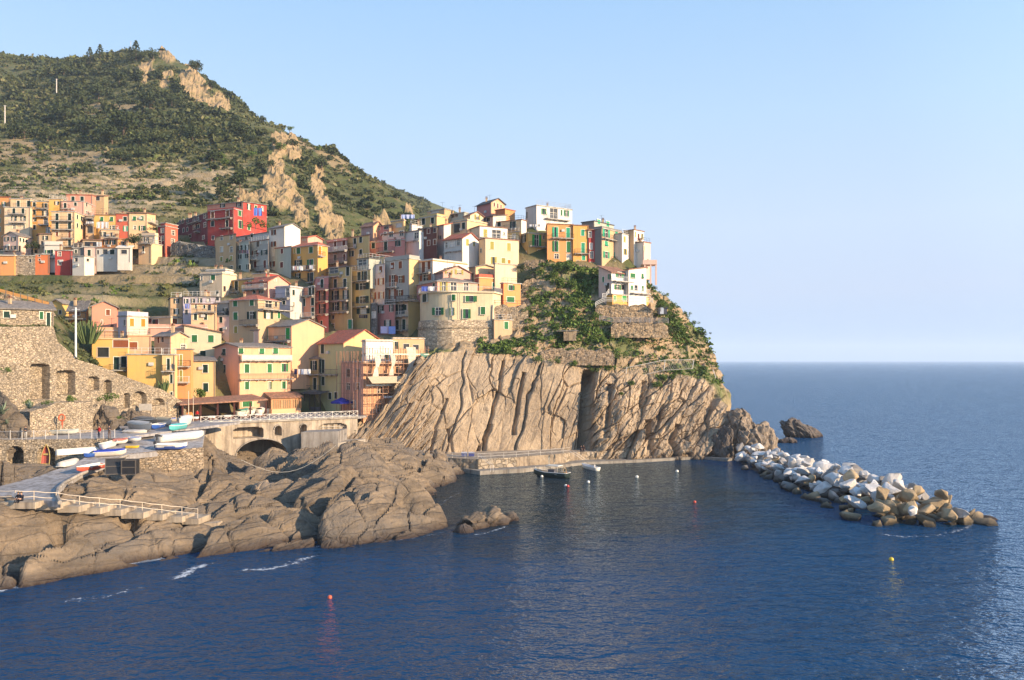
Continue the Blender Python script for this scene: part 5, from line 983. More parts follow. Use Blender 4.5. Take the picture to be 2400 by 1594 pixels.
# ---------------- harbour square (F)
h('F2', 'cream house with a broad gable wall behind the pink harbour house', 'F', 163, 36, (700,1046,1388), (468,870), 'peach', ('gL',392,'s'), [('L','v',38,112,[(780,556)]),('L','v',42,116,[(1006,545)]),('L','v',38,114,[(980,706)])], [('L',690,1040,624)], group=GF, colR='peach', ext=5)
h('F2b', '', 'F', 164.5, 36, (566,702,704), (512,720), 'lpink', ('sL',.7,'s'), [('L','k',36,100,[(631,588)])], add='F2', ext=5)
h('F1', 'pink and cream harbour house with green shutters and a long white balcony', 'F', 154, 50, (236,500,1036), (690,1390), 'pink', ('gR',644,'s'), [('L','kf',36,70,[(336,740)]),('L','kf',36,90,[(337,920)]),('L','k',58,100,[(326,1114)]),('R','gf',52,60,[(494+20,730),(733,732),(878,732)]),('R','g',50,92,[(577,912)]),('R','g',48,92,[(815,910)]),('R','g',46,86,[(962,904)]),('R','g',44,82,[(578,1092)]),('R','g',22,78,[(813,1090)]),('R','g',40,78,[(965,1086)]),('R','g',104,82,[(583,1272)])],
  [('R',500,1032,826,dict(depth=1.0,panel=paint(lin((236,206,176)),.8))),('R',500,1066,1022,dict(depth=.7)),('L',250,412,1198)], group=GF, colR='peach', ext=2, chim=1)
h('F3', 'small yellow house with iron balconies between cream and green houses', 'F', 165, 36, (1048,1336,1338), (812,1200), 'olive', ('sL',1.3,'s'), [('L','k',34,84,[(1142,876)]),('L','K',66,96,[(1280,880)]),('L','k',34,124,[(1145,1072),(1290,1072)])], [('L',1048,1545,972),('L',1048,1335,1140)], group=GF, ext=3)
h('F4', 'green house with a red tiled roof and yellow gable on the square', 'F', 160, 44, (1330,1592,2024), (645,1390), 'mint', ('gL',503,'t'), [('L','k',36,96,[(1370,708)]),('L','k',36,142,[(1375,888)]),('L','k',34,90,[(1376,1044)]),('L','k',34,70,[(1448,1200),(1512,1196)])], group=GF, colR='lemon', ext=2)
h('F6', 'salmon house under scaffolding at the foot of the cliff', 'F', 153, 50, (1565,1800,2240), (850,1440), 'pink', ('flat',.1), [('R','w',60,90,[(1975,1150)]),('R','w',60,90,[(1970,1330)]),('R','d',40,70,[(2160,930)]),('R','d',60,70,[(2190,1160)]),('L','w',36,70,[(1640,1100),(1740,1100)]),('L','d',36,80,[(1640,960),(1740,960)]),('L','w',34,70,[(1700,1290)])], group=GF, colR='peach', ext=2)
h('F6b', '', 'F', 157, 60, (1785,1826,2110), (628,860), 'offw', ('flat',.2), [('R','K',150,70,[(1992,785)])], add='F6', colR='white')
h('F6c', '', 'F', 161, 60, (2100,2112,2440), (600,860), 'sand', ('flat',.1), [('R','k',26,80,[(2138,670)]),('R','d',60,50,[(2250,680),(2350,690)])], add='F6', colR='tan')
# ================================================================ site works: square, bridge, walls, slipway, quay
CONC = concrete(); PAVE = concrete((.33,.31,.30,1)); STW = stonework((.44,.345,.235,1), 2.8); STW2 = stonework((.36,.265,.17,1), 2.3, 'dry_stone'); STB = concrete((.40,.33,.25,1))
def face2(p, q):
    p, q = Vector(p), Vector(q); d = (q-p).normalized(); return Face(p, (d.x, d.y), (d.y, -d.x)), (Vector((q.x-p.x, q.y-p.y))).length
def wallgrid(name, f, T, zb, ztop, step, opens, mats, thick=.8, rough=.06, seed=0, parent=None):
    """stone or concrete wall as a fine sheet with recessed arched openings, closed by a top and a back"""
    nu = max(2, int(T/step)+1); us = np.linspace(0, T, nu); zmax = max(ztop(u) for u in us); nv = max(2, int((zmax-zb)/step)+1)
    Ug, Vg = np.meshgrid(us, np.linspace(0, 1, nv)); zt = np.array([ztop(u) for u in us]); Z = zb + (zt[None]-zb)*Vg
    dep = np.zeros_like(Z); dark = np.zeros_like(Z)
    for (a, b, z0, zs, rise, dp) in opens:
        m = (a+b)/2; hw = (b-a)/2; x = np.clip(np.abs(Ug-m)/hw, 0, 1); top = zs + rise*np.sqrt(1-x*x)
        ins = (np.abs(Ug-m) < hw) & (Z > z0) & (Z < top); dep = np.where(ins, -dp, dep)
    p = np.stack([Ug.ravel(), Z.ravel(), np.full(Ug.size, seed*3.7)], 1)
    off = dep.ravel() + rough*fbm(p*1.4, 4, seed) + rough*.6*fbm(p*4, 2, seed+3)
    P0 = np.array(f.C[:])[None] + np.array(f.d[:])[None]*Ug.reshape(-1,1) + np.array(f.n[:])[None]*off[:,None]; P0[:,2] = Z.ravel()
    n = len(P0); back = P0.reshape(nv, nu, 3)[-1] - np.array(f.n[:])*thick
    Vv = np.concatenate([P0, back]); Q = grid_quads(nu, nv); i = np.arange(nu-1); top = (nv-1)*nu
    Q = np.concatenate([Q, np.stack([top+i, top+i+1, n+i+1, n+i], 1)])
    o = np_mesh(name, Vv, Q, mats, smooth=False)
    if parent is not None: set_parent_keep(o, parent)
    return o
def px_open(f, x0, x1, ytop, ybase, rise_px, depth, reg):
    a, b = sorted((f.t(U(reg, x0, 0)[0]), f.t(U(reg, x1, 0)[0]))); m = (a+b)/2
    zt, zb = f.z(U(reg, 0, ytop)[1], m), f.z(U(reg, 0, ybase)[1], m); rise = rise_px/REG[reg][2]/F*(f.C.y+m*f.d.y)
    return (a, b, zb, zt-rise, rise, depth)
def strip(name, A, B, mats, thick=.35, sub=10, kind='structure', rough=0.0):
    """paved strip between two 3-D edge polylines (A left, B right)"""
    mb = MB(); A = [Vector(p) for p in A]; B = [Vector(p) for p in B]; n = len(A); V = []; Fc = []
    for i in range(n):
        for j in range(sub+1): V.append(A[i].lerp(B[i], j/sub))
    for i in range(n-1):
        for j in range(sub): k = i*(sub+1)+j; Fc.append((k, k+1, k+sub+2, k+sub+1))
    mb.add(V, Fc)
    for E in (A, B):
        V = E + [p - Vector((0,0,thick)) for p in E]; mb.add(V, [(i, i+1, n+i+1, n+i) for i in range(n-1)])
    for k in (0, n-1): mb.add([A[k], B[k], B[k]-Vector((0,0,thick)), A[k]-Vector((0,0,thick))], [(0,1,2,3)])
    o = mb.build(name, mats); return tag(o, kind=kind) if kind else o
ZP = 9.6
bL, bR = G(470, 991.5, ZP), G(838, 976.3, ZP)
mb = MB(); mb.prism([bL+Vector((-.3,.25,-.4)), bR+Vector((.5,.25,-.4)), Vector((bR.x+4, 178, ZP-.4)), Vector((-62, 178, ZP-.4)), Vector((-58, 136, ZP-.4))], (0,0,.4)); tag(mb.build('harbour_square', [PAVE]), kind='structure')
# ---- bridge under the square
fB, TB = face2(bL, bR); br = empty('bridge', (bL+bR)/2)
tag(br, 'weathered stone bridge with one big arch carrying the harbour square over the inlet', 'bridge')
ops = [px_open(fB, 300, 782, 448, 700, 150, 7.0, 'H'), px_open(fB, 272, 555, 330, 430, 28, 2.2, 'H'), px_open(fB, 668, 730, 318, 412, 32, 1.6, 'H'), px_open(fB, 914, 971, 303, 398, 30, 1.6, 'H'), px_open(fB, 1086, 1352, 294, 394, 34, .9, 'H')]
wallgrid('arched_wall', fB, TB, 1.0, lambda u: ZP-.05, .16, ops, STB, 1.2, .05, 2, br)
s = MB(); 
for (a, b, z0, zs, rise, dp) in ops[:1]+ops[2:4]:
    K = 18; pts = [fB.p((a+b)/2+math.cos(math.pi*i/K)*((b-a)/2+.12), zs+math.sin(math.pi*i/K)*(rise+.12), .06) for i in range(K+1)]
    s.tube(pts, .13, 5)
s.build('arch_ring', [CONC], br)
s = MB(); fB.box(s, 0, TB, ZP-.28, ZP, 0.03, .28); s.build('coping', [CONC], br)
s = MB(); a, b, z0, zs, rise, dp = ops[4]
for i in range(6): t = a+(b-a)*i/5; fB.box(s, t-.04, t+.04, z0, zs+rise*.7, -.55, -.48)
for z in (z0+.05, (z0+zs)/2, zs): fB.box(s, a, b, z-.03, z+.03, -.55, -.48)
s.build('window_grille', [paint((.5,.47,.42), .7)], br)
s = MB(); fB.box(s, a+.2, a+(b-a)*.38, z0, z0+.55, -.75, -.6); fB.box(s, a+(b-a)*.55, a+(b-a)*.8, z0, z0+.5, -.75, -.6); s.build('crate', [paint((.7,.68,.62), .8)], br)
# white crossed railing on the bridge
rl = empty('railing', bL); tag(rl, 'white railing of crossed bars along the front of the harbour square', 'railing')
s = MB(); posts = MB(); NB = 17
WR = paint((.66,.62,.54), .6)
for i in range(NB+1):
    t = TB*i/NB; posts.tube([fB.p(t, ZP, .1), fB.p(t, ZP+1.12, .1)], .05, 5)
    if i < NB:
        t1 = TB*(i+1)/NB; s.tube([fB.p(t, ZP+.12, .1), fB.p(t1, ZP+1.02, .1)], .032, 4); s.tube([fB.p(t, ZP+1.02, .1), fB.p(t1, ZP+.12, .1)], .032, 4)
        tm = (t+t1)/2; s.tube([fB.p(tm, ZP+.12, .1), fB.p(tm, ZP+1.02, .1)], .022, 4)
for z in (.1, 1.06): s.tube([fB.p(0, ZP+z, .1), fB.p(TB, ZP+z, .1)], .045, 5)
s.build('crossed_bars', [WR], rl); posts.build('posts_row', [WR], rl).name = 'railing_uprights'
# concrete pier block right of the arch, side steps and rubble wall right of the bridge
q0, q1 = P(706, 1078, 139.5), P(792, 1078, 141)
mb = MB(); mb.prism([Vector((q0.x,q0.y,1)), Vector((q1.x,q1.y,1)), Vector((q1.x+.4,q1.y+6,1)), Vector((q0.x+.3,q0.y+4,1))], (0,0,6.6)); o = mb.build('pier', [concrete((.26,.24,.22,1))]); tag(o, 'dark stained concrete pier block beside the bridge arch', 'pier')
mb = MB(); r0, r1 = P(792, 1040, 141), P(850, 1042, 147); mb.prism([Vector((r0.x,r0.y,2)), Vector((r1.x,r1.y,2)), Vector((r1.x+1,r1.y+6,2)), Vector((r0.x,r0.y+6,2))], (0,0,3.6)); o = mb.build('landing', [CONC]); tag(o, 'pale concrete landing between the bridge pier and the cliff path', 'landing')
# ---- great stone wall with arched niches
w0, w1 = P(-60, 900, 107), P(437, 900, 140); fW, TW = face2(w0, w1)
topx = [(-60,770),(0,766),(126,765),(134,800),(168,828),(176,842),(214,852),(260,868),(312,890),(380,913),(434,945)]
def wt(u):
    q = fW.p(u, 0); x = CX+F*q.x/q.y; return fW.z(float(np.interp(x, [a for a, _ in topx], [b for _, b in topx])), u)
ops = [px_open(fW, 312, 518, 866, 1245, 22, 1.5, 'E'), px_open(fW, 598, 792, 932, 1190, 24, 1.4, 'E'), px_open(fW, 922, 1042, 998, 1142, 34, 1.0, 'E'), px_open(fW, 1094, 1168, 1032, 1180, 34, 1.1, 'E'), px_open(fW, 1302, 1362, 1172, 1330, 26, 1.0, 'E'),
       px_open(fW, 1386, 1538, 1152, 1300, 66, 1.0, 'E'), px_open(fW, 1600, 1726, 1226, 1300, 40, 1.0, 'E'), px_open(fW, 1616, 1660, 1038, 1112, 20, .8, 'E')]
o = wallgrid('retaining_wall', fW, TW, 8.0, wt, .17, ops, STW, 1.2, .10, 4); tag(o, 'great sloping stone retaining wall with bricked up arched niches', 'wall')
# low stone wall and planting shelf in front of it
v0, v1 = P(70, 1000, 107.5), P(218, 1000, 116); fV, TV = face2(v0, v1)
vy = lambda u: fV.z(float(np.interp(CX+F*fV.p(u,0).x/fV.p(u,0).y, [70,110,130,218],[965,955,944,941])), u)
o = wallgrid('stone_wall', fV, TV, 8.8, vy, .2, [], STW, 3.2, .10, 6); tag(o, 'lower stone garden wall behind the orange life ring', 'wall')
rock_lump('rock_outcrop', 'tall tan rock outcrop at the left edge under the great stone wall', 'rock', P(16, 1020, 106.0), (1.9, 1.2, 4.8), 51, M_SHORE, 1.1, 5, .3)
rock_lump('rock_outcrop', 'tan rock knob between the lower garden wall and the small arches', 'rock', P(248, 1012, 119), (2.0, 1.4, 3.4), 53, M_SHORE, 1.1, 5, .2)
rock_lump('rock_outcrop', 'rough rock face under the small arches behind the sign board', 'rock', P(312, 1006, 127.5), (2.6, 1.2, 2.4), 57, M_SHORE, 1.1, 5, .4)
# ---- walkway along the wall, arched sea wall below it
s0, s1 = P(-60, 1030, 104), P(268, 1030, 106); fS, TS = face2(s0, s1)
mb = MB(); mb.prism([Vector((s0.x,s0.y+.1,9.4)), Vector((s1.x,s1.y+.1,9.4)), Vector((s1.x+7,s1.y+28,9.4)), Vector((s0.x-1,s0.y+30,9.4))], (0,0,.36)); tag(mb.build('walkway', [PAVE]), kind='structure')
ops = [px_open(fS, 62, 216, 498, 745, 74, 2.2, 'G'), px_open(fS, 342, 508, 498, 745, 78, 2.4, 'G')]
o = wallgrid('arched_wall', fS, TS, 4.5, lambda u: 9.72, .16, ops, STW, .6, .09, 8); tag(o, 'stone wall with two round arches below the railed walkway', 'wall')
rl = empty('railing', s0); tag(rl, 'grey iron railing along the walkway above the two arches', 'railing'); s = MB(); s2 = MB()
gi = paint((.42,.40,.38), .5)
for i in range(int(TS/.16)): s.tube([fS.p(i*.16, 9.8, -.1), fS.p(i*.16, 10.75, -.1)], .011, 3)
for z in (9.86, 10.8): s.tube([fS.p(0, z, -.1), fS.p(TS, z, -.1)], .03, 4)
for i in range(13): s2.tube([fS.p(TS*i/12, 9.75, -.1), fS.p(TS*i/12, 10.95, -.1)], .05, 5)
s.build('bars', [gi], rl); s2.build('uprights', [paint((.5,.47,.43), .5)], rl)
# ---- slipway
strip('slipway', LE, RE, [PAVE], .6)
fR_, TR_ = face2(G(294,1066.5,8.0), G(478,1050,8.25))
o = wallgrid('stone_wall', fR_, TR_, 2.0, lambda u: 8.12+u*.02, .17, [], STW2, .5, .12, 10); tag(o, 'rubble stone retaining wall under the edge of the slipway', 'wall')
k = MB(); k.tube([G(300,1067,8.1), G(240,1090,7.6), G(186,1113,7.15), G(150,1132,6.8), G(136,1146,6.65), G(133,1160,6.5), G(140,1178,6.35)], .2, 6); o = k.build('kerb', [CONC]); tag(o, 'pale curved kerb edging the lower slipway', 'kerb')
for i, (x0, x1, y, z) in enumerate([(0,80,1178,6.3)]): pass
# ---- stepped path down to the rocks
zs = [6.3,6.0,5.6,5.2,4.75,4.3,3.85,3.45,3.1]; fx = [(-40,320,1010),(320,528,1022),(528,722,1046),(722,922,1062),(922,1112,1078),(1112,1315,1104),(1315,1494,1122),(1494,1672,1142),(1672,1822,1160)]
mb = MB()
for z, (a, b, y) in zip(zs, fx):
    xa, ya = U('G', a, y); xb, yb_ = U('G', b, y); p, q = G(xa, ya, z), G(xb, yb_, z); bk = Vector((.35, 2.6, 0))
    mb.prism([p-Vector((0,0,.62)), q-Vector((0,0,.62)), q+bk-Vector((0,0,.62)), p+bk-Vector((0,0,.62))], (0,0,.62))
p = G(*U('G', 1990, 1200), 2.3); q = G(*U('G', 1822, 1205), 2.4); mb.prism([q-Vector((0,0,.5)), p-Vector((0,0,.5)), p+Vector((.2,1.2,-.5)), q+Vector((.2,1.6,-.5))], (0,0,.5))
tag(mb.build('stepped_path', [concrete((.37,.30,.22,1))]), kind='structure')
hr = empty('handrail', G(*U('G',125,1010),6.3)); tag(hr, 'two rail pale handrail down the stepped path on the shore rocks', 'handrail'); s = MB(); s2 = MB(); tops = []
for gx, gy in [(-60,1005),(125,1008),(298,1010),(503,1022),(718,1052),(900,1068),(1092,1080),(1297,1106),(1477,1126),(1662,1146),(1808,1162)]:
    z = float(np.interp(gx, [160,424,625,822,1017,1213,1404,1583,1747], zs)); pt = G(*U('G', gx, gy), z); pt.y += .25; tops.append(pt); s2.tube([pt, pt+Vector((0,0,1.08))], .035, 5)
for zz in (.52, 1.05):
    pl = []
    for a, b in zip(tops[:-1], tops[1:]): pl += [a+Vector((0,0,zz)), a.lerp(b,.5)+Vector((0,0,zz-.06))]
    s.tube(pl+[tops[-1]+Vector((0,0,zz))], .035, 5)
s.build('rail', [paint((.62,.52,.40), .7)], hr); s2.build('uprights', [paint((.55,.44,.32), .7)], hr)
# ---- quay at the cliff foot
QE = [(930,1066,2.6),(1000,1070,2.4),(1060,1074,2.4),(1120,1077,2.4),(1210,1072,2.4),(1320,1063,2.4),(1336,1061,2.1),(1372,1059,2.05),(1500,1056,2.0),(1640,1050,1.9),(1672,1052,1.5)]
E = [G(*a) for a in QE]; B_ = [p+Vector((0, 15, 0)) for p in E]; strip('quay', E, B_, [concrete((.33,.265,.195,1))], 4.8)
for i_, (a_, b_) in enumerate(zip(E[:-1], E[1:])):
    f_, T_ = face2(a_-Vector((0,.1,0)), b_-Vector((0,.1,0))); o = wallgrid('quay_wall', f_, T_+.1, -1.5, lambda u, a_=a_, b_=b_, T_=T_: a_.z+(b_.z-a_.z)*u/T_+.02, .25, [], stonework((.36,.285,.20,1), .9, 'quay_stone', .5) if i_ % 2 else concrete((.30,.235,.165,1)), .6, .16, 20+i_); o['kind'] = 'structure'
LG = [G(*a) for a in [(1085,1098,.7),(1125,1104,.7),(1225,1098,.75),(1330,1088,.55),(1372,1083,.5),(1500,1078,.5),(1640,1070,.5),(1700,1076,.5),(1716,1074,.5)]]
strip('quay_ledge', LG, [p+Vector((0,4,0)) for p in LG], [concrete((.25,.225,.19,1))], 2.6)
hr = empty('handrail', E[0]); tag(hr, 'thin pale handrail along the quay at the cliff foot', 'handrail'); s = MB(); s2 = MB()
for a, b in zip(E[:6], E[1:7]):
    n = max(1, int((b-a).length/2.2))
    for i in range(n): q = a.lerp(b, i/n); s2.tube([q, q+Vector((0,0,1.0))], .03, 4)
for zz in (.5, 1.0): s.tube([p+Vector((0,0,zz)) for p in E[:7]], .028, 4)
s.build('rail', [paint((.55,.50,.43), .6)], hr); s2.build('uprights', [paint((.5,.46,.4), .6)], hr)
hr = empty('handrail', G(1119,1078,2.4)); tag(hr, 'pair of sloping rails on the steps down to the mooring ledge', 'handrail'); s = MB()
for dx in (0, 6): s.tube([G(1119+dx,1078,2.4)+Vector((0,0,1)), G(1136+dx,1092,1.6)+Vector((0,0,1)), G(1150+dx,1103,.9)+Vector((0,0,.9)), G(1150+dx,1106,.8)], .03, 4)
s.build('rail', [paint((.6,.56,.5), .6)], hr)
hr = empty('handrail', G(1338,1064,2.4)); tag(hr, 'sloping pipe rail beside the two people on the quay', 'handrail'); s = MB()
for dx in (0, 9): s.tube([G(1335+dx,1058,3.7), G(1352+dx,1068,3.0), G(1366+dx,1078,2.0)], .03, 4)
s.build('rail', [paint((.6,.56,.5), .6)], hr)

# ================================================================ round house on its stone bastion
def round_house():
    cx, cy, Rr = -12.4, 176.0, 7.5; K = 16
    rt = empty('round_house', (cx, cy, 25)); tag(rt, 'round fronted beige house on a stone bastion above the bare cliff', 'house', GC)
    arc = [(cx+Rr*math.cos(math.pi+i*math.pi/2/K), cy+Rr*math.sin(math.pi+i*math.pi/2/K)) for i in range(K+1)]
    e1 = ((1155-CX)/F*170.2, 170.2)
    foot = [(cx-Rr, cy+7)] + arc + [e1, (e1[0]+2.5, e1[1]+8), (cx+6, cy+9)]
    zt, zm = ZC-(685.5-HY)/F*169, ZC-(750-HY)/F*169
    def ring(off, z):
        out = []; m = Vector((cx+1, cy, 0))
        for (x, y) in foot: v = Vector((x, y, 0)); d = (v-m).normalized(); out.append(Vector((x+d.x*off, y+d.y*off, z)))
        return out
    mb = MB(); A, B = ring(0, zm), ring(0, zt); n = len(A); mb.add(A+B, [(i, (i+1)%n, n+(i+1)%n, n+i) for i in range(n)]); mb.add(B, [tuple(range(n))]); mb.build('wall', [plaster(lin((205,186,150)))], rt)
    mb = MB(); A, B, C2 = ring(1.0, 14), ring(.35, zm-.2), ring(.25, zm+.0); mb.add(A+B+C2, [(k*n+i, k*n+(i+1)%n, (k+1)*n+(i+1)%n, (k+1)*n+i) for k in (0,1) for i in range(n)]); mb.build('bastion', [stonework((.58,.45,.30,1), 1.5, 'bastion_masonry', .5)], rt)
    mb = MB(); zc = ZC-(768-HY)/F*169; A, B = ring(.62, zc-.18), ring(.62, zc+.18); A0 = ring(.3, zc-.18); B0 = ring(.3, zc+.18); mb.add(A+B+A0+B0, [(i,(i+1)%n,n+(i+1)%n,n+i) for i in range(n)]+[(n+i,n+(i+1)%n,3*n+(i+1)%n,3*n+i) for i in range(n)]+[(i,(i+1)%n,2*n+(i+1)%n,2*n+i) for i in range(n)]); mb.build('string_course', [stonework((.44,.34,.22,1), 1.9)], rt)
    mb = MB(); A = ring(.45, zt); mb.prism(A, (0,0,.25)); ter = mb.build('terrace_slab', [plaster(lin((214,196,160)))], rt)
    r_ = MB(); T1 = ring(.35, zt+.25); T2 = ring(.35, zt+1.2)
    for i in range(0, n-2):
        r_.tube([T2[i], T2[i+1]], .035, 4); r_.tube([T1[i]+Vector((0,0,.1)), T1[i+1]+Vector((0,0,.1))], .02, 4)
        L = (T1[i+1]-T1[i]).length; k = max(1, int(L/.3))
        for j in range(k): q = T1[i].lerp(T1[i+1], j/k); r_.tube([q, q+Vector((0,0,.95))], .014, 3)
    r_.build('railing', [WIRON], ter)
    facets = []
    pts = [(cx-Rr, cy+7)] + arc + [e1]
    for a, b in zip(pts[:-1], pts[1:]):
        f, T = face2((a[0],a[1],0), (b[0],b[1],0)); facets.append((f, T))
    def place(x, y, w, h, st):
        X, Yy = U('C', x, y)
        for f, T in facets:
            t = f.t(X)
            if -.01 <= t <= T+.01 and (f.C.y+t*f.d.y) < cy+7.5:
                f2 = Face(f.C+f.n*.25, (f.d.x, f.d.y), (f.n.x, f.n.y)); fr = MB(); k = F/(f.C.y+t*f.d.y)/4.48*1.0
                make_window(rt, f2, st, X, Yy, w/4.48, h/4.48); return
    for a in [(1142,1158,46,84,'k'),(1448,1152,42,64,'g'),(1612,1166,80,64,'g'),(1284,1298,120,78,'G'),(1432,1300,48,80,'G'),(1572,1324,54,100,'g'),(1756,1290,50,80,'g')]: place(*a)
    s = MB(); 
    for x in (1490, 1512): s.tube([P(*U('C', x, 1100), 167.6), P(*U('C', x, 1380), 167.6)], .07, 5)
    s.tube([P(*U('C', 1858, 1230), 170), P(*U('C', 1852, 1400), 170), P(*U('C', 1872, 1570), 170)], .12, 5)
    s.build('drain_pipe', [paint((.28,.24,.2), .6)], rt)
round_house()
h('C27', 'pink penthouse with a hipped grey roof on top of the round house', 'C', 172, 60, (1062,1278,1700), (985,1110), 'rose', ('hip',908,'s'), [('L','k',26,60,[(1240,1032)]),('R','Y',76,100,[(1344,1036)]),('R','W',64,90,[(1448,1038)]),('R','W',50,80,[(1580,1040)])], group=GC, colR='pink', ext=1.2, depth=7)
h('C29', 'square beige plaster turret with one green window beside the bastion', 'C', 169, 62, (1862,1874,2064), (1388,1560), 'sand', ('flat',), [('R','g',44,76,[(2001,1446)])], group=GC, colR='sand', ext=5, depth=4)
# stone terraces of the headland
def terrace(label, x0, y0, Y0, x1, y1, Y1, drop, mat=STW2, deep=4.0, name='terrace_wall'):
    f, T = face2(P(x0,y0,Y0), P(x1,y1,Y1)); za, zb_ = ZC-(y0-HY)/F*Y0, ZC-(y1-HY)/F*Y1
    o = wallgrid(name, f, T, min(za, zb_)-drop, lambda u: za+(zb_-za)*u/T+.22*math.sin(u*1.3+x0)+.16*math.sin(u*3.1)-.9*max(0,1-u/1.2)-.9*max(0,1-(T-u)/1.2), .25, [], mat, deep, .22, int(x0)%50); return tag(o, label, 'wall')
STT = stonework((.40,.285,.17,1), 2.0, 'terrace_masonry', .3)
terrace('stone terrace wall carrying the white and pink villa', 1396, 714, 176.2, 1530, 716, 177.4, 3.8, STT)
terrace('stone terrace wall below the long grey rail of the headland', 1432, 756, 173.0, 1566, 757, 174.6, 3.2, STT)
terrace('dark rubble terrace wall above the bare slabs of the cliff', 1266, 818, 165.6, 1440, 820, 167.2, 3.2, stonework((.38,.27,.17,1), 2.2, 'rubble', .35), 5)
terrace('small stone terrace wall left of the hedge under the orange house', 1224, 655, 183.5, 1278, 656, 184, 2.2, STT)
terrace('rough stone wall under the railed terrace of the orange house', 1155, 716, 171.0, 1238, 718, 173.0, 9.0, stonework((.42,.32,.21,1), 2.1, 'rubble_wall', .4), 6)
terrace('stone retaining wall under the cliff top row of houses', 1228, 606, 192, 1420, 628, 190, 4.5, STT, 5)
terrace('grey stone wall with a rail below the red apartment house', 480-80, 565, 212, 512, 582, 206, 5.5, stonework((.20,.19,.17,1), 1.9, 'grey_rubble'), 6)
terrace('tan stone wall with an orange mesh fence climbing behind the low stone house', -20, 684, 138, 118, 722, 138.5, 5.0, STT, 3)
s = MB(); a_, b_ = P(-20,679,138), P(116,716,138.5)
s.prism([a_, b_, b_+Vector((0,0,.55)), a_+Vector((0,0,.55))], (0,.06,0))
fe = empty('mesh_fence', a_); tag(fe, 'orange plastic mesh fence on top of the climbing stone wall', 'fence'); s.build('mesh_strip', [paint((.50,.24,.07,1), .8)], fe); s = MB()
for i in range(9): q_ = a_.lerp(b_, i/8); s.tube([q_-Vector((0,0,.4)), q_+Vector((0,0,.9))], .05, 4)
s.build('uprights', [IRON], fe)
def rail_line(label, pts, mat, nr=3, hgt=1.0, rad=.045, step=2.0, name='railing'):
    rt = empty(name, pts[0]); tag(rt, label, 'railing'); s, s2 = MB(), MB()
    for k in range(nr): s.tube([p+Vector((0,0,hgt*(k+1)/nr)) for p in pts], rad, 4)
    for a, b in zip(pts[:-1], pts[1:]):
        n = max(1, int((b-a).length/step))
        for i in range(n+1): q = a.lerp(b, i/n); s2.tube([q, q+Vector((0,0,hgt))], rad*1.2, 4)
    s.build('rail', [mat], rt); s2.build('uprights', [mat], rt); return rt
WPT = paint((.72,.68,.60), .6)
rail_line('white triple railing round the terrace of the villa', [P(1396,719,175.4), P(1416,709,176.2), P(1530,711,177.2)], WPT)
rail_line('white stair railing climbing to the villa door', [P(1412,699,176.6), P(1420,699,177), P(1427,688,177.6)], WPT, name='railing')
rail_line('long grey railing along the lower headland terrace', [P(1405,752,172.8), P(1432,757,172.8), P(1566,758,174.3)], paint((.22,.22,.23), .6), 4, 1.1, .05)
rail_line('rusty railing on the terrace before the orange house', [P(1122,716,170.6), P(1160,715,170.8), P(1238,717,172.8)], IRON, 2, 1.0, .035)
rail_line('railing on the flat roof of the white skyline house', [P(1258,482,205.4), P(1268,471,206), P(1330,477,204.8)], IRON, 3, 1.1, .03) if False else None
d1 = HOUSES['D1']; rtp = [d1['q'](.2,.2,d1['zt']+.3), d1['q'](.2,d1['b']-.2,d1['zt']+.3), d1['q'](d1['a']-.2,d1['b']-.2,d1['zt']+.3)]
rr_ = MB()
for zz in (.4,.8,1.2): rr_.tube([p+Vector((0,0,zz)) for p in rtp], .03, 4)
for a, b in zip(rtp[:-1], rtp[1:]):
    for i in range(7): q = a.lerp(b, i/6); rr_.tube([q, q+Vector((0,0,1.2))], .03, 4)
rr_.build('roof_railing', [paint((.35,.36,.4), .5)], d1['root'])
lad = MB()
for dx in (0, .45): lad.tube([d1['fR'].p(d1['fR'].t(d1['X'](786))+dx, d1['zt']-.2, .3), d1['fR'].p(d1['fR'].t(d1['X'](836))+dx, d1['zt']-5.6, .5)], .04, 4)
for i in range(14): t = i/13; a = d1['fR'].p(d1['fR'].t(d1['X'](786+50*t)), d1['zt']-.2-5.4*t, .4); lad.tube([a, a+d1['fR'].d*.45], .025, 3)
lad.build('ladder', [paint((.4,.26,.14), .7)], d1['root'])
H8 = HOUSES['D8']; mb = MB(); z_ = ZC-(620-HY)/F*197; c_ = P(1518, 620, 197)
mb.box((c_.x+.3, 197.5, z_), (3.4, 4.0, .3)); mb.build('terrace_slab', [plaster(pal('lpink'))], H8['root'])
for dx in (-.9, .5, 1.8): mb = MB(); mb.box((c_.x+dx, 195.8, z_-2.6), (.34,.34,5.0)); mb.build('pillar', [plaster(pal('lpink'))], H8['root'])
mb = MB(); mb.box((c_.x+.3, 195.6, z_+.55), (3.4,.1,.8)); mb.build('parapet', [plaster(pal('lpink'))], H8['root'])
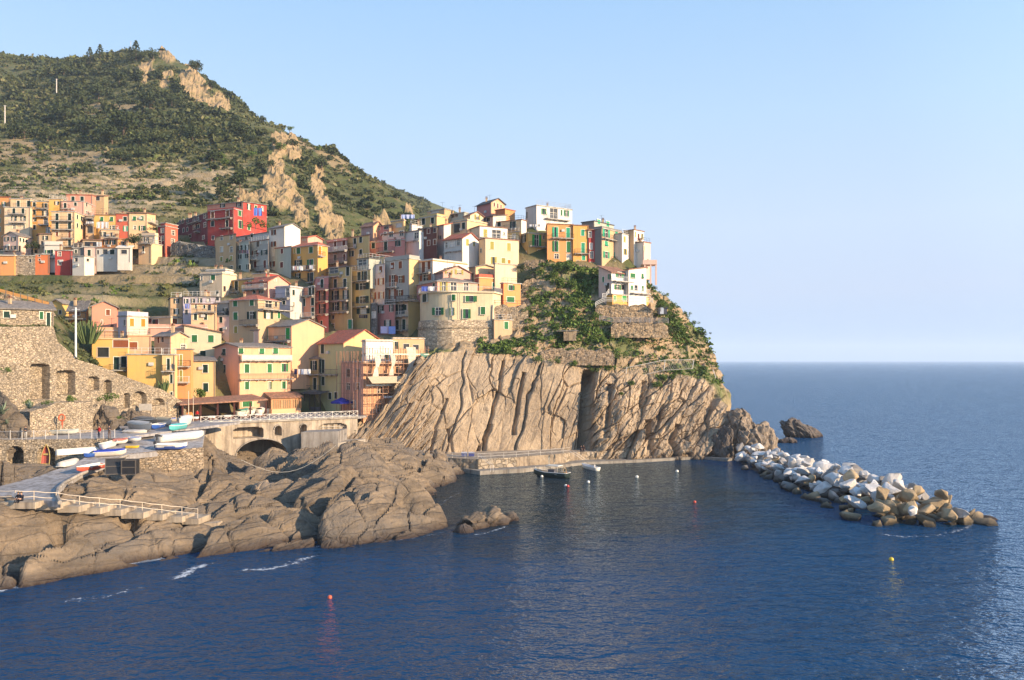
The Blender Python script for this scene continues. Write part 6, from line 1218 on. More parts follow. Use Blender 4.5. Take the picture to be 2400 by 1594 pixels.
# rockfall net fence on the headland
nf = empty('net_fence', P(1467,880,168.5)); tag(nf, 'rockfall fence of wire net between leaning posts on the headland', 'fence')
NP = [(V_[0], V_[1], V_[2], V_[3]) for V_ in [(1467,888,862,168.0),(1557,868,844,169.8),(1624,864,843,171.5)]]
s, s2 = MB(), MB()
for x, yb, yt, Y in NP: s2.tube([P(x-1,yb,Y), P(x+2,yt,Y-.3)], .09, 5)
s2.tube([P(1678,886,173), P(1671,866,173)], .09, 5)
for (xa, ya, yta, Ya), (xb, yb, ytb, Yb) in zip(NP[:-1], NP[1:]):
    a0, a1, b0, b1 = P(xa,ya,Ya), P(xa,yta,Ya-.3), P(xb,yb,Yb), P(xb,ytb,Yb-.3)
    s.tube([a1, b1], .05, 4); s.tube([a0, b0], .04, 4); N_ = 16
    for i in range(N_):
        t0, t1 = i/N_, (i+2)/N_
        if t1 <= 1: s.tube([a0.lerp(b0,t0), a1.lerp(b1,t1)], .016, 3); s.tube([a1.lerp(b1,t0), a0.lerp(b0,t1)], .016, 3)
s.tube([P(1467,866,168), P(1437,890,167)], .03, 4); s.build('net', [paint((.5,.47,.42), .5)], nf); s2.build('uprights', [paint((.6,.57,.52), .5)], nf)
# ================================================================ vegetation
def foliage_mat(name, stops, rough=.75):
    t = NT(name); at = t.n('Attribute', attribute_name='tint'); oi = t.n('ObjectInfo'); n = t.noise(t.coord(), .7, 4, .6)
    f = t.math('ADD', t.math('MULTIPLY', at.outputs['Fac'], .7), t.math('MULTIPLY', n, .3))
    return t.done(t.ramp(f, stops), rough, None, .15)
M_SCRUB = foliage_mat('scrub_leaves', [(.12, (.022,.034,.014)), (.40, (.056,.068,.026)), (.62, (.108,.105,.042)), (.76, (.10,.125,.036)), (.92, (.20,.155,.09))])
M_BUSH = foliage_mat('bush_leaves', [(.1, (.026,.044,.012)), (.45, (.070,.110,.024)), (.75, (.125,.185,.040)), (.95, (.19,.20,.07))])
M_DARKTREE = foliage_mat('dark_tree_leaves', [(.1, (.018,.028,.013)), (.5, (.042,.058,.022)), (.9, (.085,.10,.04))])
M_BARK = paint((.14,.10,.07), .9, .1)
def leaf_quads(C, sz, rng, flat=.0):
    """one randomly turned quad per centre"""
    n = len(C); a = rng.normal(size=(n,3)); a[:,2] *= (1-flat); a /= np.linalg.norm(a, axis=1, keepdims=True); b = np.cross(a, rng.normal(size=(n,3))); b /= np.linalg.norm(b, axis=1, keepdims=True); c = np.cross(a, b)
    sz = np.asarray(sz).reshape(-1,1); b = b*sz*rng.uniform(.7,1.3,(n,1)); c = c*sz*rng.uniform(.5,1.0,(n,1))
    V = np.stack([C-b-c*.4, C-c+b*.2, C+b+c*.3, C+c-b*.3], 1).reshape(-1,3); return V, np.arange(4*n).reshape(n,4)
def hill_pt(x, y, tol=5):
    m = (np.abs(HILL['px']-x) < tol) & (np.abs(HILL['py']-y) < tol)
    if not m.any(): m = np.hypot(HILL['px']-x, HILL['py']-y) < 25
    k = np.where(m)[0]; return Vector(HILL['V'][k[np.argmin(HILL['V'][k,1])]])
def head_pt(x, y):
    d = np.hypot(HEAD['px']-x, HEAD['py']-y) + .05*HEAD['V'][:,1]; return Vector(HEAD['V'][np.argmin(d)])
foot = np.array([tuple(H_['q'](u*H_['a'], v*H_['b'], 0))[:2] for H_ in HOUSES.values() for u in (.1,.5,.9) for v in (.1,.6,1)])
def near_house(q, r):
    return np.array([(((foot-p[:2])**2).sum(1).min() < r*r) for p in q])
def scatter(name, B, S, tint, mat, label_kind='stuff', per=24, seed=1, squash=.75):
    rng = np.random.default_rng(seed); n = len(B); d = rng.normal(size=(n, per, 3)); d /= np.linalg.norm(d, axis=2, keepdims=True); d[:,:,2] = np.abs(d[:,:,2])*squash+.02
    rad = rng.uniform(.55, 1.05, (n, per, 1)); C = B[:,None,:] + d*rad*S[:,None,None]; C = C.reshape(-1,3)
    V, Q = leaf_quads(C, np.repeat(S*.30, per), rng); tt = np.clip(np.repeat(tint, per) + rng.normal(0, .08, n*per), 0, 1)
    o = np_mesh(name, V, Q, mat, smooth=False, attrs={'tint': np.repeat(tt, 4)}); return tag(o, kind='stuff')
def hill_scrub():
    V, px, py = HILL['V'], HILL['px'], HILL['py']; rng = np.random.default_rng(4)
    ok = (px > -260) & (px < 1010) & (HILL['rock'] < .25) & (V[:,1] > 118)
    ok &= ~((px > 560) & (V[:,1] < 240)) 
    den = sstep(-.55, .2, fbm(V*.022, 4, 7) + .55*fbm(V*.09, 3, 17)) * (1-.55*HILL['dry']) * (1-.5*HILL['riser'])
    den = np.maximum(den, .12)
    row = np.where(V[:,1] < 330, .95, V[:,1]*.0042); area = row*V[:,1]*.0017
    p = ok*den*area*np.where(V[:,1] < 240, 3.0, 1.0); p /= p.sum()
    k = rng.choice(len(V), 27000, replace=False, p=p); B = V[k].copy(); 
    S = np.clip(rng.lognormal(.0, .42, len(k)), .4, 2.6)*(.55 + .62*sstep(180, 450, B[:,1])*1.9)
    S *= .75+.6*sstep(-.1,.4,fbm(B*.03,3,27))
    m = (B[:,1] < 250); bad = np.zeros(len(B), bool); bad[m] = near_house(B[m], 4.2); B, S, k = B[~bad], S[~bad], k[~bad]
    tint = np.clip(.36 + .30*fbm(B*.02, 3, 37) + .22*fbm(B*.15, 2, 47) + rng.normal(0, .10, len(B)), 0, 1)
    tint = np.where(rng.random(len(B)) < .10, .95, tint)
    B[:,2] -= S*.15
    scatter('hillside_scrub', B, S, tint, M_SCRUB, per=22, seed=6)
    # vine and hedge rows along the terraces
    kk = np.where((HILL['riser'] > .4) & (rng.random(len(V)) < .02) & (px > -50) & (px < 540))[0]
    if len(kk): scatter('terrace_hedges', V[kk]+np.array([0,.6,1.2]), rng.uniform(.7,1.3,len(kk)), rng.uniform(.35,.8,len(kk)), M_BUSH, per=16, seed=8)
hill_scrub()
def hill_wood():
    V, px, py = HILL['V'], HILL['px'], HILL['py']; rng = np.random.default_rng(24); row = np.where(V[:,1] < 330, .95, V[:,1]*.0042)
    p = HILL['wood']*(HILL['rock'] < .2)*(V[:,1] > 240)*row*V[:,1]*sstep(-.3,.2,fbm(V*.03,4,91)); p /= p.sum(); k = rng.choice(len(V), 2300, replace=False, p=p); B = V[k].copy(); S = rng.lognormal(.75, .35, len(k)).clip(1.2, 4.2)*(.6+.4*sstep(260,480,B[:,1])); B[:,2] += S*.25
    scatter('woodland', B, S, np.clip(rng.normal(.26, .13, len(k)), 0, .75), M_SCRUB, per=64, seed=26, squash=.95)
hill_wood()
def head_scrub():
    V, px, py = HEAD['V'], HEAD['px'], HEAD['py']; rng = np.random.default_rng(14)
    ok = (HEAD['upper'] > .6) & (py < 905) & (px > 1120)
    g = sstep(-.05, .35, fbm(V*.11, 4, 66) + .35*fbm(V*.4, 3, 76))
    p = ok*(g+.12); p /= p.sum(); k = rng.choice(len(V), 4600, replace=False, p=p); B = V[k]
    S = rng.lognormal(-.75, .45, len(k)).clip(.2, 1.4); bad = near_house(B, 2.6); B, S = B[~bad], S[~bad]
    scatter('headland_scrub', B, S, np.clip(.5+.3*fbm(B*.12, 3, 3)+rng.normal(0,.12,len(B)), 0, 1), M_BUSH, per=18, seed=16)
head_scrub()
# ---- individual trees and shrubs: prototypes are copied with their trunk
def proto_crown(kind, seed):
    rng = np.random.default_rng(seed); Cs, Ss, T = [], [], []
    if kind == 'conifer':
        for lv in range(11):
            z = .16+.80*lv/10; r = .34*(1-lv/10.5)**.8+.02; n = 42
            a = rng.uniform(0, 6.283, n); arm = np.round(a/1.05)*1.05+rng.normal(0,.16,n); rr = r*np.sqrt(rng.uniform(.05,1,n)); Cs.append(np.stack([np.cos(arm)*rr, np.sin(arm)*rr, z-rr*.25+rng.normal(0,.012,n)], 1)); Ss.append(np.full(n,.036)); T.append(np.clip(rng.normal(.4,.2,n),0,1))
    else:
        nb = dict(round=13, shrub=9, umbrella=11)[kind]
        for b in range(nb):
            if kind == 'umbrella': c = np.array([rng.normal(0,.22), rng.normal(0,.22), .80+rng.normal(0,.05)]); rad = rng.uniform(.13,.22); sq = .55
            elif kind == 'round': c = np.array([rng.normal(0,.2), rng.normal(0,.2), rng.uniform(.38,.82)]); rad = rng.uniform(.14,.26); sq = .9
            else: c = np.array([rng.normal(0,.30), rng.normal(0,.30), rng.uniform(.18,.62)]); rad = rng.uniform(.16,.30); sq = .9
            n = 46; d = rng.normal(size=(n,3)); d /= np.linalg.norm(d,axis=1,keepdims=True); d[:,2] *= sq
            Cs.append(c+d*rad*rng.uniform(.6,1.08,(n,1))); Ss.append(np.full(n,.05)); T.append(np.clip(rng.normal(rng.uniform(.25,.75),.13,n),0,1))
    C = np.concatenate(Cs); V, Q = leaf_quads(C, np.concatenate(Ss), rng); return V, Q, np.repeat(np.concatenate(T), 4)
def proto_tree(kind, mat, seed):
    V, Q, T = proto_crown(kind, seed); o = np_mesh('crown' if kind != 'shrub' else 'foliage', V, Q, mat, smooth=False, attrs={'tint': T}); me = o.data; bpy.data.objects.remove(o)
    m = MB(); rng = random.Random(seed)
    top = {'conifer': .95, 'round': .55, 'umbrella': .78, 'shrub': .35}[kind]; r0 = {'conifer': .022, 'round': .035, 'umbrella': .025, 'shrub': .03}[kind]
    m.tube([(0,0,-.08), (rng.uniform(-.02,.02),0,top*.5), (rng.uniform(-.03,.03),0,top)], [r0, r0*.75, r0*.25], 6)
    if kind != 'conifer':
        for k in range(4):
            a = k*1.6+rng.random(); m.tube([(0,0,top*.55), (math.cos(a)*.13, math.sin(a)*.13, top*.95), (math.cos(a)*.25, math.sin(a)*.25, top*1.2)], [r0*.5, r0*.3, r0*.12], 5)
    t = m.build('trunk', [M_BARK]); tm = t.data; bpy.data.objects.remove(t); return me, tm, kind
PT = {'conifer': [proto_tree('conifer', M_DARKTREE, 31+i) for i in range(2)], 'round': [proto_tree('round', M_DARKTREE, 41+i) for i in range(3)], 'umbrella': [proto_tree('umbrella', M_DARKTREE, 51)],
      'shrub': [proto_tree('shrub', M_BUSH, 61+i) for i in range(4)], 'gshrub': [proto_tree('round', M_BUSH, 71+i) for i in range(2)], 'dshrub': [proto_tree('shrub', M_DARKTREE, 81+i) for i in range(2)]}
vr_ = random.Random(9)
def plant(kind, base, hgt, wid, label, group, name=None, cat=None):
    me, tm, k = vr_.choice(PT[kind]); shrub = kind in ('shrub', 'dshrub')
    r = empty(name or ('shrub' if shrub else 'tree'), base, vr_.uniform(0, 6.28)); r.scale = (wid, wid, hgt); tag(r, label, cat or ('shrub' if shrub else 'tree'), group)
    a = bpy.data.objects.new('foliage' if shrub else 'crown', me); link(a, r); b = bpy.data.objects.new('stem' if shrub else 'trunk', tm); link(b, r); return r
R3 = lambda x, y: (x/3.733, 80+y/3.733)
R4 = lambda x, y: (500+x/4.722, 240+y/4.722)
for x, y, s in [(230,900,190),(430,930,150),(560,770,180),(740,870,170),(1100,880,260),(1000,950,200),(1330,660,200),(1690,920,150),(870,560,150),(700,600,160),(560,350,120),(1220,960,150),(600,680,120),(1640,680,110),(2150,900,150),(1890,900,120),(1520,620,120),(1060,1110,120),(1240,1100,110),(1860,1110,120),(2100,1330,170),(1700,1350,120),(1400,950,140),(1950,1420,130),(130,900,140),(330,820,110),(940,470,110),(1060,420,120)]:
    p = hill_pt(*R3(x, y)); h_ = s/3.733/F*p.y; plant('round', p-Vector((0,0,.1*h_)), h_*1.05, h_*1.15, 'dark rounded tree on the scrubby hillside above the village', 'dark trees on the hillside')
for x, y, s in [(650,470,70),(760,520,80),(560,560,80),(420,600,70),(250,640,60),(150,700,70),(300,780,60),(520,690,60),(200,560,80),(90,620,80),(330,400,70),(450,420,80),(640,700,70),(900,480,90),(1010,700,60),(1300,1000,60)]:
    p = hill_pt(*R4(x, y)); h_ = s*1.3/4.722/F*p.y; plant('gshrub' if vr_.random() < .5 else 'round', p-Vector((0,0,.1*h_)), h_, h_*1.15, 'bushy tree on the spur among the tan rock outcrops', 'bushy trees on the rocky spur')
for x, y, s, lab in [(895,205,105,'tall dark conifer on the skyline, right one of a pair'),(805,215,85,'shorter dark conifer on the skyline, left one of a pair'),(1190,180,115,'tallest conifer on the hill summit beside a thin mast'),(1112,195,75,'slim conifer left of the tallest one on the summit')]:
    p = hill_pt(*R3(x, y+20), tol=8); h_ = (s+60)/3.733/F*p.y; plant('conifer', p, h_, h_*1.05, lab, 'conifers on the skyline')
for x, y, s, lab in [(1360,190,80,'dark round tree on the summit right of the conifers'),(1740,320,100,'round tree on the shoulder of the bare summit cliff'),(1870,450,75,'round tree lower down the right skyline of the summit'),(720,225,50,'small tree on the saddle left of the skyline conifers'),(600,245,45,'smallest tree on the saddle of the skyline'),(1265,185,60,'bushy tree between the summit conifers and the bare crag')]:
    p = hill_pt(*R3(x, y+14), tol=8); h_ = s*1.25/3.733/F*p.y; plant('round', p, h_, h_*1.1, lab, 'round trees on the skyline')
p = hill_pt(*R3(1420,150), tol=8); h_ = 55/3.733/F*p.y; plant('umbrella', p, h_, h_*1.3, 'small umbrella shaped tree on the very top of the summit crag', None)
for x, y, s, lab in [(855,290,58,'lone tree on the ridge line, first below the spur'),(1035,415,50,'lone round tree on the ridge line above the brown grass'),(1180,515,56,'leaning lone tree on the ridge line at the edge of brown grass'),(1585,760,40,'small tree on the ridge line where the scrub begins'),(2060,1040,90,'dark tree on the ridge end just above the village roofs'),(580,195,70,'feathery bush on the skyline where the spur begins')]:
    p = hill_pt(*R4(x, y+10), tol=7); h_ = s*1.2/4.722/F*p.y; plant('gshrub' if s < 60 else 'round', p, h_, h_*1.1, lab, 'lone trees on the ridge line')
p = hill_pt(*R4(1210,730)); h_ = 170/4.722/F*p.y; plant('round', p, h_, h_*1.05, 'big dark pine below the brown grass of the far slope', None)
# headland shrubs
V9 = lambda x, y: (1360+x/4.9, 640+y/4.9)
D4 = lambda x, y: (1100+x/4.48, 440+y/4.48)
for x, y, s in [(940,890,110),(1040,900,100),(1180,960,90),(960,1070,130),(1080,1060,90),(1200,1080,80),(890,960,90),(1130,880,80)]:
    p = head_pt(*D4(x, y)); w_ = s/4.48/F*p.y; plant('gshrub', p-Vector((0,.3,.25*w_)), w_*1.35, w_*1.2, 'bright green tall bush on the slope under the orange house', 'tall green bushes under the orange house')
for x, y, s in [(620,850,120),(540,900,80)]:
    p = head_pt(*D4(x, y)); w_ = s/4.48/F*p.y; plant('dshrub', p-Vector((0,.3,.1*w_)), w_*1.0, w_*1.1, 'brownish dark bush beneath the small yellow house', 'dark bushes beneath the small yellow house')
for x, y, s in [(830,1160,120),(930,1130,90),(700,1190,90),(600,1150,70),(1050,1210,90),(1160,1230,70),(1280,1380,80),(1400,1450,70),(760,1260,80)]:
    p = head_pt(*D4(x, y)); w_ = s/4.48/F*p.y; plant('shrub', p-Vector((0,.2,.1*w_)), w_*1.0, w_*1.15, 'green bush spilling down the gully between orange house and villa', 'bushes in the headland gully')
for x, y, s in [(930,430,110),(860,160,60),(1000,250,60),(1080,400,90),(1200,500,90),(1300,590,90),(1400,720,80),(1250,760,110),(1300,840,100),(1430,840,60)]:
    p = head_pt(*V9(x, y)); w_ = s/4.9/F*p.y; plant('shrub' if vr_.random() < .6 else 'dshrub', p-Vector((0,.2,.1*w_)), w_*1.0, w_*1.1, 'shrub along the seaward rim of the headland right of the villa', 'shrubs on the seaward rim')
for x, y, s in [(770,470,70)]:
    p = head_pt(*V9(x, y)); w_ = s/4.9/F*p.y; plant('dshrub', p+Vector((0,-1.2,-.1*w_)), w_, w_*1.15, 'dark shrub at the right end of the villa terrace wall', None)
for x, y, s in [(540,800,110),(680,840,90),(460,780,80),(980,1000,80),(690,1060,90),(640,930,60),(890,900,50),(200,800,100),(60,830,90),(330,1110,80),(180,1150,80),(60,1080,70),(1200,980,50)]:
    p = head_pt(*V9(x, y)); w_ = s/4.9/F*p.y; plant('shrub', p-Vector((0,.2,.1*w_)), w_*.9, w_*1.2, 'green shrub on the middle headland ledges above the net fence', 'shrubs on the middle ledges')
for x, y, s in [(950,1240,130),(1050,1220,90),(880,1310,100),(560,1310,80),(450,1420,50)]:
    p = head_pt(*V9(x, y)); w_ = s/4.9/F*p.y; plant('gshrub', p-Vector((0,.2,.3*w_)), w_*1.0, w_*1.3, 'vivid green bush below the net fence on the cliff edge', 'green bushes below the net fence')
for x, y, s in [(1428,790,60),(1570,778,70),(1392,742,60),(1540,742,60),(1262,846,60),(1446,842,60),(1300,852,50),(1350,855,55),(1400,850,45),(1470,790,40),(1520,792,45),(1240,735,60),(1246,765,50)]:
    p = head_pt(x, y); w_ = s/4.9/F*p.y*2.0; plant('shrub' if vr_.random() < .7 else 'dshrub', p+Vector((0,-.9,-.15*w_)), w_*.9, w_*1.15, 'bushy shrub softening the ends and feet of the headland terrace walls', 'shrubs at the terrace walls')
# village and wall plants
for reg, x, y, Y, s, kind, lab in [('B',890,425,209,150,'shrub','bougainvillea like climber bush on the wall of the bright red house'),('A',345,740,203,120,'round','dark tree between the pink grey roofed house and white terrace house'),('A',1372,690,206,150,'round','dark tree left of the small pale yellow villa'),('A',1560,525,214,70,'dshrub','dark bush before the cream house at the row end'),
     ('E',2110,1260,147,150,'gshrub','glossy hedge bush at the foot of the pale yellow green house'),('E',1110,1270,120.5,150,'shrub','green bush growing from the rocks below the small arches'),('E',720,1270,113,110,'shrub','green plants on top of the lower garden wall, right clump'),('E',480,1300,109.5,80,'shrub','green plants on top of the lower garden wall, left clump'),('E',290,1300,106.8,90,'shrub','green bush around the pale agave by the rock'),
     ('E',70,960,106.5,90,'shrub','grassy tuft on the great wall near the left edge'),('E',1270,1450,117,60,'shrub','small bush at the foot of the rocks by the sign board'),('D',2010,1290,176,110,'gshrub','round green bush beside the dark hut on the headland'),
     ('D',1350,1440,171,70,'shrub','bush above the dark rubble terrace wall'),('C',2160,860,181,90,'dshrub','dark bush in the gap right of the orange terraced house'),('G',1850,340,137,120,'dshrub','dry bush at the left end of the white crossed railing'),('G',1770,350,128,70,'shrub','green tuft below the white cover boats')]:
    X_, Y_ = U(reg, x, y); p = P(X_, Y_, Y); w_ = s/REG[reg][2]/F*Y; plant(kind, p, w_*.95, w_*1.05, lab, None)
# cactus clumps, agaves
M_CACT = paint((.10,.135,.05), .7, .2); M_AGAVE = paint((.20,.25,.17), .6, .3)
def cactus(label, p, hgt, w, n, seed):
    rg = random.Random(seed); m = MB()
    for i in range(n):
        a = rg.uniform(0, 6.28); r = w*.5*math.sqrt(rg.random()); hh = hgt*rg.uniform(.55, 1)*(1-.35*r/w); x, y = math.cos(a)*r, math.sin(a)*r; ln = rg.uniform(.1,.35)
        m.tube([(x*.5,y*.5,-.2),(x*.9,y*.9,hh*.5),(x*(1+ln),y*(1+ln),hh)], [.10,.12,.07], 6)
    r_ = empty('cactus', p); tag(r_, label, 'cactus'); o = m.build('stem', [M_CACT]); o.parent = r_
cactus('big column cactus clump behind the white pole', P(*U('E', 925, 640), 139), 4.3, 4.2, 60, 3)
cactus('small column cactus clump left of the narrow yellow house door', P(*U('E', 1722, 1150), 138.6), 2.3, 1.8, 26, 5)
def agave(label, p, s, seed):
    rg = random.Random(seed); m = MB()
    for i in range(34):
        a = rg.uniform(0, 6.28); el = rg.uniform(.15, 1.35); L = s*rg.uniform(.7, 1.1); d = Vector((math.cos(a)*math.cos(el), math.sin(a)*math.cos(el), math.sin(el))); sd = Vector((-math.sin(a), math.cos(a), 0))*s*.07
        q0, q1, q2 = Vector((0,0,0)), d*L*.55, d*L - Vector((0,0,L*.15*math.cos(el)))
        m.add([q0-sd*.7, q0+sd*.7, q1+sd, q1-sd, q2], [(0,1,2,3),(3,2,4)])
    r_ = empty('agave', p); tag(r_, label, 'agave'); o = m.build('leaf_rosette', [M_AGAVE]); o.parent = r_
agave('pale spiky agave beside the lower garden wall', P(*U('E', 310, 1335), 106.2), 1.25, 2); agave('large agave at the left edge under the great wall', P(*U('E', 25, 1400), 104.8), 2.0, 3)
agave('lower agave at the left edge behind the walkway railing', P(*U('E', 75, 1500), 104.8), 1.1, 6)
# ================================================================ boats
BY = [60,78,86,91,98,103,112,120,135,150]; BZ = [6.3,6.3,6.55,7.05,7.85,8.1,8.65,9.05,9.62,9.62]
RQ = [(LE[i], RE[i], RE[i+1], LE[i+1]) for i in range(len(LE)-1)]; WQ = [(s0, s1, Vector((s1.x+7, s1.y+28, 0)), Vector((s0.x-1, s0.y+30, 0)))]
def paved_z(x, y):
    z = tri_z(RQ, x, y); w = tri_z([tuple(Vector((p.x, p.y, 9.77)) for p in WQ[0])], x, y)
    c = [v for v in (z, w) if v is not None]; return max(c) if c else (ZP if y > 132 else float(np.interp(y, BY, BZ)))
def slip(x, y):
    z = 8.0
    for _ in range(25): p = G(x, y, z); z = .5*z+.5*paved_z(p.x, p.y)
    return G(x, y, z)
def boat(label, bow, stern, hull, inner=(.55,.52,.46,1), rim=(.6,.58,.52,1), cover=None, motor=False, flip=False, beam=None, hgt=None, group='boats hauled out on the slipway', seats=2, tilt=0.0, stripe=None, pitch=None, name='boat'):
    ax = stern-bow; L = ax.length; c = (bow+stern)/2; B = beam or L*.34; H = hgt or max(.45, L*.145)
    r = empty(name, c); tag(r, label, 'boat', group); ang = math.atan2(-ax.y, -ax.x)
    r.rotation_euler = (tilt + (math.pi if flip else 0), 0, ang if not flip else ang)
    if pitch: r.rotation_euler = (0, pitch, ang)
    if flip: r.location.z += H
    N = 14; K = 7
    def sec(t):      # t 0 stern .. 1 bow
        w = B/2*(1-max(0,(t-.45)/.55)**2.2)*(.80+.20*min(1, t/.35)); sheer = H*(1+.28*max(0,(t-.5)/.5)**2+.06*(1-t)); keel = H*.55*max(0,(t-.72)/.28)**2.2
        return w, sheer, keel
    def shell(inset, m, flr=None):
        V = []; 
        for i in range(N+1):
            t = i/N; w, sh, ke = sec(t); w = max(w-inset, .004); x = (t-.5)*L*(1-inset*.4/L)
            for k in range(-K, K+1):
                u = k/K; zz = ke+(sh-ke)*abs(u)**2.2
                V.append((x, w*math.copysign(abs(u)**.62, u), max(zz+inset*.4, flr) if flr else zz))
        W_ = 2*K+1; Fc = [(i*W_+k, (i+1)*W_+k, (i+1)*W_+k+1, i*W_+k+1) for i in range(N) for k in range(W_-1)]
        return V, Fc
    hb = MB(); V, Fc = shell(0, 0); mi = [1 if stripe is not None and (sum(V[j][2] for j in f)/4) > H*.62 else 0 for f in Fc]
    for f, k in zip(Fc, mi): pass
    hb.V, hb.F, hb.M = V, Fc, mi; W_ = 2*K+1; hb.F.append(tuple(range(W_))); hb.M.append(0)
    o = hb.build('hull', [paint(hull, .45), paint(stripe or hull, .45)], None, True); o.parent = r
    ib = MB(); V, Fc = shell(.05, 0, H*.22); ib.V, ib.F, ib.M = V, [f[::-1] for f in Fc], [0]*len(Fc)
    if not flip: o = ib.build('inside', [paint(inner, .7)]); o.parent = r
    g = MB()
    for sgn in (-1, 1): g.tube([((i/N-.5)*L, sgn*sec(i/N)[0], sec(i/N)[1]) for i in range(N+1)], .035+L*.004, 5)
    g.tube([(-L/2, -sec(0)[0], sec(0)[1]), (-L/2, sec(0)[0], sec(0)[1])], .045, 5)
    o = g.build('gunwale', [paint(rim, .5)]); o.parent = r
    if flip:
        k = MB(); k.tube([((i/N-.5)*L, 0, sec(i/N)[2]-.03) for i in range(N+1)], .035, 4); o = k.build('keel', [paint(rim, .6)]); o.parent = r
    if not flip and cover is None:
        for i in range(seats):
            t = .28+.36*i/max(1, seats-1); w = sec(t)[0]; s = MB(); s.box(((t-.5)*L, 0, H*.72), (L*.06, 2*w-.08, .05)); o = s.build('thwart', [paint(sc(rim, .8), .7)]); o.parent = r
    if cover is not None:
        V, Fc = [], []; rg = random.Random(int(L*100)); Nc, Kc = 12, 8
        for i in range(Nc+1):
            t = .02+.94*i/Nc; w, sh, _ = sec(t); w += .05
            for k in range(-Kc, Kc+1):
                u = k/Kc; zz = sh + .10 + .30*H*(1-abs(u)**1.7)*math.sin(math.pi*min(1,max(.12,t)))**.5 + rg.uniform(-.025,.025) - (.22*H if abs(u) == 1 else 0)
                V.append(((t-.5)*L, w*u, zz))
        W2 = 2*Kc+1; Fc = [(i*W2+k, (i+1)*W2+k, (i+1)*W2+k+1, i*W2+k+1) for i in range(Nc) for k in range(W2-1)]
        o = mesh_obj('tarpaulin', V, Fc, [paint(cover, .7, .2)], r, True)
    if motor:
        m = MB(); m.box((-L/2-.16, 0, H+.22), (.34, .26, .34)); m.box((-L/2-.16, 0, H-.15), (.14, .10, .6)); m.tube([(-L/2+.0, 0, H+.2), (-L/2+.5, .1, H+.28)], .025, 4); o = m.build('outboard_motor', [paint((.03,.03,.035,1), .35)]); o.parent = r
    return r
WH, DW, BL, RD, TQ, GY = (.72,.69,.62,1), (.55,.50,.43,1), (.03,.09,.34,1), (.48,.08,.05,1), (.10,.42,.42,1), (.42,.39,.35,1)
g2 = lambda x, y: slip(*U('G', x, y))
boat('long white upturned hull lying along the arched wall', g2(930,490), g2(525,625), WH, rim=DW, flip=True, beam=1.0, hgt=.6)
boat('short grimy white upturned dinghy on the ramp', g2(725,615), g2(555,700), DW, rim=DW, flip=True, beam=1.25, hgt=.5)
boat('small bright blue open boat beside the blue tarpaulin', g2(770,605), g2(890,585), BL, (.05,.14,.40,1), (.08,.2,.5,1), beam=1.2)
boat('boat under a bright blue tarpaulin by the dark crates', g2(1160,575), g2(850,590), DW, cover=(.02,.05,.36,1), beam=1.7)
boat('white dinghy with red sides beside the dark crates', g2(705,760), g2(955,672), RD, WH, WH, beam=1.5, hgt=.55, stripe=(.45,.10,.06,1))
boat('boat with a faded red deck beside the white rowing boat', g2(1165,497), g2(1030,440), WH, (.42,.13,.09,1), (.45,.16,.11,1), cover=(.40,.15,.11,1), motor=True, beam=1.6)
boat('white rowing boat with blue trimmed open cockpit', g2(1292,487), g2(1135,405), WH, (.40,.42,.48,1), (.16,.22,.45,1), beam=1.9)
boat('small white boat upright between blue tarpaulin and long hull', g2(1070,510), g2(945,500), WH, beam=1.3)
boat('boat with a grey cover nearest the rock face', g2(1348,400), g2(1145,370), DW, cover=GY, motor=True, beam=1.8)
boat('boat with a pale grey cover, second from the rock face', g2(1388,368), g2(1212,340), DW, cover=(.50,.47,.42,1), beam=1.8)
boat('dark covered boat at the back by the sign board', g2(1440,325), g2(1255,300), (.25,.22,.18,1), cover=(.20,.19,.17,1), motor=True, beam=1.7)
boat('dark blue hulled boat at the back of the slipway', g2(1395,345), g2(1490,322), BL, DW, WH, beam=1.6)
boat('beige covered boat at the back before the restaurant', g2(1570,312), g2(1460,290), WH, cover=(.52,.42,.26,1), beam=1.7)
boat('boat under a blue cover against the restaurant front', g2(1400,275), g2(1610,272), GY, cover=(.06,.12,.38,1), beam=1.8)
boat('turquoise covered boat below the lamp poles', g2(1555,358), g2(1690,332), TQ, cover=(.12,.42,.42,1), beam=1.5)
boat('white covered boat below the lamp poles', g2(1650,330), g2(1728,292), WH, cover=(.62,.60,.56,1), beam=1.7, motor=True)
boat('large boat under a crumpled white cover at the ramp edge', g2(1870,425), g2(1450,458), WH, cover=(.60,.57,.53,1), motor=True, beam=2.2, hgt=.8)
boat('white and blue motor boat on the very edge of the ramp', g2(1720,520), g2(1435,528), (.05,.10,.34,1), WH, WH, motor=True, beam=1.9, hgt=.7, stripe=WH)
boat('black boat behind the large white cover', g2(1800,395), g2(1590,400), (.04,.04,.05,1), cover=(.05,.05,.06,1), motor=True, beam=1.7)
boat('pale wooden boat stored on the walkway behind the railing', G(*U('G', 672, 388), 9.9)+Vector((0,1.4,0)), G(*U('G', 400, 392), 9.9)+Vector((0,1.6,0)), (.62,.60,.50,1), DW, (.30,.36,.36,1), beam=1.5, group='boats by the walls')
boat('yellow and red kayak standing upright in the arch', g2(395,745)+Vector((0,.8,2.0)), g2(395,745)+Vector((.3,.8,-.9))+Vector((0,0.01,0)), (.50,.36,.06,1), (.45,.08,.05,1), (.5,.4,.1,1), beam=.9, hgt=.4, pitch=-1.35, group='boats by the walls', name='kayak') if False else None
kb = boat('yellow and red kayak standing upright in the arch', Vector((0,0,0)), Vector((3.3,0,0)), (.42,.28,.07,1), (.30,.07,.05,1), (.42,.31,.10,1), beam=.95, hgt=.38, group='boats by the walls', name='kayak', stripe=(.34,.08,.05,1))
kp = G(*U('G', 388, 742), 6.6); kb.location = (kp.x, kp.y+.9, kp.z+1.65); kb.rotation_euler = (0, R(-78), R(100))
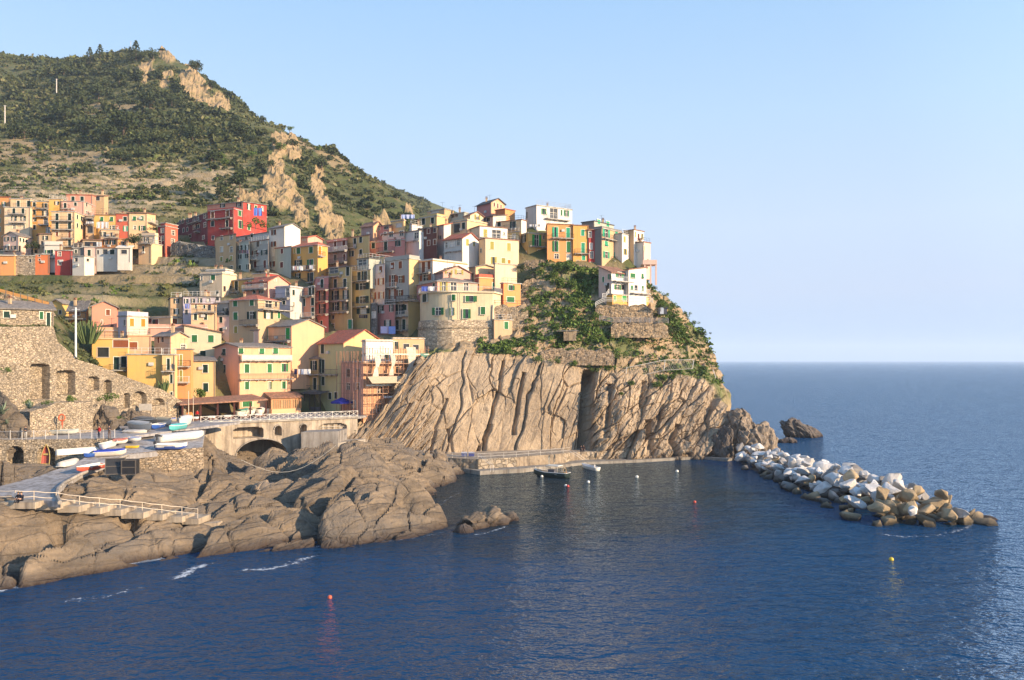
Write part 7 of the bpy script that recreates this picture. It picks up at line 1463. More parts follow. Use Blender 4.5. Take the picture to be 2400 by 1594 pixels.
for i, (x0, y0, x1, y1, cv, lab) in enumerate([(585,1368,478,1388,(.10,.30,.26,1),'boat under a dull green cover, first behind the crossed railing'),(690,1352,600,1372,(.45,.42,.30,1),'boat under a pale olive cover behind the crossed railing'),(780,1345,700,1366,(.62,.56,.50,1),'boat under a pinkish white cover behind the crossed railing'),
     (880,1330,800,1358,(.60,.58,.54,1),'boat under a white cover below the wooden veranda'),(985,1322,900,1350,(.42,.42,.40,1),'boat under a grey cover below the wooden veranda'),(1085,1316,1010,1342,(.62,.58,.56,1),'boat under a creased white cover at the veranda end'),(1235,1310,1130,1328,(.03,.05,.16,1),'boat under a navy cover in the shade of the square'),(1345,1296,1255,1316,(.05,.12,.36,1),'boat with blue gear in the shade of the square')]):
    a, b = U('F', x0, y0), U('F', x1, y1); boat(lab, G(a[0], a[1]+7, ZP+.02), G(b[0], b[1]+7, ZP+.02), WH, cover=cv, beam=1.5, hgt=.95, group='covered boats on the square')
# boats afloat
fb = boat('dark green wooden fishing boat with canopy moored by the quay', G(1251,1113,0), G(1332,1121,0)+Vector((0,.3,0)), (.018,.03,.026,1), (.30,.22,.14,1), (.62,.60,.55,1), beam=2.1, hgt=1.0, seats=1, group='boats afloat in the harbour', stripe=(.03,.05,.045,1), name='fishing_boat')
fb.location.z = -.22
m = MB(); L = 6.0
m.box((-.75, 0, 2.15), (2.3, 1.7, .07)); m.box((-.75, 0, 2.2), (2.2, 1.2, .06)); o = m.build('canopy', [paint((.60,.57,.50,1), .6)]); o.parent = fb
m = MB()
for x in (-1.8, .3):
    for y in (-.75, .75): m.tube([(x,y,.9),(x,y,2.15)], .035, 5)
o = m.build('canopy_frame', [paint((.55,.5,.42,1), .5)]); o.parent = fb
m = MB(); m.box((-.3, 0, 1.15), (1.2, .9, .55)); m.box((-.3,0,1.45), (1.3,1.0,.06)); o = m.build('engine_box', [paint((.10,.10,.12,1), .6)]); o.parent = fb
m = MB(); m.tube([(.35,0,.6),(.35,0,3.6)], .045, 6); m.tube([(.35,0,3.2),(.35,.35,3.2)], .02, 4); o = m.build('mast', [paint((.6,.55,.45,1), .5)]); o.parent = fb
m = MB(); m.tube([(-2.75, .45*math.cos(a), 1.45+.45*math.sin(a)) for a in np.linspace(0, 2*math.pi, 15)], .05, 5); o = m.build('rope_coil', [paint((.42,.30,.16,1), .8)]); o.parent = fb
m = MB(); m.tube([(-3.02, 0, -.1), (-3.08, 0, 1.3)], .07, 6); o = m.build('stern_post', [paint((.50,.24,.09,1), .6)]); o.parent = fb
m = MB(); m.tube([(2.95, 0, .9), (3.05, 0, 1.7)], .06, 6); o = m.build('stem_post', [paint((.6,.58,.52,1), .6)]); o.parent = fb
m = MB()
for i in range(14): t0 = -2.95+i*.42; w0 = 1.05*(1-max(0,((t0+3)/6-.45)/.55)**2.2); m.box((t0, -w0*.86, .30), (.44, .05, .09))
o = m.build('waterline_band', [paint((.45,.07,.05,1), .6)]); o.parent = fb
wb = boat('small white open boat moored right of the fishing boat', G(1364,1095,0), G(1401,1104,0), WH, (.5,.5,.52,1), (.65,.65,.62,1), motor=False, beam=1.45, hgt=.7, group='boats afloat in the harbour'); wb.location.z = -.15
m = MB(); m.tube([(-1.75,0,.2),(-1.78,0,1.15)], .12, 6); o = m.build('rudder_post', [paint(WH, .5)]); o.parent = wb
# loose boulders in the inlet under the bridge
for i, (x, y, sx, sy, sz, lab, m_) in enumerate([(622,1172,1.9,1.5,2.3,'upright blue grey boulder standing in the inlet below the bridge',M_OUTCROP),(585,1150,1.5,1.2,.9,'low dark boulder left of the upright one in the inlet',M_DARKROCK),(690,1128,2.6,1.6,1.5,'long tilted grey slab on the right bank of the inlet',M_OUTCROP),(548,1122,3.2,1.9,2.2,'big smooth grey boulder on the left bank of the inlet',M_OUTCROP),(715,1160,1.4,1.3,1.6,'rounded boulder leaning on the right bank near the upright one',M_OUTCROP),(560,1185,2.6,1.8,1.3,'broad tan boulder at the mouth of the inlet',M_SHORE),(480,1190,2.0,1.4,1.1,'small tan boulder below the end of the stepped path',M_SHORE),(760,1118,1.8,1.4,1.4,'grey boulder high on the right bank below the pier',M_OUTCROP)]):
    c = G(x, y, 1.5); c.z = min(shore_z(c.x, c.y), 2.2)+sz*.15; rock_lump('boulder', lab, 'rock', c, (sx, sy, sz), 40+i, m_, .7, 5, .4+.3*i, 'loose boulders of the inlet', shear=.15)
# buoys
def buoy(label, x, y, c, r, c2=None):
    e = empty('buoy', G(x, y, 0)); tag(e, label, 'buoy', 'buoys on the harbour water')
    m = MB(); m.lathe((0,0,r*.35), [(.02,-r*.95)]+[(r*math.cos(a), r*math.sin(a)) for a in np.linspace(-1.2, 1.2, 9)]+[(.02, r*.98)], 12); o = m.build('float', [paint(c, .4)], None, True); o.parent = e
    m = MB(); m.tube([(r*.22*math.cos(a), 0, r*1.38+r*.2*math.sin(a)) for a in np.linspace(0, 6.28, 9)], r*.06, 4); o = m.build('mooring_ring', [paint((.1,.1,.1,1), .5)]); o.parent = e
    if c2:
        m = MB(); m.lathe((0,0,r*.35), [(r*1.01,-.06*r),(r*1.03,0),(r*1.01,r*.12)], 12); o = m.build('band', [paint(c2, .4)]); o.parent = e
ORG, YEL = (.55,.10,.04,1), (.62,.42,.03,1)
for a in [('orange buoy alone in the open foreground water',773,1402,ORG,.19),('yellow buoy in open water below the breakwater tip',2089,1313,YEL,.23),('white buoy beside the fishing boat hull',1270,1118,WH,.25),('white buoy below the small white boat',1379,1131,WH,.25),('white buoy of a pair in front of the fishing boat',1326,1140,WH,.25),('red buoy of a pair in front of the fishing boat',1331,1141,(.5,.05,.04,1),.24),
          ('white buoy in the middle of the sheltered water',1493,1119,WH,.27),('white buoy nearest the breakwater root',1587,1106,WH,.28),('small red buoy halfway between quay and breakwater',1628,1178,(.5,.07,.04,1),.22)]: buoy(*a)

# ================================================================ people (one continuous skinned body each)
SKIN = paint((.42,.25,.17,1), .6)
def person(label, loc, face, pose='stand', top=(.3,.05,.05,1), legs=(.05,.06,.09,1), hair=(.03,.02,.015,1), hgt=1.72, seed=0):
    s = hgt/1.72; J = {}; E = []; rg = random.Random(seed)
    def j(n, x, y, z, r, par=None):
        J[n] = (len(J), Vector((x, y, z))*s, r*s); 
        if par: E.append((J[par][0], J[n][0]))
    sit = pose == 'sit'; hz = .16 if sit else .92
    j('pelvis', 0, 0, hz, .135); j('waist', 0, .0, hz+.16, .12, 'pelvis'); j('chest', 0, .02 if not sit else -.03, hz+.38, .145, 'waist'); j('neck', 0, .0 if not sit else -.05, hz+.54, .06, 'chest'); j('head0', 0, -.02 if not sit else -.08, hz+.63, .085, 'neck'); j('head1', 0, -.03 if not sit else -.09, hz+.72, .095, 'head0'); j('crown', 0, -.02 if not sit else -.08, hz+.78, .07, 'head1'); j('nose', 0, (-.03 if not sit else -.09)-.105, hz+.68, .018, 'head1')
    for sd, n in ((-1, 'l'), (1, 'r')):
        j('sh'+n, sd*.18, 0, hz+.46, .07, 'chest')
        if pose == 'stand': el, wr = (sd*.25, .03, hz+.18), (sd*.24, -.08, hz-.04)
        elif sit: el, wr = (sd*.26, -.14, hz+.22), (sd*.10, -.38, hz+.22)
        else: el, wr = (sd*.24, -.08, hz+.20), (sd*.13, -.30, hz+.26)
        j('el'+n, *el, .048, 'sh'+n); j('wr'+n, *wr, .034, 'el'+n)
        d = (Vector(wr)-Vector(el)).normalized(); pz = Vector(wr)+d*.07; j('pa'+n, pz.x, pz.y, pz.z, .036, 'wr'+n)
        for k, (o_, l_) in enumerate(((-.03,.075),(-.01,.09),(.01,.085),(.03,.065))):
            sdv = d.cross(Vector((sd,0,0))).normalized(); q = pz+sdv*o_+d*l_; j(f'f{k}'+n, q.x-sd*.012, q.y, q.z, .010, 'pa'+n)
        tq = Vector(wr)+d*.03+d.cross(Vector((sd,0,0))).normalized()*-.06; j('th'+n, tq.x, tq.y, tq.z, .011, 'wr'+n)
        if sit: j('hip'+n, sd*.10, -.04, hz, .095, 'pelvis'); j('kn'+n, sd*.15, -.40, hz+.22, .062, 'hip'+n); j('an'+n, sd*.14, -.52, hz-.12, .045, 'kn'+n); j('toe'+n, sd*.15, -.70, hz-.13, .04, 'an'+n)
        else: st = .10*sd if pose == 'walk' else .02; j('hip'+n, sd*.09, 0, hz-.08, .095, 'pelvis'); j('kn'+n, sd*.10, -st-.02, .50, .062, 'hip'+n); j('an'+n, sd*.10, st, .09, .045, 'kn'+n); j('toe'+n, sd*.11, st-.17, .04, .04, 'an'+n)
    me = bpy.data.meshes.new('body'); me.from_pydata([J[k][1][:] for k in J], E, []); o = bpy.data.objects.new('body', me); COL.objects.link(o)
    md = o.modifiers.new('skin', 'SKIN'); md.use_smooth_shade = True
    for k, v in J.items(): sv = me.skin_vertices[0].data[v[0]]; sv.radius = (v[2], v[2]); sv.use_root = (k == 'pelvis')
    o.modifiers.new('sub', 'SUBSURF').levels = 1
    dg = bpy.context.evaluated_depsgraph_get(); m2 = bpy.data.meshes.new_from_object(o.evaluated_get(dg)); bpy.data.objects.remove(o)
    for m_ in (paint(top, .8, .1), paint(legs, .8, .1), SKIN): m2.materials.append(m_)
    hw = [J['wrl'][1], J['wrr'][1]]
    for f in m2.polygons:
        c = f.center; z = c.z/s
        f.material_index = 2 if (z > hz+.55 or min((c-w).length for w in hw) < .13*s and z < hz+.35) else (1 if (z < hz+.06 and not sit) or (sit and (c.y/s < -.12 and z < hz+.30 and abs(c.x/s) < .3 and min((c-w).length for w in hw) > .13)) else 0)
    r = bpy.data.objects.new('person', m2); link(r); r.location = loc; r.rotation_euler.z = face; tag(r, label, 'person')
    hb = MB(); hc = J['head1'][1]; hb.lathe(hc+Vector((0,.022*s,.01*s)), [(.112*s*math.cos(a), .125*s*math.sin(a)) for a in np.linspace(-.25, 1.5, 7)], 10); h_ = hb.build('hair', [paint(hair, .8)], None, True); h_.parent = r
    return r
wk = lambda x, y, dy=1.0: G(*U('G', x, y), 9.76)+Vector((0, dy, 0))
person('person in a red top standing on the walkway behind the railing', wk(875,432), R(-20), 'stand', (.42,.03,.03,1), seed=1)
person('person in dark clothes standing right of the red topped one', wk(958,432,1.3), R(15), 'fold', (.06,.05,.05,1), (.12,.08,.06,1), seed=2)
person('person in black and white leaning near the left edge of the walkway', wk(198,436,.9), R(0), 'fold', (.05,.05,.055,1), (.4,.38,.35,1), seed=3)
sp = G(*U('G', 152, 1012), 6.32); person('person in black sitting on the step edge, left of a couple', sp+Vector((0,.35,.02)), R(8), 'sit', (.015,.015,.018,1), (.02,.02,.025,1), (.06,.04,.02,1), seed=4)
sp = G(*U('G', 184, 1012), 6.32); person('person in a dark coat sitting close on the right of a couple', sp+Vector((0,.3,.02)), R(-12), 'sit', (.03,.03,.04,1), (.02,.02,.025,1), (.10,.06,.03,1), seed=5)
qp = G(1290,1072,2.45); person('person in black on the quay steps by the pipe rail', G(1363,1068,2.7)+Vector((0,1.2,0)), R(40), 'walk', (.015,.015,.02,1), (.02,.02,.03,1), seed=6)
person('person in dark jacket beside the one on the quay steps', G(1369,1067,2.7)+Vector((0,1.4,0)), R(-10), 'stand', (.05,.03,.03,1), (.03,.03,.04,1), seed=7)
person('waiter in a red shirt on the restaurant terrace', G(457,985,ZP)+Vector((0,1,0)), R(30), 'stand', (.45,.03,.03,1), (.03,.03,.03,1), seed=8)

# ================================================================ restaurant, veranda, umbrella, scaffolding
def pavilion():
    C = P(428, 988, 137.6); r = R(44); fL = Face((C.x, C.y), (-math.cos(r), math.sin(r)), (-math.sin(r), -math.cos(r))); fR = Face((C.x, C.y), (math.sin(r), math.cos(r)), (math.cos(r), -math.sin(r)))
    a, b = fL.t(361), 15.5; e = empty('restaurant_pavilion', C); tag(e, 'open sided restaurant pavilion with a brown roof beside the boats', 'restaurant', GF)
    q = lambda u, v, z: Vector((C.x+fL.d.x*u+fR.d.x*v, C.y+fL.d.y*u+fR.d.y*v, z)); z0, z1 = ZP, ZP+2.75
    m = MB(); m.prism([q(-.7,-.7,z1), q(a+.6,-.7,z1-.1), q(a+.6,b,z1+.3), q(a*.45,b,z1+1.0), q(-.7,b,z1+.3)], (0,0,.18)); m.prism([q(-.7,-.7,z1+.185), q(-.7,b,z1+.49), q(a*.45,b,z1+1.2), q(a*.45,-.4,z1+.75)], (0,0,.05)); m.prism([q(a+.6,-.7,z1+.1), q(a*.45,-.4,z1+.75), q(a*.45,b,z1+1.2), q(a+.6,b,z1+.5)], (0,0,.05)); m.build('roof', [BROWNR], e)
    wd = paint((.10,.035,.025,1), .6)
    for u, v in [(0,0),(a*.5,0),(a,0),(0,b*.2),(0,b*.4),(0,b*.6),(0,b*.8),(0,b)]:
        m = MB(); c = q(u,v,0); m.box((c.x,c.y,(z0+z1)/2), (.24,.24,z1-z0)); m.build('post', [wd], e)
    m = MB(); fL.box(m, .1, a-.1, z0, z0+.85, -.2, -.1); fR.box(m, .1, b, z0, z0+.45, -.2, -.1); m.build('low_wall', [wd], e)
    m = MB(); fL.box(m, .3, a-.3, z0+.95, z1-.2, -.18, -.15); m.build('glass_panel', [M_PANE], e)
    m = MB(); m.prism([q(a-.1,0,z0), q(a-.1,b,z0), q(a,b,z0), q(a,0,z0)], (0,0,2.7)); m.build('back_wall', [plaster(pal('dorange'))], e)
    for i in range(5):
        v = b*(.1+.19*i); c = q(-1.3, v, z0); t = empty('cafe_table', c); tag(t, 'cafe table with a white cloth outside the restaurant pavilion', 'table', 'cafe tables outside the pavilion')
        m = MB(); m.box(c+Vector((0,0,.74)), (.95,.95,.04)); m.box(c+Vector((0,0,.6)), (.93,.93,.26)); m.build('tablecloth', [paint((.72,.70,.66,1), .8)], t); m = MB(); m.tube([c, c+Vector((0,0,.5))], .05, 5); m.box(c+Vector((0,0,.03)), (.5,.5,.04)); m.build('pedestal', [IRON], t)
pavilion()
def veranda():
    H1 = HOUSES['F1']; f = H1['fR']; n = f.n; X0, X1 = H1['X'](838), H1['X'](1142); f2 = Face(f.C+n*2.6, (f.d.x, f.d.y), (n.x, n.y)); t0, t1 = f2.t(X0), f2.t(X1); z0 = ZP; z1 = f2.z(H1['Y'](1222), (t0+t1)/2)
    e = empty('veranda', f2.p((t0+t1)/2, z0)); tag(e, 'glazed wooden restaurant veranda with a brown roof built onto the pink harbour house', 'veranda', None)
    wood = paint((.42,.19,.07,1), .5); m = MB(); A = [f2.p(t0-.5, z1, .5), f2.p(t1+.4, z1, .5), f2.p(t1+.4, z1+.95, -2.58), f2.p(t0-.5, z1+.95, -2.58)]; m.prism(A, (0,0,.16)); m.build('roof', [BROWNR], e)
    m = MB(); f2.box(m, t0, t1, z0, z0+.95, -.15, 0); f2.box(m, t0, t0+.12, z0, z0+.95, -2.5, -.15); m.build('parapet', [plaster(pal('peach'))], e)
    k = 3; w = (t1-t0)/k
    for i in range(k):
        a, b = t0+i*w+.15, t0+(i+1)*w-.15; m = MB()
        for x in np.linspace(a, b, 5): f2.box(m, x-.07, x+.07, z0+.95, z1-.25, -.12, -.02)
        f2.box(m, a, b, z1-.38, z1-.25, -.12, -.03); f2.box(m, a, b, z0+.95, z0+1.06, -.12, -.01); wn_ = m.build('window', [wood], e); m = MB(); f2.box(m, a, b, z0+1.0, z1-.3, -.16, -.13); m.build('pane', [paint((.30,.20,.10,1), .25, .5)], wn_)
    m = MB(); f2.box(m, t0-.1, t1+.1, z1-.25, z1-.02, -.14, .02)
    for i in range(k+1): f2.box(m, t0+i*w-.15, t0+i*w+.15, z0+.95, z1-.25, -.14, .0)
    f2.box(m, t0-.02, t0+.12, z0+.95, z1-.1, -2.5, -2.35); f2.box(m, t0-.02, t0+.12, z0+.95, z1-.1, -1.4, -1.25); m.build('frame', [wood], e)
veranda()
def umbrella():
    c = P(801, 944, 156); c.z = ZP; e = empty('umbrella', c); tag(e, 'dark blue market umbrella in the shaded corner of the square', 'umbrella')
    m = MB(); zt = 12.1; N = 8; V = [c+Vector((0,0,zt+.75-ZP))]; Rr = 2.15
    for k in range(N): V.append(c+Vector((Rr*math.cos(k*math.pi/4), Rr*math.sin(k*math.pi/4), zt-ZP-.15)))
    for k in range(N): V.append(V[1+k]-Vector((0,0,.28)))
    m.add(V, [(0,1+k,1+(k+1)%N) for k in range(N)]+[(1+k,9+k,9+(k+1)%N,1+(k+1)%N) for k in range(N)]); m.build('canopy', [paint((.02,.025,.20,1), .8, .1)], e); m = MB(); m.tube([c, c+Vector((0,0,3.2))], .05, 6); m.box(c+Vector((0,0,.08)), (.7,.7,.14)); m.build('pole', [IRON], e)
umbrella()
def dark_veranda():
    H3 = HOUSES['F3']; f = H3['fL']; f2 = Face(f.C+f.n*2.4, (f.d.x,f.d.y), (f.n.x,f.n.y)); t0, t1 = sorted((f2.t(H3['X'](1075)), f2.t(H3['X'](1345)))); z0, z1 = ZP, f2.z(H3['Y'](1180), (t0+t1)/2)
    e = empty('cafe_veranda', f2.p((t0+t1)/2, z0)); tag(e, 'dark shaded cafe veranda under the small yellow house', 'veranda'); m = MB(); m.prism([f2.p(t0,z1,.3), f2.p(t1,z1,.3), f2.p(t1,z1+.5,-2.38), f2.p(t0,z1+.5,-2.38)], (0,0,.14)); m.build('roof', [DARKR], e)
    for i in range(6): t = t0+(t1-t0)*i/5; m = MB(); f2.box(m, t-.07, t+.07, z0, z1, -.1, .04); m.build('post', [paint((.05,.04,.035,1), .6)], e)
    m = MB(); f2.box(m, t0, t1, z0, z0+1.0, -.3, -.22); m.build('counter', [paint((.10,.09,.09,1), .7)], e)
dark_veranda()
def scaffold():
    H6 = HOUSES['F6']; fR, fL = H6['fR'], H6['fL']; Y_ = H6['Y']; X_ = H6['X']; e = empty('scaffolding', fR.p(3, ZP)); tag(e, 'tube scaffolding with plank decks and pale netting round the salmon house', 'scaffolding')
    tb = paint((.30,.15,.09,1), .6); zt = H6['zt']+3.2; zb = ZP-1.0; T1 = min(fR.t(X_(2440)), 24); m = MB(); nt_ = 12; lv = np.arange(ZP+.2, zt+.1, 1.9)
    for i in range(nt_+1):
        t = T1*i/nt_
        for o in (.35, 1.35): m.tube([fR.p(t, zb, o), fR.p(t, zt-.4*(i % 3), o)], .06, 5)
    for z in lv:
        for o in (.35, 1.35): m.tube([fR.p(-.3, z, o), fR.p(T1+.3, z, o)], .05, 5)
        m.tube([fR.p(-.3, z+.95, 1.35), fR.p(T1+.3, z+.95, 1.35)], .025, 4)
    for i in range(0, nt_, 2): m.tube([fR.p(T1*i/nt_, lv[1], 1.36), fR.p(T1*(i+1)/nt_, lv[2], 1.36)], .025, 4)
    T2 = min(fL.t(X_(1585)), 12)
    for i in range(7):
        t = T2*i/6
        for o in (.35, 1.35): m.tube([fL.p(t, zb, o), fL.p(t, zt-1, o)], .06, 5)
    for z in lv[:-1]: m.tube([fL.p(-.3, z, 1.35), fL.p(T2, z, 1.35)], .03, 5)
    m.build('tube_frame', [tb], e)
    for z in lv[2:]:
        m = MB(); fR.box(m, -.2, T1+.2, z+.02, z+.08, .4, 1.3); m.build('plank_deck', [paint((.46,.36,.23,1), .9)], e)
    m = MB(); zc = fR.z(Y_(1060), T1/2); A = [fR.p(0,zc+1.2,1.5), fR.p(T1,zc+1.2,1.5), fR.p(T1,zc,3.2), fR.p(0,zc,3.2)]; m.prism(A, (0,0,.07)); m.build('sloping_canopy', [paint((.48,.38,.25,1), .9)], e)
    m = MB(); fR.box(m, -.2, T1+.2, zc-.55, zc-.25, 1.3, 1.5); m.build('toe_board', [paint((.60,.56,.48,1), .8)], e); m = MB(); fR.box(m, -.2, T1+.2, H6['zt']+1.5, H6['zt']+1.7, 1.3, 1.4); m.build('toe_board', [paint((.60,.56,.48,1), .8)], e)
    rg = random.Random(2)
    for a, b, z_0, z_1, col in [(T1*.10,T1*.20,zc+1.2,H6['zt']+1.6,(.52,.46,.38,1)),(T1*.36,T1*.44,zc+1.4,H6['zt']+1.6,(.50,.42,.34,1)),(T1*.62,T1*.78,zc+1.0,H6['zt']+3.0,(.50,.42,.34,1)),(T1*.86,T1*1.0,zc+1.2,H6['zt']+1.8,(.10,.20,.16,1))]:
        m = MB(); n = 10; V = []
        for i in range(n+1):
            z = z_1+(z_0-z_1)*i/n; w = .5+.5*abs(math.cos(i/n*2.6)); c = (a+b)/2+.25*math.sin(i*.5); V += [fR.p(c-(b-a)/2*w, z, 1.42+.06*math.sin(i*1.7)), fR.p(c+(b-a)/2*w, z, 1.42-.06*math.sin(i*1.3))]
        m.add(V, [(2*i,2*i+1,2*i+3,2*i+2) for i in range(n)]); m.build('netting', [paint(col, .9, .1)], e)
scaffold()
# ================================================================ laundry
def laundry(label, reg, Y, x0, x1, yt, yb, cols, n=None, rope=True):
    xa, ya = U(reg, x0, yt); xb, _ = U(reg, x1, yt); _, yb_ = U(reg, x0, yb); n = n or len(cols); e = empty('laundry', P((xa+xb)/2, ya, Y)); tag(e, label, 'laundry'); rg = random.Random(int(x0+yt))
    for i in range(n):
        a = xa+(xb-xa)*(i+.04)/n; b = xa+(xb-xa)*(i+.96)/n; V, Fc = [], []; l_ = rg.uniform(.82, 1.0) if n > 1 else 1
        for r_ in range(5):
            for k in range(7): p = P(a+(b-a)*k/6, ya+(yb_-ya)*l_*r_/4, Y); p.y += .10*math.sin(k*1.7+i)*(r_/4+.2); V.append(p)
        Fc = [(r_*7+k, r_*7+k+1, r_*7+k+8, r_*7+k+7) for r_ in range(4) for k in range(6)]; o = mesh_obj('cloth', V, Fc, [paint(cols[i % len(cols)], .9, .1)], None, True); set_parent_keep(o, e)
    m = MB(); m.tube([P(xa-1, ya, Y), P(xb+1, ya, Y)], .02, 4); m.build('line', [IRON], e)
BLU, LIL, WHT, DRK = (.12,.22,.62,1), (.50,.48,.66,1), (.72,.70,.68,1), (.05,.04,.05,1)
laundry('bright blue sheet hung on the sunny wall of the red house', 'B', 207.5, 872, 962, 212, 300, [BLU, (.16,.28,.66,1)])
laundry('large white sheet and small cloths on the yellow house of the upper left cluster', 'A', 214, 985, 1110, 436, 515, [WHT, WHT, (.6,.58,.55,1)])
laundry('white washing on the dark loggia of the upper left cluster', 'A', 211.5, 878, 955, 432, 456, [WHT, WHT, (.55,.5,.5,1), WHT])
laundry('dark washing hung under the grey green house windows', 'B', 194.2, 715, 820, 655, 695, [DRK, (.09,.05,.08,1), DRK, (.07,.07,.12,1)])
laundry('mixed pale washing on the left balcony of the orange yellow house', 'B', 188.3, 1282, 1385, 824, 868, [WHT, (.5,.3,.3,1), (.6,.6,.5,1), (.4,.5,.6,1), WHT])
laundry('dark and white washing on the right balcony of the orange yellow house', 'B', 188.5, 1418, 1495, 815, 860, [DRK, DRK, WHT, (.4,.42,.5,1)])
laundry('blue washing hung on the lilac house front', 'B', 170.8, 148, 200, 1218, 1275, [(.22,.28,.62,1), (.30,.34,.66,1)])
laundry('two pale lilac and blue towels under the rose house', 'C', 176, 678, 840, 1455, 1545, [LIL, (.24,.34,.68,1)])
laundry('dark clothes under a window of the right tall yellow house', 'C', 178.6, 452, 545, 1335, 1375, [DRK, (.10,.08,.08,1), DRK, DRK])
laundry('white washing on the long balcony between the yellow and green harbour houses', 'F', 162.6, 1072, 1245, 918, 985, [(.03,.04,.12,1), WHT, (.5,.55,.66,1), WHT, WHT])
laundry('pale blue sheets on the rooftop line near the ridge', 'C', 204, 898, 1040, 282, 330, [(.40,.46,.68,1), (.5,.53,.7,1), (.42,.48,.7,1)])
laundry('white washing on the terrace of the orange roofed house in the upper left cluster', 'A', 203, 985, 1040, 640, 695, [WHT, (.6,.56,.5,1), WHT])
laundry('row of white cloths under the scaffold canopy', 'F', 155, 2010, 2185, 1200, 1225, [WHT]*5)
laundry('washing on the terrace of the small yellow cliff top house', 'D', 196, 630, 745, 385, 412, [WHT, (.5,.45,.4,1), WHT, (.3,.3,.3,1)])
laundry('blue and white covers on the round house terrace rail', 'C', 168.2, 1108, 1250, 1036, 1088, [(.08,.12,.42,1), WHT])
# ================================================================ poles, signs, small things
def pole(label, x, y0, y1, Y, r, col, name='pole', arms=None):
    e = empty(name, P(x, y0, Y)); tag(e, label, 'pole'); m = MB(); m.tube([P(x,y0,Y)-Vector((0,0,.3)), P(x,y1,Y)], [r, r*.75], 7); m.build('shaft', [paint(col, .6)], e); m = MB(); a = P(x,y1,Y)
    w = arms or .3; m.tube([a+Vector((-w,0,-.25)), a+Vector((w,0,-.25))], r*.4, 4); m.lathe(a, [(r*.9,0),(r*.9,.08),(r*.3,.14)], 6); m.build('cap', [paint(sc(col, .8), .6)], e)
pole('white utility pole standing before the column cactus', 177.5, 846, 722, 126.5, .17, (.66,.63,.60,1), 'utility_pole', .6)
pole('tall thin pale pole at the restaurant corner', 442, 994, 918, 134, .07, (.60,.52,.40,1)); pole('second thin pole just right of the tall pale one', 453, 988, 930, 137, .05, (.60,.52,.40,1))
p_ = hill_pt(132,216); pole('pale utility pole on the upper hillside', 132.5, 217, 185, p_.y, .35, (.55,.50,.44,1), 'utility_pole', 1.0)
p_ = hill_pt(12,296); pole('pale utility pole at the left edge of the hillside', 11.5, 298, 247, p_.y, .35, (.55,.50,.44,1), 'utility_pole', 1.0)
p_ = hill_pt(307,118, 9); pole('thin mast among the conifers on the summit', 306.5, 120, 97, p_.y, .2, (.4,.4,.42,1), 'mast', 1.0)
m = MB()
for a, b in (((177.5,727,126.5),(216,764,140)), ((177.5,727,126.5),(76,745,124))):
    A, B = P(*a), P(*b); m.tube([A.lerp(B, i/8)-Vector((0,0,.5*math.sin(math.pi*i/8))) for i in range(9)], .018, 3)
tag(m.build('overhead_wire', [IRON]), 'overhead wires running from the white utility pole to the houses', 'wire')
A, B = G(565, 1078, 6.5), G(787, 1044, 8.3); m = MB(); m.tube([A.lerp(B, i/12)-Vector((0,0,2.6*math.sin(math.pi*i/12))) for i in range(13)], .03, 4); tag(m.build('mooring_rope', [paint((.5,.45,.36,1), .8)]), 'pale mooring rope slung across the inlet below the bridge', 'rope')
c = P(*U('E', 655, 1428), 110.4); e = empty('life_ring', c); tag(e, 'orange life ring on a post before the lower garden wall', 'life ring'); m = MB(); m.tube([c+Vector((.42*math.cos(a), -.15, .42*math.sin(a))) for a in np.linspace(0, 2*math.pi, 19)], .10, 7, cap=False); m.build('ring', [paint((.60,.12,.04,1), .5)], e); m = MB(); m.tube([c+Vector((0,-.02,.2)), c+Vector((0,-.02,-1.4))], .06, 5); m.box(c+Vector((0,-.05,-.75)), (.2,.1,.5)); m.build('post', [paint((.50,.12,.06,1), .6)], e)
e = empty('sign_board', G(*U('G', 1335, 240), ZP)); tag(e, 'blank pale sign board on two posts by the rock face', 'sign'); m = MB(); a, b = U('G', 1278, 104), U('G', 1394, 166); p0, p1 = P(a[0], a[1], 130), P(b[0], b[1], 130); m.box(((p0.x+p1.x)/2, 130, (p0.z+p1.z)/2), (p1.x-p0.x, .08, p0.z-p1.z)); m.build('panel', [paint((.52,.47,.40,1), .6)], e); m = MB()
for x in (p0.x+.3, p1.x-.3): m.tube([(x,130.1,ZP-.2),(x,130.1,p0.z)], .05, 5)
m.build('post', [IRON], e)
c = g2(1045, 760); 
for k, (dx, rz, h_, lab) in enumerate([(0, .35, 1.9, 'dark slatted crate panel leaning at the ramp edge, left one'), (1.5, .1, 1.7, 'dark slatted crate standing behind the leaning panel')]):
    e = empty('crate', c+Vector((dx,.3+.5*k,0)), rz); tag(e, lab, 'crate'); m = MB(); w, d = (2.0, .25) if k == 0 else (1.5, 1.2)
    m.box((0,0,h_/2), (w,d,h_*.92)); o = m.build('box', [paint((.018,.018,.02,1), .5)]); o.parent = e; m = MB()
    for x in (-w/2, w/2):
        for y in (-d/2, d/2): m.box((x,y,h_/2), (.1,.1,h_))
    for z in (.06, h_*.5, h_-.05):
        for y in (-d/2, d/2): m.box((0,y,z), (w,.09,.09))
    o = m.build('frame', [paint((.10,.085,.07,1), .6)]); o.parent = e
    if k == 0: e.rotation_euler.x = R(-14)
c = g2(1215, 512); boat('small yellow canoe lying beside the white rowing boat', c+Vector((.8,.2,0)), c-Vector((.8,.1,0)), YEL, (.5,.34,.03,1), YEL, beam=.55, hgt=.25, seats=1, name='canoe')
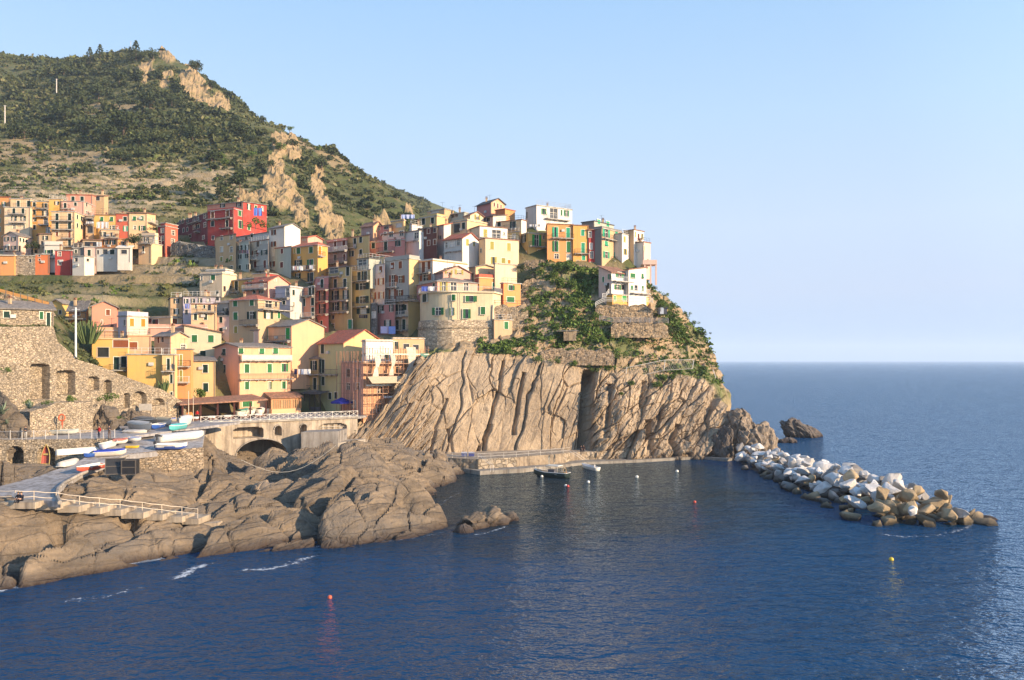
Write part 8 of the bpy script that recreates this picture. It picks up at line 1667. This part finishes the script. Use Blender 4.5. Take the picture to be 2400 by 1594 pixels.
for i, (x, y, col, lab) in enumerate([(1087,1068,(.08,.10,.22,1),'dark blue fish box on the quay, left one'),(1104,1068,(.05,.06,.2,1),'dark blue fish box on the quay, right one')]):
    c = G(x, y+4, 2.45)+Vector((0,1.5,0)); e = empty('fish_box', c); tag(e, lab, 'box'); m = MB(); m.box(c+Vector((0,0,.35)), (1.0,.7,.7)); m.build('crate_body', [paint(col, .6)], e); m = MB(); m.box(c+Vector((0,0,.74)), (1.06,.76,.08)); m.build('lid', [paint((.5,.5,.55,1), .6)], e)
c = head_pt(*V9(890, 495)); e = empty('hut', c+Vector((0,-3.5,0))); tag(e, 'small dark shed with a pale door behind the long grey railing', 'hut'); c = e.location; m = MB(); m.box(c+Vector((0,0,.9)), (1.9,1.4,1.8)); m.build('wall', [paint((.05,.055,.07,1), .7)], e); m = MB(); m.prism([c+Vector((-1.2,-.9,1.8)), c+Vector((1.3,-.9,1.3)), c+Vector((1.3,.9,1.3)), c+Vector((-1.2,.9,1.8))], (0,0,.1)); m.build('roof', [DARKR], e); m = MB(); m.box(c+Vector((-.2,-.72,.8)), (.8,.06,1.5)); m.build('door', [paint((.42,.46,.5,1), .6)], e)
c = head_pt(1333, 800); e = empty('hut', c+Vector((0,-1,0))); tag(e, 'low stone garden hut among the bushes above the rubble wall', 'hut'); c = e.location; m = MB(); m.box(c+Vector((0,0,.9)), (2.6,1.6,1.9)); m.build('wall', [STT], e); m = MB(); m.prism([c+Vector((-2.8,-1.0,1.85)), c+Vector((1.7,-1.0,1.95)), c+Vector((1.7,1,2.1)), c+Vector((-2.8,1,2.0))], (0,0,.1)); m.build('roof', [SLATE], e); m = MB(); m.box(c+Vector((.1,-.82,.8)), (.8,.05,1.5)); m.build('door', [paint((.30,.22,.13,1), .8)], e)
e = empty('satellite_dish', P(*U('E', 1812, 890), 138)); tag(e, 'satellite dish on the balcony of the narrow yellow house', 'satellite dish'); c = e.location; m = MB(); V = [c]; 
for k in range(14): a = 6.283*k/14; V.append(c+Vector((.42*math.cos(a)*.6, -.14-.1*math.cos(a), .5*math.sin(a))))
m.add(V, [(0,1+k,1+(k+1)%14) for k in range(14)]); m.build('dish', [paint((.40,.33,.28,1), .6)], e); m = MB(); m.tube([c, c+Vector((0,-.45,0))], .02, 4); m.tube([c+Vector((0,.05,0)), c+Vector((0,.05,-.7))], .03, 4); m.build('bracket', [IRON], e)
# white awning roof of the long beige house, benches of foam at the waterline
def foam():
    t = NT('sea_foam'); v = t.coord(); n = t.noise(v, 1.6, 6, .7, .8); at = t.n('Attribute', attribute_name='edge')
    a = t.ramp(t.math('ADD', n, t.math('MULTIPLY', at.outputs['Fac'], .38)), [(.66, (0,0,0)), (.86, (1,1,1))]); t.b.inputs['Roughness'].default_value = .7; t.l(t.math('MULTIPLY', a, .85), t.b.inputs['Alpha']); t.done((.62,.66,.70,1), .7, None, .3)
    V, Q, E_ = [], [], []; rng = np.random.default_rng(3)
    def rib(pts, w0, w1, k):
        n = len(pts); b = len(V)
        for i, p in enumerate(pts):
            d = (pts[min(i+1,n-1)]-pts[max(i-1,0)]).normalized(); s_ = Vector((d.y, -d.x, 0)); 
            for j in range(5): q = p + s_*(-w0+(w0+w1)*j/4); V.append((q.x, q.y, .035)); E_.append((1-abs(j-2)/2)*k*min(1, i/2, (n-1-i)/2))
        for i in range(n-1):
            for j in range(4): a_ = b+i*5+j; Q.append((a_, a_+5, a_+6, a_+1))
    def px(l): 
        P_ = [G(x, y, 0) for x, y in l]; out = []
        for a, b in zip(P_[:-1], P_[1:]):
            n = max(2, int((b-a).length/.9)); out += [a.lerp(b, i/n) for i in range(n)]
        return out+[P_[-1]]
    rib(px([(-40,1396),(0,1382),(60,1366),(150,1350),(230,1328),(300,1322),(380,1306),(430,1305)]), .9, 1.6, .75)
    rib(px([(280,1305+8),(340,1316),(420,1304)]), .8, .9, 1.0); rib(px([(680,1288),(760,1279),(850,1272),(960,1264),(1050,1246)]), .5, .7, .45); rib(px([(1085,1256),(1130,1252),(1180,1236),(1215,1230)]), .4, .6, .6)
    rib(px([(390,1366),(425,1352),(450,1336),(475,1326),(512,1318)]), 1.1, 1.0, .85); rib(px([(530,1346),(580,1337),(640,1334),(690,1322),(720,1308),(770,1298)]), 1.2, 1.1, .62); rib(px([(110,1426),(180,1408),(260,1398),(300,1384),(380,1376)]), 1.7, 1.5, .42)
    rib(px([(2030,1246),(2110,1258),(2190,1256),(2250,1242),(2300,1218),(2320,1200)]), .9, 1.2, .45); rib(px([(1015,1194),(1045,1172),(1085,1150)]), .4, .5, .4); rib(px([(1860,1040),(1900,1036),(1935,1032)]), .4, .8, .4)
    o = np_mesh('foam', np.array(V), np.array(Q), t.m, smooth=True, attrs={'edge': np.array(E_)}); tag(o, kind='stuff')
foam()
